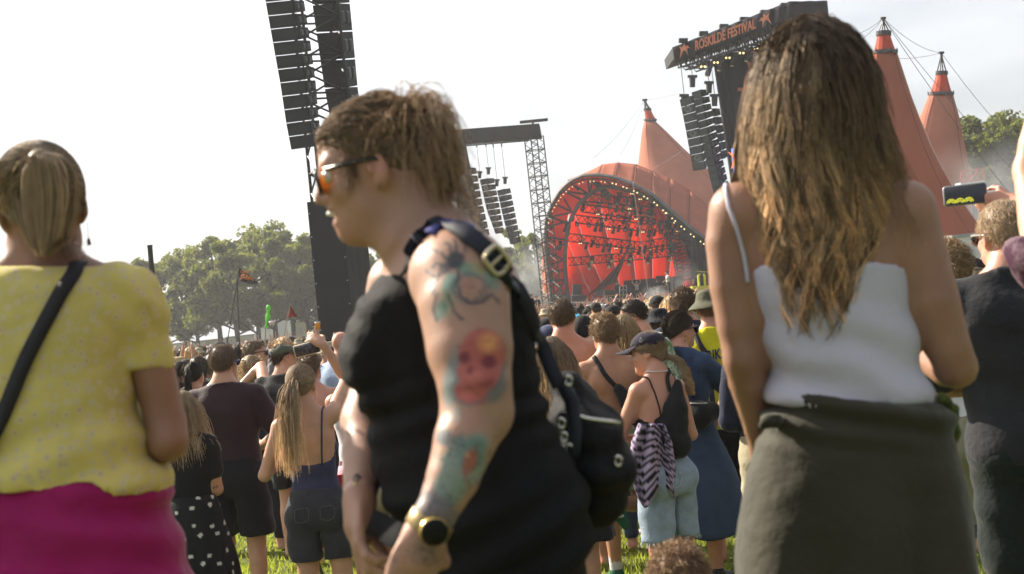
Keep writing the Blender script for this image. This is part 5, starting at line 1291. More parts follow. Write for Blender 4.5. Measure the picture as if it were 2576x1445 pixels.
    def tee(s, m, hem=.90, sleeve=.62, loose=.012, name='t_shirt', seed=1, amp=.006, neck=1.492, flare=.012, sides='LR', tilt=.30):
        F = Fld(); s.torso(F, loose, ix=.004)
        if loose > .02: F.loft(HIP, s.Rl.T, [-.08, .1, .3], [.172 * s.b + loose, .165 * s.b + loose, .17 * s.b + loose], [.118 * s.b + loose, .115 * s.b + loose, .11 * s.b + loose], k=.03)
        for c in sides: s.arm(F, c, loose, sleeve, False, flare=flare)
        s.cut(F, neck, True, tilt); s.cut(F, hem, False)
        for c in sides: pass
        s.Fc = F; return s.add(name, F, m, disp=s.folds(amp, seed=seed))
    def sweater(s, m, hem=.9, loose=.016, name='sweater', seed=2):
        F = Fld(); s.torso(F, loose)
        for c in 'LR': s.arm(F, c, loose, 1.0, True)
        s.cut(F, 1.50, True, .3); s.cut(F, hem, False); s.Fc = F; return s.add(name, F, m, disp=s.folds(.007, seed=seed))
    def tank(s, m, hem=.92, loose=.007, name='tank_top', w=.105, seed=3, neck=1.475, amp=.005, back=.12):
        F = Fld(); s.torso(F, loose)
        for c in 'LR': s.arm(F, c, loose, .12, False)
        s.cut(F, neck, True, .25); s.cut(F, hem, False); Ri = s.Rl.T
        def f(X, Y, Z):
            x = Ri[0][0] * X + Ri[0][1] * Y + Ri[0][2] * (Z - .95); z = Ri[2][0] * X + Ri[2][1] * Y + Ri[2][2] * (Z - .95) + .95
            return (np.abs(x) - (w + np.clip(1.40 - z, 0, .2) * .55)) * .8 - (z < 1.22) * .3
        F.clip(f); s.Fc = F; return s.add(name, F, m, disp=s.folds(amp, seed=seed))
    def cami(s, m, hem=.96, zb=1.20, loose=.006, name='camisole', strap_w=.009, sx=.085, seed=4, cross=False):
        F = Fld(); s.torso(F, loose); s.cut(F, hem, False)
        n = s.Rl @ v3(0, -.55, 1.0); F.half(s.up((0, -.10, zb)), n); s.Fc = F
        o = s.add(name, F, m, disp=s.folds(.004, 12, 22, seed))
        for q in (-1, 1):
            strap('strap', s.F, [s.up(p) for p in ((q * sx * .85, -.13, zb - .01), (q * sx, -.12, zb + .12), (q * (sx + .012), -.05, 1.475), (q * (sx + .008), .05, 1.44), (q * sx, .11, 1.33))], strap_w, m, o, scale=s.s, off=.003, th=.003, push='on')
        return o
    def shorts(s, m, waist=1.02, hem=.56, loose=.018, flare=.03, name='shorts', seed=5, amp=.007):
        F = Fld(); s.torso(F, loose, .78, 1.12)
        for c in 'LR': s.leg(F, c, loose, flare=flare, low=False)
        F.half((0, 0, hem), (0, 0, -1)); F.half((0, 0, waist), (0, .1, 1)); s.Fs = F; (F.clip(lambda X, Y, Z: np.where(Z < .80, .003 + (.80 - Z) * .06 - np.abs(X), -1.0)) if not (s.pose.get('knL') is not None) else None)
        return s.add(name, F, m, disp=s.folds(amp, 10, 12, seed))
    def trousers(s, m, waist=1.02, name='trousers', loose=.014, seed=6):
        F = Fld(); s.torso(F, loose, .78, 1.12)
        for c in 'LR': s.leg(F, c, loose, flare=.004)
        F.half((0, 0, .10), (0, 0, -1)); F.half((0, 0, waist), (0, .1, 1)); s.Fs = F; (F.clip(lambda X, Y, Z: np.where(Z < .80, .003 + (.80 - Z) * .06 - np.abs(X), -1.0)) if not (s.pose.get('knL') is not None) else None)
        return s.add(name, F, m, disp=s.folds(.008, 12, 14, seed))
    def skirt(s, m, waist=1.04, hem=.5, w=.26, name='skirt', seed=7, pleats=11, amp=.012, paint=None, dy=.0):
        F = Fld(); b = s.b; z = [hem, (hem + waist) / 2, .93, waist - .03, waist]
        wm = .5 * w + .5 * .185
        F.loft((0, -.008, 0), np.eye(3), z, [w, wm * 1.03, .200 * b, .165 * b, .148 * b], [w * .8, wm * .86, .162 * b, .128 * b, .110 * b], None, [dy, dy * .5, -.01, 0, 0], k=.02)
        s.Fk = F
        def disp(V, N):
            an = np.arctan2(V[:, 1], V[:, 0]); t = np.clip((waist - .08 - V[:, 2]) / (waist - hem), 0, 1)
            return amp * t * (np.sin(an * pleats + 2 * fbm(V * 3, seed, 2)) + .6 * fbm(V * np.array([8, 8, 3]), seed + 1, 2)) + .003 * fbm(V * 14, seed, 2)
        return s.add(name, F, m, disp=disp, paint=paint)
    def hat(s, kind, m, name=None, bill_m=None, yaw=0):
        c, R = s.headC, s.headR; F = Fld(); W = lambda x, y, z: c + R @ v3(x, y, z)
        if kind in ('cap', 'flat'):
            Rb = R @ rotz(-R_(yaw)); Wb = lambda x, y, z: c + Rb @ v3(x, y, z)
            F.ell(W(0, -.010, .048), (.087, .108, .080 if kind == 'cap' else .070), R.T); F.half(W(0, 0, .040), -R[:, 2] + R[:, 1] * .10)
            F2 = Fld(); F2.ell(Wb(0, .105, .038), (.072, .085, .050), (Rb @ rotx(-.12)).T); F2.ell(Wb(0, .105, .030), (.090, .105, .050), (Rb @ rotx(-.12)).T, op='-', k=.003); n = Rb @ v3(0, -1, 0)
            F2.half(Wb(0, .070, .0), n); F2.half(Wb(0, 0, .040), -Rb[:, 2])
            o = s.add(name or 'cap', F, m, res=.009, disp=lambda V, N: .0025 * fbm(V * 25, 4, 2))
            bb = MB(); rows = []
            for r in np.linspace(0, 1, 6):
                rows.append([Wb(.088 * math.sin(a) * (1 + .02 * r), (.082 * math.cos(a) + .012) * (1 - r) + r * (.085 * math.cos(a) + .10 * max(0, math.cos(a)) ** .7 + .01), .047 - .020 * r * math.cos(a) - .035 * abs(math.sin(a)) ** 2 * r) for a in np.linspace(-1.15, 1.15, 15)])
            rows = np.array(rows) * s.s; up = Rb[:, 2] * .004 * s.s; nr, nc = rows.shape[:2]; I = np.arange(nr * nc).reshape(nr, nc)
            q = np.stack([I[:-1, :-1], I[:-1, 1:], I[1:, 1:], I[1:, :-1]], -1).reshape(-1, 4); b = nr * nc; fs = [q, q[:, ::-1] + b]
            for e in (I[0][::-1], I[-1], I[:, 0], I[:, -1][::-1]): fs.append(np.stack([e[:-1], e[1:], e[1:] + b, e[:-1] + b], -1))
            put('bill', np.concatenate([rows.reshape(-1, 3), rows.reshape(-1, 3) - up]), np.concatenate(fs), bill_m or m, o)
            put('button', *Fld().ell(W(0, -.012, .128), (.008, .008, .005)).mesh(.004)[:1], Fld().ell(W(0, -.012, .128), (.008, .008, .005)).mesh(.004)[1], m, o) if False else None
            return o
        if kind == 'bucket':
            F.loft(W(0, -.010, 0), R.T, [.035, .055, .11, .128], [.094, .092, .080, .062], [.112, .110, .098, .076], k=.01)
            F.loft(W(0, -.010, 0), R.T, [.000, .015, .05], [.150, .138, .094], [.168, .156, .112], k=.012)
            F.loft(W(0, -.010, 0), R.T, [-.03, .0, .03], [.20, .138, .088], [.22, .156, .106], op='-', k=.004)
            return s.add(name or 'bucket_hat', F, m, res=.008, disp=lambda V, N: .004 * fbm(V * 18, 8, 2))
        if kind == 'beanie':
            F.ell(W(0, -.016, .034), (.086, .107, .099), R.T); F.ell(W(0, -.05, -.005), (.072, .066, .068), R.T, k=.03); F.half(W(0, .02, .0), -R[:, 2] + R[:, 1] * .55)
            return s.add(name or 'beanie', F, m, res=.010, disp=lambda V, N: .003 * np.sin(np.arctan2(V[:, 1] - c[1], V[:, 0] - c[0]) * 40))
        if kind == 'straw':
            F.loft(W(0, -.010, 0), R.T, [.03, .06, .115, .125], [.092, .090, .078, .05], [.110, .108, .095, .06], k=.01)
            F.loft(W(0, -.010, 0), R.T, [.032, .040, .046], [.18, .175, .09], [.20, .195, .11], k=.01); return s.add(name or 'straw_hat', F, m, res=.010)
    def hair(s, style, base, tip=None, **k):
        q = min(1.0, (7.2 / max(s.d, 1)) ** 1.25) if s.d else 1.0; k['n'] = max(80, int(k.get('n', 700) * q * .72)); k['rad'] = k.get('rad', .0016) / q ** .5 * 1.08; k.setdefault('res', .013 if s.d and s.d < 10.5 else .02)
        return make_hair(s.o, s.headC, s.headR, 1.0, style, base, tip, scale=s.s, extra=k.pop('extra', None) or s.colliders(), **k)
    def colliders(s):
        out = [col_ell(s.up((0, -.02, 1.34)), s.Rl, np.array([.185, .12, .16])), col_ell(s.up((0, -.01, 1.10)), s.Rl, np.array([.15, .105, .25])), col_ell(s.up((0, -.015, 1.50)), s.Rl, np.array([.058, .058, .12]))]
        for q in (-1, 1): out.append(col_ell(s.up((q * s.sw * .8, -.012, 1.42)), s.Rl, np.array([.085, .06, .062])))
        return out
    def shades(s, **k): return sunglasses(s.o, s.headC, s.headR, 1.0, s.s, **k)
    def strap(s, name, pts, w, m, fld=None, parent=None, push='on', off=.006, **k): return strap(name, fld or s.F, [s.up(p) for p in pts], w, m, parent if parent is not None else s.o, scale=s.s, push=push, off=off, **k)
    def shoes(s, m, sole=None, name='shoe'):
        for c in 'LR':
            an = s.J['an' + c]; F = Fld(); fd = np.array(s.pose.get('ft' + c, (.02 if c == 'R' else -.02, .14, -.055)))
            F.chain([an + v3(0, -.03, -.048), an + v3(0, .0, -.028), an + fd], [.042, .048, .036], .02); F.cone(an, an + v3(0, 0, .03), .045, .044, .02); F.half(an + v3(0, 0, .03), (0, 0, 1))
            o = s.add(name, F, m, res=.010)
            if sole: F2 = Fld(); F2.chain([an + v3(0, -.03, -.07), an + fd + v3(0, .02, -.02)], [.044, .040], .02); F2.half(an + v3(0, 0, -.062), (0, 0, 1)); F2.half(an + v3(0, 0, -.084), (0, 0, -1)); solid('sole', F2, .010, sole, o, scale=s.s)
    def top(s, name, label, cat, group=None):
        """A separate thing standing in the same frame (a bag, a phone)."""
        o = bpy.data.objects.new(name, None); COL.objects.link(o); o.location = Vector(s.loc); o.rotation_euler = (0, 0, -R_(s.yaw)); o.empty_display_size = .1
        return tag(o, label, cat, group)
def phone(p, ctr, right, up_, label, w=.155, h=.075, screen=None, case=None, lines=True):
    """Phone held sideways; right/up_ in the holder's space, screen towards -out."""
    o = p.top('phone', label, 'phone'); r = nrm(right); u = nrm(np.asarray(up_) - r * (np.dot(up_, r))); n = np.cross(r, u); c = np.asarray(ctr, float); sc = p.s
    def slab(w_, h_, z0, z1, rad):
        pts = []
        for cx, cy, a0 in ((w_ / 2 - rad, h_ / 2 - rad, 0), (-w_ / 2 + rad, h_ / 2 - rad, 90), (-w_ / 2 + rad, -h_ / 2 + rad, 180), (w_ / 2 - rad, -h_ / 2 + rad, 270)):
            for a in (0, 30, 60, 90): t = R_(a0 + a); pts.append((cx + rad * math.cos(t), cy + rad * math.sin(t)))
        k = len(pts); a = [(c + r * x + u * y + n * z0) * sc for x, y in pts]; b = [(c + r * x + u * y + n * z1) * sc for x, y in pts]
        return MB().add(a + b, [tuple(range(k))[::-1], tuple(range(k, 2 * k))] + [(i, (i + 1) % k, k + (i + 1) % k, k + i) for i in range(k)])
    MBput(slab(w, h, -.005, .004, .012), 'case', case or mat('phone_case', (.62, .56, .42), .4, .4), o)
    MBput(slab(w * .95, h * .90, .0042, .0052, .009), 'screen', screen or mat('phone_screen', (.035, .037, .05), .45, .15, col2=(.10, .09, .10), nscale=60), o)
    return o
# ------------------------------------------------------------------ the three women nearest the camera
AXC = (RT, FW, UP)
def pic_loft(F_, rows, d, k=.03, op='+', pw=2.2):
    """Body of a figure given by rows (y, left x, right x, half depth, depth shift) measured at distance d; a real solid."""
    z = [(722.4 - r[0]) / F * d for r in rows]
    return F_.loft(CAM_P + FW * d, AXC, z, [px(r[2] - r[1], d) / 2 for r in rows], [r[3] for r in rows], [px((r[1] + r[2]) / 2 - 1288, d) for r in rows], [r[4] if len(r) > 4 else 0 for r in rows], k=k, op=op, pw=pw)
def legs_below(F_, x, y, d, w):
    """Thighs to feet below the picture."""
    h = U(x, y, d); gz = float(ground_z(h[0], h[1]))
    for q in (-1, 1):
        a = h + v3(q * w * .5, 0, -.05); k_ = v3(h[0] + q * w * .45, h[1] + .02, gz + .48); an = v3(h[0] + q * w * .42, h[1] - .02, gz + .09)
        F_.chain([a, (a + k_) / 2, k_, an], [w * .55, w * .48, .062, .042], .03); F_.chain([an + v3(0, -.03, -.05), an + v3(0, .15, -.06)], [.036, .028], .02)

# -- woman in the yellow flowered shirt ------------------------------------------------------
def mat_flower():
    m = mat('yellow_flower_cloth', (.70, .60, .19), .8, .2, noise=.22, nscale=5, bump=.3, bscale=28, trans=.22)
    t = m.node_tree; N = t.nodes; l = t.links.new; p = N['Principled BSDF']; src = p.inputs['Base Color'].links[0].from_socket
    tcn = N.new('ShaderNodeTexCoord'); v = N.new('ShaderNodeTexVoronoi'); v.inputs['Scale'].default_value = 54; v.inputs['Randomness'].default_value = .75; l(tcn.outputs['Object'], v.inputs['Vector'])
    r = N.new('ShaderNodeValToRGB'); r.color_ramp.elements[0].position = .30; r.color_ramp.elements[0].color = (1, 1, 1, 1); r.color_ramp.elements[1].position = .50; r.color_ramp.elements[1].color = (0, 0, 0, 1); l(v.outputs['Distance'], r.inputs['Fac'])
    r2 = N.new('ShaderNodeValToRGB'); r2.color_ramp.elements[0].position = .08; r2.color_ramp.elements[0].color = (.52, .38, .17, 1); r2.color_ramp.elements[1].position = .20; r2.color_ramp.elements[1].color = (.66, .57, .33, 1); l(v.outputs['Distance'], r2.inputs['Fac'])
    mx_ = N.new('ShaderNodeMix'); mx_.data_type = 'RGBA'; l(r.outputs['Color'], mx_.inputs['Factor']); l(src, mx_.inputs['A']); l(r2.outputs['Color'], mx_.inputs['B']); l(mx_.outputs['Result'], p.inputs['Base Color'])
    return m
def yellow_woman():
    d = 2.75; W = lambda x, y, dd=0: U(x, y, d + dd)
    R = head_frame(-22, -2, -3); s = .955; c = W(104, 518)
    F_ = Fld(); add_head(F_, c, R, s)
    F_.chain([W(112, 700, .0), W(108, 580, .015)], [.060, .054], .03)
    pic_loft(F_, [(700, -10, 240, .07), (730, -60, 300, .085), (800, -95, 335, .10), (930, -85, 325, .11), (1080, -75, 330, .10), (1180, -90, 350, .11), (1300, -135, 415, .13), (1450, -150, 440, .14), (1640, -130, 420, .13)], d)
    for q in (1, -1):
        X = lambda x: x if q > 0 else 215 - x - (0)
        sh, el, wr = W(X(330), 765), W(X(422), 1110, -.01), W(X(330), 1150, .24)
        F_.chain([W(X(180), 690), sh], [.045, .052], .03); F_.chain([sh, W(X(386), 930), W(X(416), 1060), el], [.052, .041, .039, .035], .02); F_.chain([el, el + (wr - el) * .3, wr], [.035, .040, .026], .02)
        hand(F_, wr, wr - el, v3(0, 0, -1), .95, .4, .1, q)
    legs_below(F_, 145, 1640, d, .17)
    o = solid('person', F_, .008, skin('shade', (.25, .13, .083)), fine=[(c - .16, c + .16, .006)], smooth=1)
    tag(o, 'person with blonde ponytail in a yellow flowered shirt and magenta wrap', 'person')
    # shirt
    T = Fld()
    pic_loft(T, [(655, 30, 205, .062), (668, -10, 250, .075), (690, -80, 322, .09), (720, -120, 345, .105), (800, -125, 345, .118), (930, -120, 338, .125), (1020, -122, 348, .128), (1110, -140, 376, .135), (1190, -185, 418, .145), (1260, -215, 446, .15)], d, pw=2.4)
    for q in (1, -1):
        X = lambda x: x if q > 0 else 215 - x
        T.chain([W(X(190), 700), W(X(318), 742), W(X(352), 810), W(X(384), 925)], [.056, .062, .052, .047], .03)
    for q in (330, -115): T.ell(W(q, 768), (.069, .064, .069), k=.03)
    T.half(W(110, 662), UP * 1.0 - FW * .10 + RT * .02)
    for q in (1, -1):
        X = lambda x: x if q > 0 else 215 - x
    # wavy lower hem
    def hem(X, Y, Z):
        x = (X - CAM_P[0]) * RT[0] + (Y - CAM_P[1]) * RT[1] + (Z - CAM_P[2]) * RT[2]; u = (X - CAM_P[0]) * UP[0] + (Y - CAM_P[1]) * UP[1] + (Z - CAM_P[2]) * UP[2]
        xp = x / d * F + 1288; y0 = np.interp(xp, [-200, 0, 120, 200, 270, 330, 400, 445], [1190, 1206, 1216, 1210, 1196, 1216, 1226, 1246])
        return (722.4 - y0) / F * d - u
    T.clip(hem)
    def sleeve(X, Y, Z):                         # sleeve openings: everything below the hem line outside the torso goes
        x = (X - CAM_P[0]) * RT[0] + (Y - CAM_P[1]) * RT[1] + (Z - CAM_P[2]) * RT[2]; u = (X - CAM_P[0]) * UP[0] + (Y - CAM_P[1]) * UP[1] + (Z - CAM_P[2]) * UP[2]
        xp = x / d * F + 1288; yp = 722.4 - u / d * F
        return np.minimum(np.minimum(yp - 926 + (xp - 386) * .03, 1040 - yp), xp - (336 + np.clip(yp - 926, 0, 200) * .20)) * d / F
    T.clip(sleeve)
    def folds(V, N):
        q = (V - CAM_P) @ np.array([RT, FW, UP]).T; x, u = q[:, 0] / d * F + 1288, 722.4 - q[:, 2] / d * F
        f = .006 * fbm(V * np.array([9, 9, 13]), 4, 3)
        f += .007 * np.sin((x * .35 + u) * .048 + 2.2 * fbm(V * 4, 8, 2)) * np.clip((u - 950) / 180, 0, 1)
        f += .005 * np.sin((u - x * .8) * .06 + 2 * fbm(V * 5, 2, 2)) * np.clip((x - 180) / 150, 0, 1) * np.clip((900 - u) / 150, 0, 1)
        return f + .003 * fbm(V * 30, 3, 2)
    solid('shirt', T, .008, mat_flower(), o, disp=folds)
    # magenta garment tied round the waist
    K = Fld()
    pic_loft(K, [(1185, -150, 362, .128), (1230, -165, 420, .138), (1275, -185, 432, .148), (1300, -190, 442, .152), (1380, -205, 466, .165), (1450, -215, 484, .175), (1640, -240, 520, .19), (1800, -250, 540, .195)], d, pw=2.3)
    pic_loft(K, [(1190, -155, 360, .130), (1215, -170, 418, .142), (1245, -178, 434, .146), (1262, -176, 432, .142)], d, k=.006, pw=2.3)
    MG = mat('magenta_cloth', (.33, .006, .115), .75, .25, noise=.14, nscale=6, bump=.3, bscale=45, trans=.14, sheen=.3)
    solid('wrap', K, .009, MG, o, disp=lambda V, N: .011 * fbm(V * np.array([7, 7, 11]), 9, 3) + .006 * np.sin(V[:, 2] * 55 + V[:, 0] * 14 + 3 * fbm(V * 4, 5, 2)))
    # hair: swept back into a high ponytail
    rng = np.random.default_rng(5); base = v3(.15, .098, .046)
    H = hair_cap(c, R, s, .006, (.62, -.004)); V, Q = H.mesh(.007); N = vnormals(V, Q); V = V + N * (.0025 * fbm(V * 70, 3, 2))[:, None]; parts = [(V, Q, base * .8)]
    P, G_, L_ = scalp_roots(c, R, s, 2000, rng, (.62, .002), .010); tie = c + R @ v3(.004, -.098, .082) * s
    t = np.linspace(0, 1, 9)[None, :, None]; X = P[:, None] * (1 - t) + tie * t; ch = col_head(c, R, s)
    for i in range(9): X[:, i] = ch(X[:, i], .0085 + .003 * rng.random())
    v, q = tubes(X, .0013); parts.append((v, q, strand_cols(len(P), 3, 9, base * 1.2, rng, .6)))
    n = 1250; u = rng.normal(size=n) * .46; w = rng.random(n)
    yy = np.linspace(0, 1, 16); XL = np.interp(yy, [0, .04, .10, .2, .35, .6, .85, 1], [100, 84, 68, 58, 54, 60, 74, 92]); XR = np.interp(yy, [0, .04, .1, .2, .35, .6, .85, 1], [114, 134, 152, 168, 176, 172, 160, 128]); YY = np.interp(yy, [0, .04, .1, 1], [384, 384, 398, 645])
    uu = np.clip(u, -1.35, 1.35); ends = .80 + .22 * rng.random(n); pts = np.zeros((n, 16, 3))
    for i in range(16):
        f = yy[i] * ends; xl, xr, y_ = np.interp(f, yy, XL), np.interp(f, yy, XR), np.interp(f, yy, YY)
        uw = uu + .22 * fbm(np.stack([uu * 4, f * 2.2, w * 0], -1), 4, 2)
        x = (xl + xr) / 2 + (xr - xl) / 2 * uw; dd = -.105 - (.045 * np.sqrt(np.clip(1 - uu ** 2, 0, 1)) * (.4 + .6 * w)) * (1 - .3 * f) + .10 * (1 - np.clip(f / .10, 0, 1)) * .3
        pts[:, i] = CAM_P + FW * (d + dd)[:, None] + RT * ((x - 1288) / F * (d + dd))[:, None] + UP * ((722.4 - y_) / F * (d + dd))[:, None]
    cols = strand_cols(n, 3, 16, v3(.25, .172, .082), rng, .3); v, q = tubes(pts, .0022); parts.append((v, q, cols))
    co = Fld(); co.chain([W(106, 412, -.08), W(110, 470, -.095), W(114, 560, -.10), W(114, 600, -.10)], [.030, .036, .032, .020]); V, Q = co.mesh(.008); parts.append((V, Q, base * .9))
    ny = 130; P0 = np.stack([W(rng.uniform(90, 200), rng.uniform(600, 640), rng.uniform(-.05, .05)) for _ in range(ny)]); X = fall(P0, rng.normal(size=(ny, 3)) * .5 + RT * .2, 7, .010, rng, [], .3, jitter=.3); v, q = tubes(X, .0007); parts.append((v, q, strand_cols(ny, 3, 7, v3(.2, .13, .06), rng)))
    V, Q, C = join_meshes(parts); put('hair', V, Q, HAIRM, o, C)
    sunglasses(o, c, R, s)
    e = MB(); ec = c + R @ v3(.082, -.01, -.045) * s; e.tube([ec, ec - v3(0, 0, .035)], .0008, 4); e.tube([ec - v3(0, 0, .033), ec - v3(0, 0, .046)], [.003, .0045], 6); MBput(e, 'earring', mat('dark_bead', (.02, .02, .03), .3, .6), o)
    bag = thing('bag_strap', 'black shoulder strap of a bag lying across the back of the yellow flowered shirt', 'bag strap', W(90, 850, -.13))
    P = spline([W(206, 648, .02), W(188, 668, -.09), W(120, 790, -.13), (W(60, 905, -.14)), W(0, 1040, -.15), W(-90, 1230, -.15)], 50); P = T.push(P, .005); P[0] = W(206, 648, .02)
    V, Q = ribbon(P, T.grad(P, .02), .028, .004); obj_np('strap', V, quads=Q, m=mat('strap_black', (.018, .018, .022), .75, .3, noise=.2, nscale=60), parent=bag)
    return o
yellow_woman()

# -- woman with long hair --------------------------------------------------------------------
def long_hair_woman():
    d = 2.7; K_ = 1.08; W = lambda x, y, dd=0: U(x, y, d + dd)  # whole figure scaled up about the camera: depth and thicknesses by this factor
    R = head_frame(6, -4, 2); c = W(2044, 226); s = 1.07
    F_ = Fld(); add_head(F_, c, R, s)
    F_.chain([W(2066, 520), W(2052, 330, .01)], [.054, .050], .03)
    pic_loft(F_, [(*r[:3], r[3] * K_) for r in [(470, 1985, 2160, .055, .0), (500, 1900, 2225, .068), (540, 1862, 2272, .08), (620, 1858, 2276, .088), (700, 1872, 2276, .092), (790, 1893, 2284, .092), (870, 1920, 2302, .094), (960, 1950, 2312, .096), (1060, 1950, 2340, .108), (1200, 1935, 2392, .125), (1400, 1930, 2400, .13)]], d)
    arms = ((1, [(1860, 535, 0), (1834, 610, 0), (1840, 720, -.005), (1852, 820, -.01), (1868, 905, -.01)], [.050, .041, .038, .034, .030], [(1868, 905, -.01), (1880, 960, .01), (1906, 1080, .05), (1918, 1150, .07)], [.031, .033, .024, .019]),
            (2, [(2278, 530, 0), (2318, 640, -.01), (2352, 760, -.02), (2390, 880, -.02), (2406, 925, -.01)], [.050, .045, .043, .037, .033], [(2406, 925, -.01), (2385, 925, .06), (2322, 905, .22)], [.033, .035, .022]))
    for q, up_, ur, fo, fr in arms:
        F_.chain([W(2066 + (-90 if q == 1 else 90), 500), W(*up_[0])], [.042, .048], .03); F_.chain([W(*p) for p in up_], [r * K_ for r in ur], .03); F_.chain([W(*p) for p in fo], [r * K_ for r in fr], .02)
        a, b = W(*fo[-1]), W(*fo[-2]); hand(F_, a, a - b, FW * (1 if q == 2 else -.2) + RT * (.3 if q == 1 else -.5), .92, .45, .1, 1)
    legs_below(F_, 2165, 1420, d, .15)
    o = solid('person', F_, .009, skin('warm', (.29, .155, .10)), fine=[(c - .15, c + .15, .008)])
    tag(o, 'person with very long wavy brown hair in a white strap top and olive skirt', 'person')
    T = Fld(); pic_loft(T, [(*r[:3], r[3] * K_) for r in [(660, 1862, 2284, .098), (700, 1868, 2282, .100), (770, 1885, 2290, .100), (864, 1912, 2308, .102), (940, 1930, 2322, .106), (1040, 1915, 2360, .122)]], d)
    T.half(W(2080, 698), UP + RT * .015 - FW * -.35); T.half(W(2100, 1010), -UP)
    WH = mat('white_top', (.60, .585, .68), .75, .25, noise=.05, nscale=6, bump=.2, bscale=60, trans=.2)
    solid('strap_top', T, .008, WH, o, disp=lambda V, N: .004 * fbm(V * np.array([8, 8, 16]), 6, 3) + .006 * np.sin(V[:, 2] * 62 + V[:, 0] * 26 + 2.5 * fbm(V * 5, 5, 2)) * np.clip((1.24 - V[:, 2]) / .14, 0, 1))
    for pts in ([(1878, 715, -.08), (1868, 640, -.07), (1850, 560, -.05), (1842, 496, .0), (1850, 520, .06), (1870, 640, .09)], [(2092, 702, -.10), (2112, 640, -.10), (2150, 560, -.09), (2190, 492, .0), (2200, 560, .08)]):
        P = spline([W(*p) for p in pts], 30); P = F_.push(P, .002); V, Q = ribbon(P, F_.grad(P, .01), .0075, .002); put('shoulder_strap', V, Q, WH, o)
    K = Fld(); pic_loft(K, [(*r[:3], r[3] * K_) for r in [(978, 1950, 2340, .112), (1000, 1940, 2372, .118), (1050, 1916, 2386, .128), (1110, 1908, 2394, .136), (1200, 1893, 2425, .148), (1300, 1882, 2454, .16), (1445, 1870, 2472, .17), (1700, 1850, 2500, .18), (1800, 1845, 2505, .18)]], d, pw=2.3)
    K.chain([W(1945, 1058, -.09), W(1918, 1078, -.095), W(1894, 1092, -.085)], [.012, .009, .003], .015)
    K.half(W(2150, 994), UP - RT * -.045 * 0 + RT * .045)
    def kf(V, N):
        q = (V - CAM_P) @ np.array([RT, FW, UP]).T; x, u = q[:, 0] / d * F + 1288, 722.4 - q[:, 2] / d * F; t = np.clip((u - 1150) / 300, 0, 1)
        return .0035 / (1 + np.exp((u - 1080 - .05 * (x - 2150) - 8 * np.sin(x * .012)) / 3.5)) + .009 * fbm(V * np.array([7, 7, 9]), 2, 3) + .020 * t * np.sin(x * .030 + 2.0 * fbm(V * 2.5, 7, 2)) + .009 * np.sin((u - .12 * x) * .085 + 2.5 * fbm(V * 3, 3, 2)) * np.clip((1130 - u) / 90, 0, 1)
    solid('skirt', K, .009, mat('olive_cloth', (.034, .031, .018), .75, .3, noise=.14, nscale=4, bump=.3, bscale=40, trans=.05, sheen=.25), o, disp=kf)
    G2 = Fld(); G2.chain([W(2372, 1000, -.06), W(2392, 1030, -.02), W(2398, 1090, .0), W(2392, 1140, .02)], [.010, .014, .013, .008]); solid('waist_scarf', G2, .006, mat('green_print_scarf', (.015, .045, .012), .8, col2=(.10, .11, .02), nscale=45), o, disp=lambda V, N: .004 * fbm(V * 60, 3, 2))
    # hair: locks from the parting over the crown and down the back
    rng = np.random.default_rng(9); ROW = np.array([50, 80, 120, 200, 300, 400, 500, 600, 700, 800, 890])
    LE = np.array([2005, 1962, 1928, 1893, 1874, 1866, 1872, 1882, 1902, 1928, 1950]); RE = np.array([2070, 2118, 2152, 2186, 2218, 2244, 2262, 2262, 2246, 2226, 2206])
    TH = 1.08 * np.array([.055, .105, .128, .142, .142, .136, .130, .126, .122, .118, .112])
    def locks(n, LE, RE, e0, e1, wav, rad, base, tip, lay0=.90, lay1=1.03, fly=0.0, ncl=90, half=0):
        m = 20; cu = rng.uniform(-1, 1, ncl); cw = rng.uniform(lay0, lay1, ncl); ce = rng.uniform(0, 1, ncl); cl = rng.integers(0, ncl, n)
        u = np.clip(cu[cl] + rng.normal(size=n) * .035, -1, 1); w = np.clip(cw[cl] + rng.normal(size=n) * .05, .2, 1.08); seed_ = rng.uniform(0, 100, ncl)[cl]
        yend = e0 + (e1 - e0) * (.40 * ce[cl] + .60 * rng.random(n)); yend = yend - 70 * np.clip(u, 0, 1); pts = np.zeros((n, m, 3)); f0 = fbm(np.stack([u * 3, w, u], -1), 2)
        for i in range(m):
            t = i / (m - 1); t = t ** 1.4; y = 52 + (yend - 52) * t + rng.normal(size=n) * .0
            L_, R2, th = np.interp(y, ROW, LE), np.interp(y, ROW, RE), np.interp(y, ROW, TH)
            g = np.clip((y - 52) / 700, 0, 1); uw = u + wav * g * np.sin(y * .0135 + seed_) + wav * .7 * g * fbm(np.stack([seed_, y * .012, u * 2], -1), 3, 2) + fly * g * rng.normal(size=n) * .05
            x = (L_ + R2) / 2 + (R2 - L_) / 2 * uw; dd = .018 - th * np.sqrt(np.clip(1 - np.clip(uw, -1, 1) ** 2, .02, 1)) * w * (1 + .02 * np.sin(y * .03 + seed_))
            dd = np.where(y < 120, dd + (120 - y) / 70 * .0, dd)
            pts[:, i] = CAM_P + FW * (d + dd)[:, None] + RT * ((x - 1288) / F * (d + dd))[:, None] + UP * ((722.4 - y) / F * (d + dd))[:, None]
        tone = (.72 + .56 * rng.random(ncl))[cl][:, None]
        col = strand_cols(n, 3, m, base, rng, .2, tip) * np.repeat(tone, 3 * m, 0).reshape(-1, 1)
        v, q = tubes(pts, rad * (.7 + .6 * rng.random(n)), rad * .35); return v, q, col
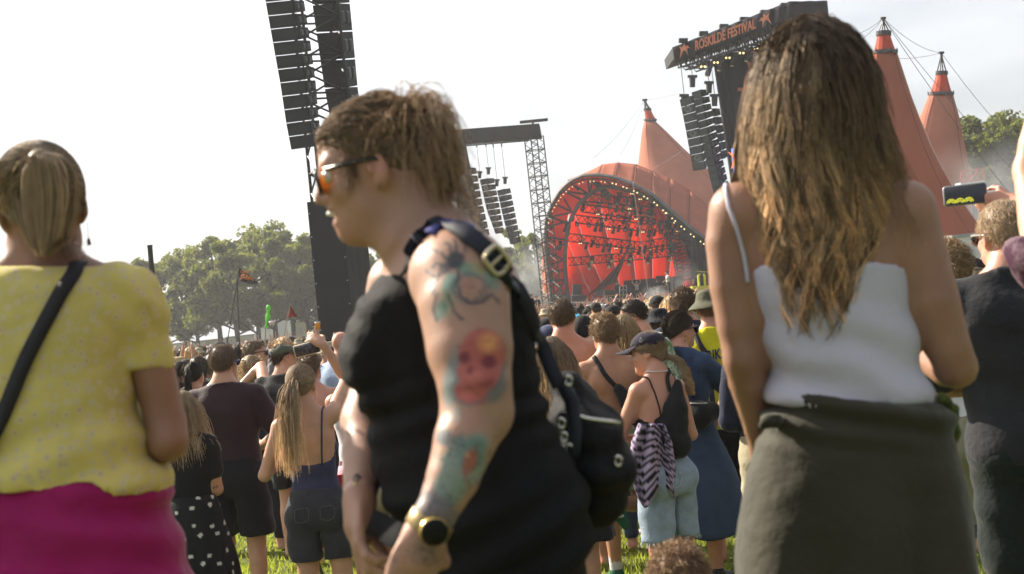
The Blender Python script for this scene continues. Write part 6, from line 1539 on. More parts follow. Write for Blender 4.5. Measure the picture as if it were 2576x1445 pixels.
    parts = [locks(3500, LE, RE, 600, 885, .21, .0015, v3(.055, .033, .017), v3(.22, .135, .06)),
             locks(950, LE - 6, RE + 6, 520, 880, .24, .0015, v3(.15, .096, .048), v3(.54, .37, .18), .97, 1.08),
             locks(400, LE - 14, np.array([2076, 2126, 2164, 2198, 2234, 2268, 2318, 2375, 2390, 2390, 2390]), 420, 700, .10, .0010, v3(.10, .062, .030), v3(.26, .17, .08), .9, 1.10, .3, 260)]
    H = Fld(); pic_loft(H, [(*r[:3], r[3] * K_) for r in [(56, 2008, 2072, .03), (72, 1978, 2108, .070), (110, 1942, 2142, .098), (200, 1904, 2176, .114), (300, 1886, 2204, .114), (400, 1884, 2226, .108), (520, 1894, 2232, .098), (640, 1915, 2220, .085)]], d, pw=2.1)
    V, Q = H.mesh(.010); parts.append((V, Q, v3(.035, .021, .012)))
    Hc = hair_cap(c, R, s, .006, (.70, -.01)); V, Q = Hc.mesh(.008); parts.append((V, Q, v3(.045, .027, .015)))
    P, G_, L_ = scalp_roots(c, R, s, 2100, rng, (.70, -.02), .010); ch = col_head(c, R, s); sd_ = R[:, 0] * np.sign(L_[:, :1]) * np.clip(1.1 - np.abs(L_[:, :1]) * 6, .25, 1); cl = rng.integers(0, 120, len(P)); jj = rng.normal(size=(120, 3)) * .06
    X = fall(P, sd_ * np.clip(L_[:, 2:3] * 12 - .2, 0, 1) - R[:, 1] * .30 + v3(0, 0, -.45) + G_ * .20 + jj[cl], 14, .0115 * (.5 + .7 * rng.random(len(P))), rng, [ch, col_ell(W(2055, 420, .02), np.eye(3), v3(.10, .125, .21)), col_ell(W(2068, 600, .0), np.eye(3), v3(.17, .125, .18))], .26, wave=.004, wfreq=1.6, jitter=.006, off=.010)
    tone = (.75 + .5 * rng.random(120))[cl]; v, q = tubes(X, .0012); parts.append((v, q, strand_cols(len(P), 3, 14, v3(.065, .041, .021), rng, .3, v3(.20, .13, .062)) * np.repeat(tone, 42)[:, None]))
    V, Q, C = join_meshes(parts); put('hair', V, Q, HAIRM, o, C)
    return o
long_hair_woman()
# -- tattooed woman in black, in profile ------------------------------------------------------
def tattooed_woman():
    d = 2.30; W = lambda x, y, dd=0: U(x, y, d + dd)
    Z4 = lambda x, y: (817.6 + .4557 * x, 786 + .4557 * y); Z3 = lambda x, y: (754.7 + .3917 * x, 220.1 + .3917 * y)
    R = head_frame(-94, -10, 0); s = .86; c = W(794, 508) - R @ v3(0, .118, -.033) * s
    F_ = Fld(); add_head(F_, c, R, s, .035, 1)
    F_.cone(c + R @ v3(0, .030, -.068), W(1004, 596), .026, .046, .04)
    F_.chain([W(1110, 640, .0), W(1068, 560, .0), W(1018, 470, 0)], [.074, .056, .048], .035)
    rows = [(575, 1078, 1190, .07), (605, 1030, 1248, .12), (645, 992, 1284, .165), (690, 958, 1306, .185), (740, 926, 1322, .185), (790, 908, 1334, .178), (840, 886, 1340, .172), (885, 870, 1344, .168), (930, 880, 1350, .166), (985, 914, 1358, .165), (1035, 926, 1372, .168), (1105, 932, 1400, .172), (1187, 946, 1455, .185), (1242, 968, 1476, .195), (1300, 990, 1482, .20), (1378, 1002, 1480, .20), (1445, 1002, 1466, .195), (1600, 1010, 1440, .19), (1700, 1030, 1420, .18)]
    pic_loft(F_, [(r[0], r[1] + (24 if r[0] > 760 else 2), r[2] - (24 if r[0] > 760 else 2), r[3] - (.022 if r[0] > 760 else .004)) for r in rows], d + .10, k=.035)
    # near (left) arm, thick and tapering; measured nearer the camera
    A = lambda x, y, dd: U(x, y, dd * .95)  # figure scaled down about the camera: arm depths shortened along the sight lines
    sh, el, wr = A(1162, 690, 2.24), A(1203, 1030, 2.17), A(1070, 1338, 2.10)
    F_.cone(A(1130, 665, 2.40), A(1150, 690, 2.28), .055, .060, .04)
    F_.chain([A(1161, 702, 2.25), A(1168, 770, 2.22), A(1182, 880, 2.19), A(1194, 965, 2.17), el], [.069, .0675, .063, .0535, .045], .03)
    F_.ell(A(1156, 695, 2.27), (.070, .066, .066), k=.03)
    F_.cone(el, A(1228, 1046, 2.17), .044, .028, .02)
    F_.chain([el, A(1170, 1108, 2.14), A(1140, 1200, 2.12), A(1098, 1290, 2.10), wr], [.044, .0445, .0375, .0295, .0265], .025)
    # far (right) arm
    F_.chain([W(1010, 720, .26), W(960, 930, .30), W(925, 1060, .24)], [.062, .05, .045], .03); F_.chain([W(925, 1060, .24), W(922, 1140, .18), W(908, 1225, .10), W(905, 1262, .06)], [.044, .042, .030, .026], .02)
    # hands fastening a belt: near fist, far hand with curled fingers
    hand(F_, wr, nrm(A(1035, 1440, 2.10) - wr), FW * .9 + RT * -.55 + UP * .1, 1.02, .75, .06, 1)
    w2 = W(905, 1262, .05); hand(F_, w2, nrm(W(905, 1400, .0) - w2), RT * .95 + FW * .1, 1.02, .55, .08, -1)
    legs_below(F_, 1225, 1560, d + .1, .22)
    # tattoos, laid out in image pixels, each vertex projected through the camera
    def cam_uv(V):
        q = V - CAM_P; dd = q @ FW; return (q @ RT) / dd * F + 1288, 722.4 - (q @ UP) / dd * F
    base = np.array([.355, .205, .145])
    def paint(V, N):
        x, y = cam_uv(V); n = len(V); C = np.tile(base, (n, 1)); dep = (V - CAM_P) @ FW
        fr = fbm(V * 9, 3, 3)[:, None]; C = C * (1 + .10 * fr); C += np.array([.05, -.01, -.01]) * np.clip(fbm(V * 14, 8, 2), 0, 1)[:, None]
        hp = c + R @ v3(.05, .07, -.03); cheek = np.exp(-((np.linalg.norm(V - hp, axis=1) / .035) ** 2))[:, None]; C = C * (1 - .25 * cheek) + np.array([.50, .17, .12]) * .25 * cheek
        ec = np.exp(-((np.linalg.norm(V - (c + R @ v3(-.08, -.01, -.008)), axis=1) / .03) ** 2))[:, None]; C = C * (1 - .3 * ec) + np.array([.55, .16, .11]) * .3 * ec
        lp = np.exp(-((np.linalg.norm((V - (c + R @ v3(0, .098, -.067))) * [1, 1, 1.2], axis=1) / .020) ** 4))[:, None]; C = C * (1 - .5 * lp) + np.array([.42, .13, .11]) * .5 * lp
        arm = (dep < 2.245) & (y > 600) & (x > 940)
        def blend(mask, col, a): nonlocal C; mm = (np.clip(mask, 0, 1) * arm * min(1, a * 1.12))[:, None]; C = C * (1 - mm) + np.asarray(col) * mm
        def ellp(cx, cy, rx, ry, ang=0, soft=.35):
            ca, sa = math.cos(R_(ang)), math.sin(R_(ang)); dx, dy = x - cx, y - cy; u, v = (dx * ca + dy * sa) / rx, (-dx * sa + dy * ca) / ry; return np.clip((1 - np.sqrt(u * u + v * v)) / soft, 0, 1)
        def stroke(pts, w):
            best = np.full(n, 1e9)
            for (ax_, ay), (bx, by) in zip(pts[:-1], pts[1:]):
                t = np.clip(((x - ax_) * (bx - ax_) + (y - ay) * (by - ay)) / ((bx - ax_) ** 2 + (by - ay) ** 2 + 1e-6), 0, 1); best = np.minimum(best, np.hypot(x - ax_ - t * (bx - ax_), y - ay - t * (by - ay)))
            return np.clip((w - best) / (w * .55) , 0, 1)
        INK = (.024, .034, .044); TEAL = (.06, .18, .15)
        z3 = lambda L_: [Z3(*p) for p in L_]; z4 = lambda L_: [Z4(*p) for p in L_]
        # winged insect on the shoulder
        blend(ellp(*Z3(1090, 1170), 42, 20, 20), (.13, .25, .17), .75); blend(ellp(*Z3(1180, 1180), 44, 24, 35), (.33, .27, .13), .6); blend(ellp(*Z3(1230, 1240), 34, 20, 60), (.13, .24, .19), .6)
        blend(ellp(*Z3(960, 1270), 24, 40, 15), (.12, .24, .20), .75); blend(ellp(*Z3(945, 1380), 24, 42, 10), (.30, .30, .17), .6); blend(ellp(*Z3(905, 1430), 20, 32, 20), TEAL, .6)
        blend(ellp(*Z3(1000, 1110), 26, 26, 30), INK, .8); blend(ellp(*Z3(940, 1150), 24, 14, -20), INK, .7); blend(ellp(*Z3(1090, 1290), 52, 46, 0, .25) * (1 - ellp(*Z3(1090, 1290), 42, 36, 0, .3)), (.10, .10, .12), .7); blend(ellp(*Z3(1080, 1260), 26, 20), (.30, .14, .10), .5)
        for L_ in ([(960, 1120), (900, 1060), (820, 1030)], [(940, 1150), (880, 1130), (850, 1160)], [(950, 1180), (870, 1220), (810, 1180)], [(980, 1080), (960, 1010), (935, 1000)], [(1010, 1070), (1000, 1000), (985, 960)], [(1050, 1090), (1060, 1020), (1040, 980)], [(900, 1190), (870, 1260), (850, 1330)], [(1020, 1180), (1010, 1260), (1030, 1340), (1090, 1390), (1170, 1380), (1230, 1330), (1280, 1380)], [(880, 1330), (855, 1430), (880, 1500)], [(950, 1330), (990, 1440), (1040, 1490)], [(1160, 1090), (1240, 1130), (1290, 1230)]):
            blend(stroke(z3(L_), 5.2), INK, .75)
        # red skull
        blend(ellp(*Z4(700, 380), 26, 80, 8), (.16, .22, .22), .75); blend(ellp(*Z4(930, 420), 36, 50, 35), (.10, .13, .15), .7); blend(ellp(*Z4(720, 250), 20, 48, 10), (.20, .17, .17), .6)
        sk_ = np.maximum(ellp(*Z4(872, 225), 62, 66, 0, .12), np.maximum(ellp(*Z4(850, 330), 60, 52, 10, .15), ellp(*Z4(810, 440), 48, 36, 15, .18)))
        blend(sk_, (.39, .095, .078), .86); blend(ellp(*Z4(905, 170), 36, 34, 0, .8), (.66, .30, .10), .9); blend(ellp(*Z4(830, 350), 30, 16, -10, .8), (.55, .16, .13), .7); blend(ellp(*Z4(790, 470), 34, 18, 10, .7), (.52, .13, .12), .7)
        blend(ellp(*Z4(768, 250), 18, 20, 10, .4), (.16, .025, .035), .9); blend(ellp(*Z4(905, 272), 24, 22, 0, .4), (.17, .025, .035), .9); blend(ellp(*Z4(800, 318), 9, 15, 15, .5), (.15, .03, .04), .85); blend(ellp(*Z4(900, 395), 22, 13, -25, .6), (.22, .05, .05), .75)
        for k_ in range(7): blend(stroke(z4([(738 + 20 * k_, 405 - k_ * 3), (734 + 20 * k_, 440 - k_ * 3)]), 2.4), (.25, .05, .05), .7)
        blend(stroke(z4([(725, 425), (790, 420), (865, 400)]), 2.2), (.20, .04, .04), .7); blend(stroke(z4([(715, 480), (790, 515), (880, 480), (960, 390), (1000, 280)]), 5), (.12, .14, .16), .65)
        # forearm sleeve
        blend(np.maximum(ellp(*Z4(760, 830), 66, 80, 20, .3), np.maximum(ellp(*Z4(690, 960), 50, 70, 25, .3), ellp(*Z4(840, 720), 40, 30, 0, .4))), (.17, .26, .215), .72); blend(ellp(*Z4(720, 560), 20, 30, 20, .6), (.20, .27, .24), .5)
        blend(ellp(*Z4(655, 690), 24, 26), (.10, .15, .17), .7); blend(ellp(*Z4(735, 710), 22, 18, 30), (.13, .17, .17), .65); blend(ellp(*Z4(650, 760), 18, 12), (.40, .25, .14), .6)
        blend(ellp(*Z4(815, 780), 36, 50, 25, .3), (.10, .19, .19), .55); blend(ellp(*Z4(800, 825), 21, 42, 15, .4), (.34, .11, .07), .85); blend(ellp(*Z4(785, 790), 8, 9), (.50, .24, .12), .8); blend(stroke(z4([(760, 880), (790, 930), (800, 960)]), 5), (.28, .10, .07), .7); blend(stroke(z4([(830, 740), (850, 800), (820, 870)]), 3), (.15, .06, .05), .7)
        mt = np.maximum(ellp(*Z4(560, 1060), 46, 46, 20, .4), np.maximum(ellp(*Z4(640, 1090), 44, 46, 10, .4), ellp(*Z4(690, 1150), 34, 40, 0, .4)))
        blend(mt, (.10, .105, .12), .68); blend(stroke(z4([(560, 1010), (590, 970), (620, 1030), (660, 1040), (700, 1090)]), 4), (.20, .12, .11), .5)
        blend(ellp(*Z4(560, 1320), 50, 42, 0, .5), (.17, .13, .12), .5 + 0 * x[0]); blend(stroke(z4([(480, 1330), (560, 1310), (620, 1370), (560, 1400)]), 3), INK, .45)
        fa_ = (y > 1085) & (y < 1420); ua_ = (y > 640) & (y < 1000) & (x > 1060) & (x < 1275)
        q3 = np.stack([x * .028, y * .028, 0 * x], -1); ln = np.clip(1 - np.abs(fbm(q3, 21, 3)) / .055, 0, 1); l2 = np.clip(1 - np.abs(fbm(q3 * 1.9, 33, 2)) / .07, 0, 1); zone = np.clip(fbm(q3 * .3, 5, 2) * 3 + .4, 0, 1)
        edge = lambda e, w: np.clip(1 - np.abs(e - .10) / w, 0, 1) * (e > 0)
        blend(np.maximum(ln, .6 * l2) * fa_, INK, .55); blend(np.maximum(ln, l2) * ua_ * zone * np.clip(ellp(*Z3(1060, 1230), 95, 90, 0, .3), 0, 1), INK, .45)
        blend(edge(sk_, .10), (.10, .03, .035), .6); blend(l2 * (sk_ > .3), (.24, .045, .04), .45)
        return C
    o = solid('person', F_, .0068, mat('skin_tattooed', (.5, .3, .2), .45, .42, attr='col', noise=.05, nscale=30, sss=.10, bump=.08, bscale=180), paint=paint,
              fine=[(A(1150, 1450, 2.0), A(930, 600, 2.36), .0040), (c - .14, c + .14, .0042), (w2 - .12, w2 + .12, .0055)])
    tag(o, 'person in black tank dress and sunglasses with skull tattoo on the arm, facing sideways', 'person')
    # black tank dress
    T = Fld(); pic_loft(T, [(r[0], r[1] - 3, r[2] + 6, r[3] + .006) for r in rows[:-1]], d + .10, k=.02)
    pic_loft(T, [(760, 918, 1000, .12), (840, 878, 1010, .145), (890, 862, 1000, .15), (940, 872, 990, .14), (1000, 915, 985, .12)], d + .10, k=.03)
    n0 = W(943, 700); T.half(n0, nrm(UP * .78 - RT * .62))
    T.half(W(1180, 614, .1), nrm(UP * .80 + RT * .58))
    T.half(W(1240, 1560), -UP)
    def fold(V, N):
        q = (V - CAM_P) @ np.array([RT, FW, UP]).T; x, u = q[:, 0] / d * F + 1288, 722.4 - q[:, 2] / d * F
        f = .003 * fbm(V * np.array([8, 8, 12]), 4, 3) + .007 * np.sin((u + .35 * (x - 900)) * .075 + 2.4 * fbm(V * 4, 6, 2)) * np.clip(1 - np.abs(u - 1040) / 130, 0, 1)
        return f + .006 * np.sin((u * .9 + .5 * x) * .055 + 2 * fbm(V * 3, 9, 2)) * np.clip((u - 1150) / 120, 0, 1) + 0.0018 * np.sin((u - .6 * x) * .09 + 2 * fbm(V * 6, 3, 2)) * np.clip(1 - np.abs(u - 800) / 120, 0, 1)
    solid('tank_dress', T, .008, mat('black_jersey', (.0085, .0085, .010), .8, .15, noise=.15, nscale=8, bump=.3, bscale=70), o, disp=fold)
    # shoulder band of the dress and the bra strap
    BJ = MATS['black_jersey']
    Fa = Fld(); Fa.p = list(F_.p) + list(T.p[:2])
    BJ = MATS['black_jersey']
    # hair: messy knot
    rng = np.random.default_rng(12); b0, tip = v3(.175, .112, .058), v3(.46, .31, .15); parts = []
    H = hair_cap(c, R, s, .009, (.735, .006)); L3 = lambda x, y, z: c + R @ (v3(x, y, z) * s)
    kc = L3(0, -.080, .046)
    V, Q = H.mesh(.006); N = vnormals(V, Q); V = V + N * (.004 * fbm(V * np.array([26, 26, 40]), 3, 3))[:, None]; parts.append((V, Q, b0 * .7))
    K = Fld(); K.ell(kc, np.array([.050, .050, .054]) * s, k=.03); K.ell(L3(0, -.100, -.005), np.array([.042, .034, .062]) * s, k=.03); K.chain([L3(0, -.105, .050), L3(0, -.135, .005), L3(0, -.135, -.045), L3(0, -.125, -.085)], [.040 * s, .040 * s, .030 * s, .012 * s], .03); V, Q = K.mesh(.006); N = vnormals(V, Q); V = V + N * (.007 * fbm(V * 34, 5, 3))[:, None]; parts.append((V, Q, b0 * .7))
    P, G_, L_ = scalp_roots(c, R, s, 2200, rng, (.735, .012), .014); ch = col_head(c, R, s); m = 11; t = np.linspace(0, 1, m)[None, :, None]
    cl = rng.integers(0, 130, len(P)); joff = rng.normal(size=(130, 3)) * .016; lift = (rng.random(130) ** 2 * .010)[cl]
    X = P[:, None] * (1 - t) + (kc + joff[cl][:, None]) * t; X += (np.sin(t[..., 0] * 3.14) * lift[:, None])[..., None] * np.array([0, 0, 1.0]) * np.clip(L_[:, 2] / .08, 0, 1)[:, None, None]
    X += (.004 * np.sin(t[..., 0] * 7 + (cl * 1.7)[:, None]))[..., None] * joff[cl][:, None] * 35
    for i in range(m): X[:, i] = ch(X[:, i], .007 + .006 * (i % 3) / 3)
    v, q = tubes(X, .0011); tone = (.8 + .4 * rng.random(130))[cl]; parts.append((v, q, strand_cols(len(P), 3, m, b0, rng, .2, v3(.22, .14, .07)) * np.repeat(tone, 3 * m)[:, None]))
    nk = 1100; a = rng.random(nk) * 6.28; e = np.arccos(rng.uniform(-1, 1, nk)); G2 = np.stack([np.sin(e) * np.cos(a), np.sin(e) * np.sin(a), np.cos(e)], -1); P0 = kc + G2 * np.array([.05, .044, .058])
    kcol = col_ell(kc, np.eye(3), np.array([.050, .048, .053])); X = fall(P0, np.cross(G2, v3(.4, .2, .6)) + G2 * .10 - R[:, 1] * .5 + rng.normal(size=(nk, 3)) * .12, 12, .0098, rng, [kcol, ch], .36, wave=.004, wfreq=1.6, jitter=.04); v, q = tubes(X, .0009); parts.append((v, q, strand_cols(nk, 3, 12, b0 * 1.1, rng, .22, tip * .7)))
    # fringe of short curls over the brow and crown, and loose strands at the nape
    nf = 1300; P, G_, L_ = scalp_roots(c, R, s, nf * 3, rng, (.735, .010), .016); sel = np.nonzero((L_[:, 2] > .075) & (L_[:, 1] > -.06))[0][:nf]; P, G_ = P[sel], G_[sel]
    cf = rng.integers(0, 60, len(P)); df = rng.normal(size=(60, 3)) * .6; X = fall(P, G_ * .10 + v3(0, 0, .10) - R[:, 1] * 1.0 + df[cf] * .35, 10, .0055, rng, [ch], .22, wave=.003, wfreq=2, jitter=.06); v, q = tubes(X, .0013); parts.append((v, q, strand_cols(len(P), 3, 10, v3(.10, .062, .030), rng, .4, v3(.30, .19, .09))))
    nl = 170; P0 = np.stack([L3(rng.uniform(-.06, .05), rng.uniform(-.125, -.085), rng.uniform(-.06, .05)) for _ in range(nl)]); cf = rng.integers(0, 16, nl); df = rng.normal(size=(16, 3)) * .30
    X = fall(P0, -R[:, 1] * .55 + v3(0, 0, -.6) + df[cf], 16, .0100 * (.4 + .8 * rng.random(nl)), rng, [ch], .16, wave=.008, wfreq=2, jitter=.04); v, q = tubes(X, .0007); parts.append((v, q, strand_cols(nl, 3, 16, v3(.11, .07, .035), rng, .4, v3(.3, .2, .09))))
    ns = 40; P0 = np.stack([L3(-.074 + rng.normal() * .004, .038 + rng.normal() * .010, .02 + rng.uniform(-.03, .03)) for _ in range(ns)]); X = fall(P0, v3(0, 0, -1) - R[:, 0] * .15 + rng.normal(size=(ns, 3)) * .3, 8, .006, rng, [ch], .3, jitter=.15); v, q = tubes(X, .0009); parts.append((v, q, strand_cols(ns, 3, 8, b0, rng)))
    V, Q, C = join_meshes(parts); put('hair', V, Q, HAIRM, o, C)
    sunglasses(o, c, R, s, lens=mat('amber_lens', (.45, .24, .01), .12, .5, trans=.8, tcol=(1.0, .60, .03)))
    sd_ = MB(); ep = L3(-.083, -.004, -.045); sd_.lathe(ep, [(.001, .004), (.0045, .003), (.006, 0), (.001, -.002)], 8, (UP, FW, -R[:, 0])); MBput(sd_, 'earring', mat('turquoise_stud', (.35, .5, .48), .2, .7), o)
    # eye behind the lens, teeth
    for q in (-1, 1): put('eye', *Fld().ell(L3(q * .034, .080, .002), (.0125,) * 3).mesh(.004), mat('eye_white', (.6, .58, .55), .2, .6), o)
    put('teeth', *Fld().ell(L3(0, .086, -.064), (.017, .010, .006)).mesh(.003), mat('teeth', (.65, .62, .55), .3, .5), o)
    # watch, bracelets, nail polish
    fa = nrm(wr - A(1098, 1290, 2.10)); wc = wr - fa * .012; outw = nrm(-FW * .85 + RT * .35 + UP * .1); outw = nrm(outw - fa * (outw @ fa)); sdw = np.cross(fa, outw)
    band = MB(); band.lathe(wc, [(.0315, -.012), (.033, -.010), (.033, .010), (.0315, .012)], 20, (sdw, outw, fa)); wo = MBput(band, 'watch', mat('watch_band', (.30, .22, .10), .4, .5, metal=.6), o)
    wp = wc + outw * .029; cs_ = MB(); cs_.lathe(wp, [(.020, -.004), (.0215, 0), (.0205, .007), (.018, .009)], 24, (sdw, fa, outw)); MBput(cs_, 'case', mat('gold_case', (.55, .38, .12), .25, .8, metal=.9), wo)
    fc = MB(); fc.lathe(wp, [(.0195, .0078), (.0185, .0095), (.001, .010)], 24, (sdw, fa, outw)); MBput(fc, 'dial', mat('black_dial', (.006, .006, .007), .5, .2), wo)
    fb = nrm(w2 - W(908, 1225, .10))
    for k_, (off, r_, col, nm) in enumerate(((-.030, .034, (.02, .02, .022), 'black'), (-.016, .033, (.20, .12, .05), 'brown'), (-.004, .032, (.45, .35, .12), 'gold'))):
        b = MB(); b.lathe(w2 + fb * off, [(r_, -.005), (r_ + .003, 0), (r_, .005)], 18, (np.cross(fb, FW), nrm(np.cross(fb, np.cross(fb, FW))), fb)); MBput(b, 'bracelet', mat('bracelet_' + nm, col, .4, .6), o)
    # bag strap with buckle and the backpack
    bag = thing('backpack', 'glossy black backpack hanging off the shoulder of the tattooed person', 'backpack', W(1490, 1200, .28))
    P = spline([A(1120, 574, 2.33), A(1160, 576, 2.335), A(1216, 618, 2.32), A(1262, 672, 2.30), A(1300, 730, 2.32), W(1350, 815, .03), W(1392, 905, .14), W(1420, 975, .2)], 60); 
    def onsurf(x, y, off, lim):
        o_, dr = CAM_P, nrm(U(x, y, 1.0) - CAM_P); t_ = 1.7
        for _ in range(60):
            q = o_ + dr * t_; dd = min(F_.dist(q[None])[0], T.dist(q[None])[0]) - off
            if dd < .0008: return q
            t_ += dd * .8
            if t_ > lim: return None
        return None
    def band(nm, pts, w, m_, off):
        Q_ = [onsurf(a, b, off, 2.9) for a, b, _ in spline([(*p, 0) for p in pts], 36)]; Q_ = np.array([q for q in Q_ if q is not None])
        for _ in range(25): Q_[1:-1] = (Q_[:-2] + Q_[1:-1] + Q_[2:]) / 3
        V_, q_ = ribbon(Q_, np.tile(nrm(-FW * .8 + UP * .5), (len(Q_), 1)), w, .004); put(nm, V_, q_, m_, o)
    band('shoulder_band', [(1018, 690), (1036, 636), (1062, 596), (1100, 574), (1150, 578), (1200, 606)], .030, BJ, .003)
    band('bra_strap', [(1080, 588), (1112, 566), (1150, 562), (1185, 580)], .016, mat('blue_strap', (.07, .07, .22), .7), .005)
    for i_, (x_, y_) in enumerate(spline([(1046, 610, 0), (1095, 566, 0), (1146, 570, 0), (1217, 622, 0), (1276, 692, 0), (1321, 762, 0), (1352, 840, 0), (1380, 915, 0), (1408, 975, 0)], 60)[:, :2]):
        q = onsurf(x_, y_, .006, 2.75)
        P[i_] = q if q is not None else (P[i_ - 1] + (U(x_, y_, 2.42) - P[i_ - 1]) * .8 if i_ else U(x_, y_, 2.25))
    P[1:-1] = (P[:-2] + P[1:-1] + P[2:]) / 3
    Nn = -FW + .25 * RT + .25 * UP; Nn = np.tile(nrm(Nn), (len(P), 1)); V, Q = ribbon(P, Nn, .026, .004); obj_np('strap', V, quads=Q, m=mat('strap_navy', (.020, .022, .035), .7, .3, noise=.2, nscale=60), parent=bag)
    bk = MB(); bc_ = onsurf(1250, 655, .012, 2.8) if onsurf(1250, 655, .012, 2.8) is not None else A(1248, 652, 2.285); u = nrm(P[30] - P[24]); v_ = np.cross(u, nrm(-FW + .25 * RT + .25 * UP)); ring = [bc_ + u * .019 * math.copysign(abs(math.cos(t)) ** .5, math.cos(t)) + v_ * .0165 * math.copysign(abs(math.sin(t)) ** .5, math.sin(t)) for t in np.linspace(0, 2 * math.pi, 25)]
    bk.tube(ring, .0042, 6); bk.tube([bc_ - v_ * .016, bc_ + v_ * .016], .003, 6); bk.build('buckle', mat('brass', (.55, .47, .33), .3, .7, metal=.8), bag, smooth=True)
    B = Fld(); B.loft(CAM_P + FW * (d + .26), AXC, [(722.4 - y) / F * (d + .26) for y in (945, 1000, 1080, 1170, 1250, 1296)], [px(w, d + .26) for w in (24, 68, 82, 86, 74, 36)], [.05, .10, .12, .13, .12, .08], [px(x - 1288, d + .26) for x in (1420, 1448, 1476, 1488, 1492, 1490)], k=.02, pw=2.6)
    B.ell(W(1506, 1165, .20), (.045, .09, .07), k=.03)
    V, Q = B.mesh(.009); N = vnormals(V, Q); V = V + N * (.020 * fbm(V * 12, 4, 3) + .007 * np.sin(V[:, 2] * 80 + 3 * fbm(V * 5, 1, 2)))[:, None]
    obj_np('body', V, quads=Q, m=mat('black_nylon', (.010, .010, .011), .75, .2, noise=.2, nscale=20, bump=.5, bscale=40), parent=bag)
    g = MB(); g.tube([W(1412, 960, .15), W(1438, 1010, .13), W(1448, 1085, .13), W(1440, 1150, .12)], [.013] * 4, 8); g.build('side_strap', MATS['strap_navy'], bag, smooth=True)
    hw = mat('nickel', (.6, .58, .52), .2, .8, metal=.9)
    for (x, y) in ((1412, 1065), (1418, 1100), (1432, 1130), (1430, 958), (1555, 1160)):
        r_ = MB(); r_.tube([W(x + 9 * math.cos(t), y + 12 * math.sin(t), .115) for t in np.linspace(0, 2 * math.pi, 15)], .0032, 6); r_.build('ring', hw, bag, smooth=True)
    for z0 in (1040, 1180): t_ = MB(); t_.tube([W(1410 + 10 * math.sin(i), z0 + i * 3, .13 + .0 * i) + RT * i * .012 for i in range(9)], .004, 5); t_.build('zipper', hw, bag, smooth=True)
    bl = thing('belt', 'flat black belt strap held between both hands of the tattooed person', 'belt', W(980, 1330, -.12))
    P = spline([W(930, 1312, -.02), W(962, 1325, -.08), W(1000, 1350, -.17), U(1032, 1372, 2.13)], 20); V, Q = ribbon(P, np.tile(nrm(-FW + .2 * UP), (20, 1)), .040, .005); obj_np('strap', V, quads=Q, m=mat('belt_black', (.006, .006, .007), .9, .1), parent=bl)
    return o
tattooed_woman()
# ------------------------------------------------------------------ people in the middle distance
BLK = fabric('black', (.012, .012, .014)); BLK2 = fabric('washed_black', (.022, .022, .026)); NAVY = fabric('navy', (.018, .022, .045)); WHT = fabric('white', (.62, .62, .66), trans=.15); MAROON = fabric('maroon', (.026, .011, .015), sheen=.3) if False else mat('cloth_maroon', (.030, .012, .017), .75, .25, noise=.14, nscale=9, bump=.3, bscale=60, trans=.04, sheen=.35)
DENIM = fabric('pale_denim', (.26, .33, .42), noise=.22, nscale=16, bump=.5, bscale=110); DENIM2 = fabric('dark_denim', (.030, .055, .11), noise=.2, nscale=12, bump=.4, bscale=90); GREYDENIM = fabric('grey_denim', (.040, .040, .048), noise=.25, nscale=14, bump=.5, bscale=110)
OLIVE = fabric('olive_hat', (.085, .085, .055)); KHAKI = fabric('khaki', (.36, .32, .22)); YEL = fabric('jersey_yellow', (.62, .58, .02), trans=.12); GREENS = fabric('sage_green', (.20, .27, .16)); LILAC = fabric('lilac_navy', (.045, .045, .10)); BLUEL = fabric('light_blue', (.34, .43, .60)); STRAPM = mat('strap_black', (.018, .018, .022), .75, .3, noise=.2, nscale=60)
BR = v3(.055, .034, .019); DK = v3(.022, .015, .011); BL = v3(.24, .155, .072); BLT = v3(.40, .28, .14); SB = v3(.13, .085, .042)
CROSS = dict(elL=(-.30, -.03, 1.13), wrL=(-.05, .20, 1.12), elR=(.30, -.03, 1.13), wrR=(.05, .22, 1.10))
FWD = dict(elL=(-.25, -.02, 1.13), wrL=(-.12, .22, 1.08), elR=(.25, -.02, 1.13), wrR=(.12, .22, 1.08))

# maroon t-shirt
p = Person('person with cropped brown hair in a maroon t-shirt and black shorts', (560, 867), 9.4, yaw=4, build=1.07, head=(6, 0, 2), pose=dict(elL=('px', 488, 1085, .0), wrL=('px', 522, 1100, .28), elR=(.32, .0, 1.14), wrR=(.12, .22, 1.06), handL=dict(d=(.7, .5, .25), pn=(.2, .2, -1), curl=.5)))
p.tee(MAROON, hem=.88, sleeve=.72, loose=.014, seed=3); p.shorts(BLK, hem=.53, loose=.022, flare=.05); p.hair('short', v3(.13, .085, .05), n=1500, rad=.0012, line=(.62, .0)); p.shoes(BLK)
p.shades(m=mat('blue_plastic', (.02, .05, .25), .3, .6))
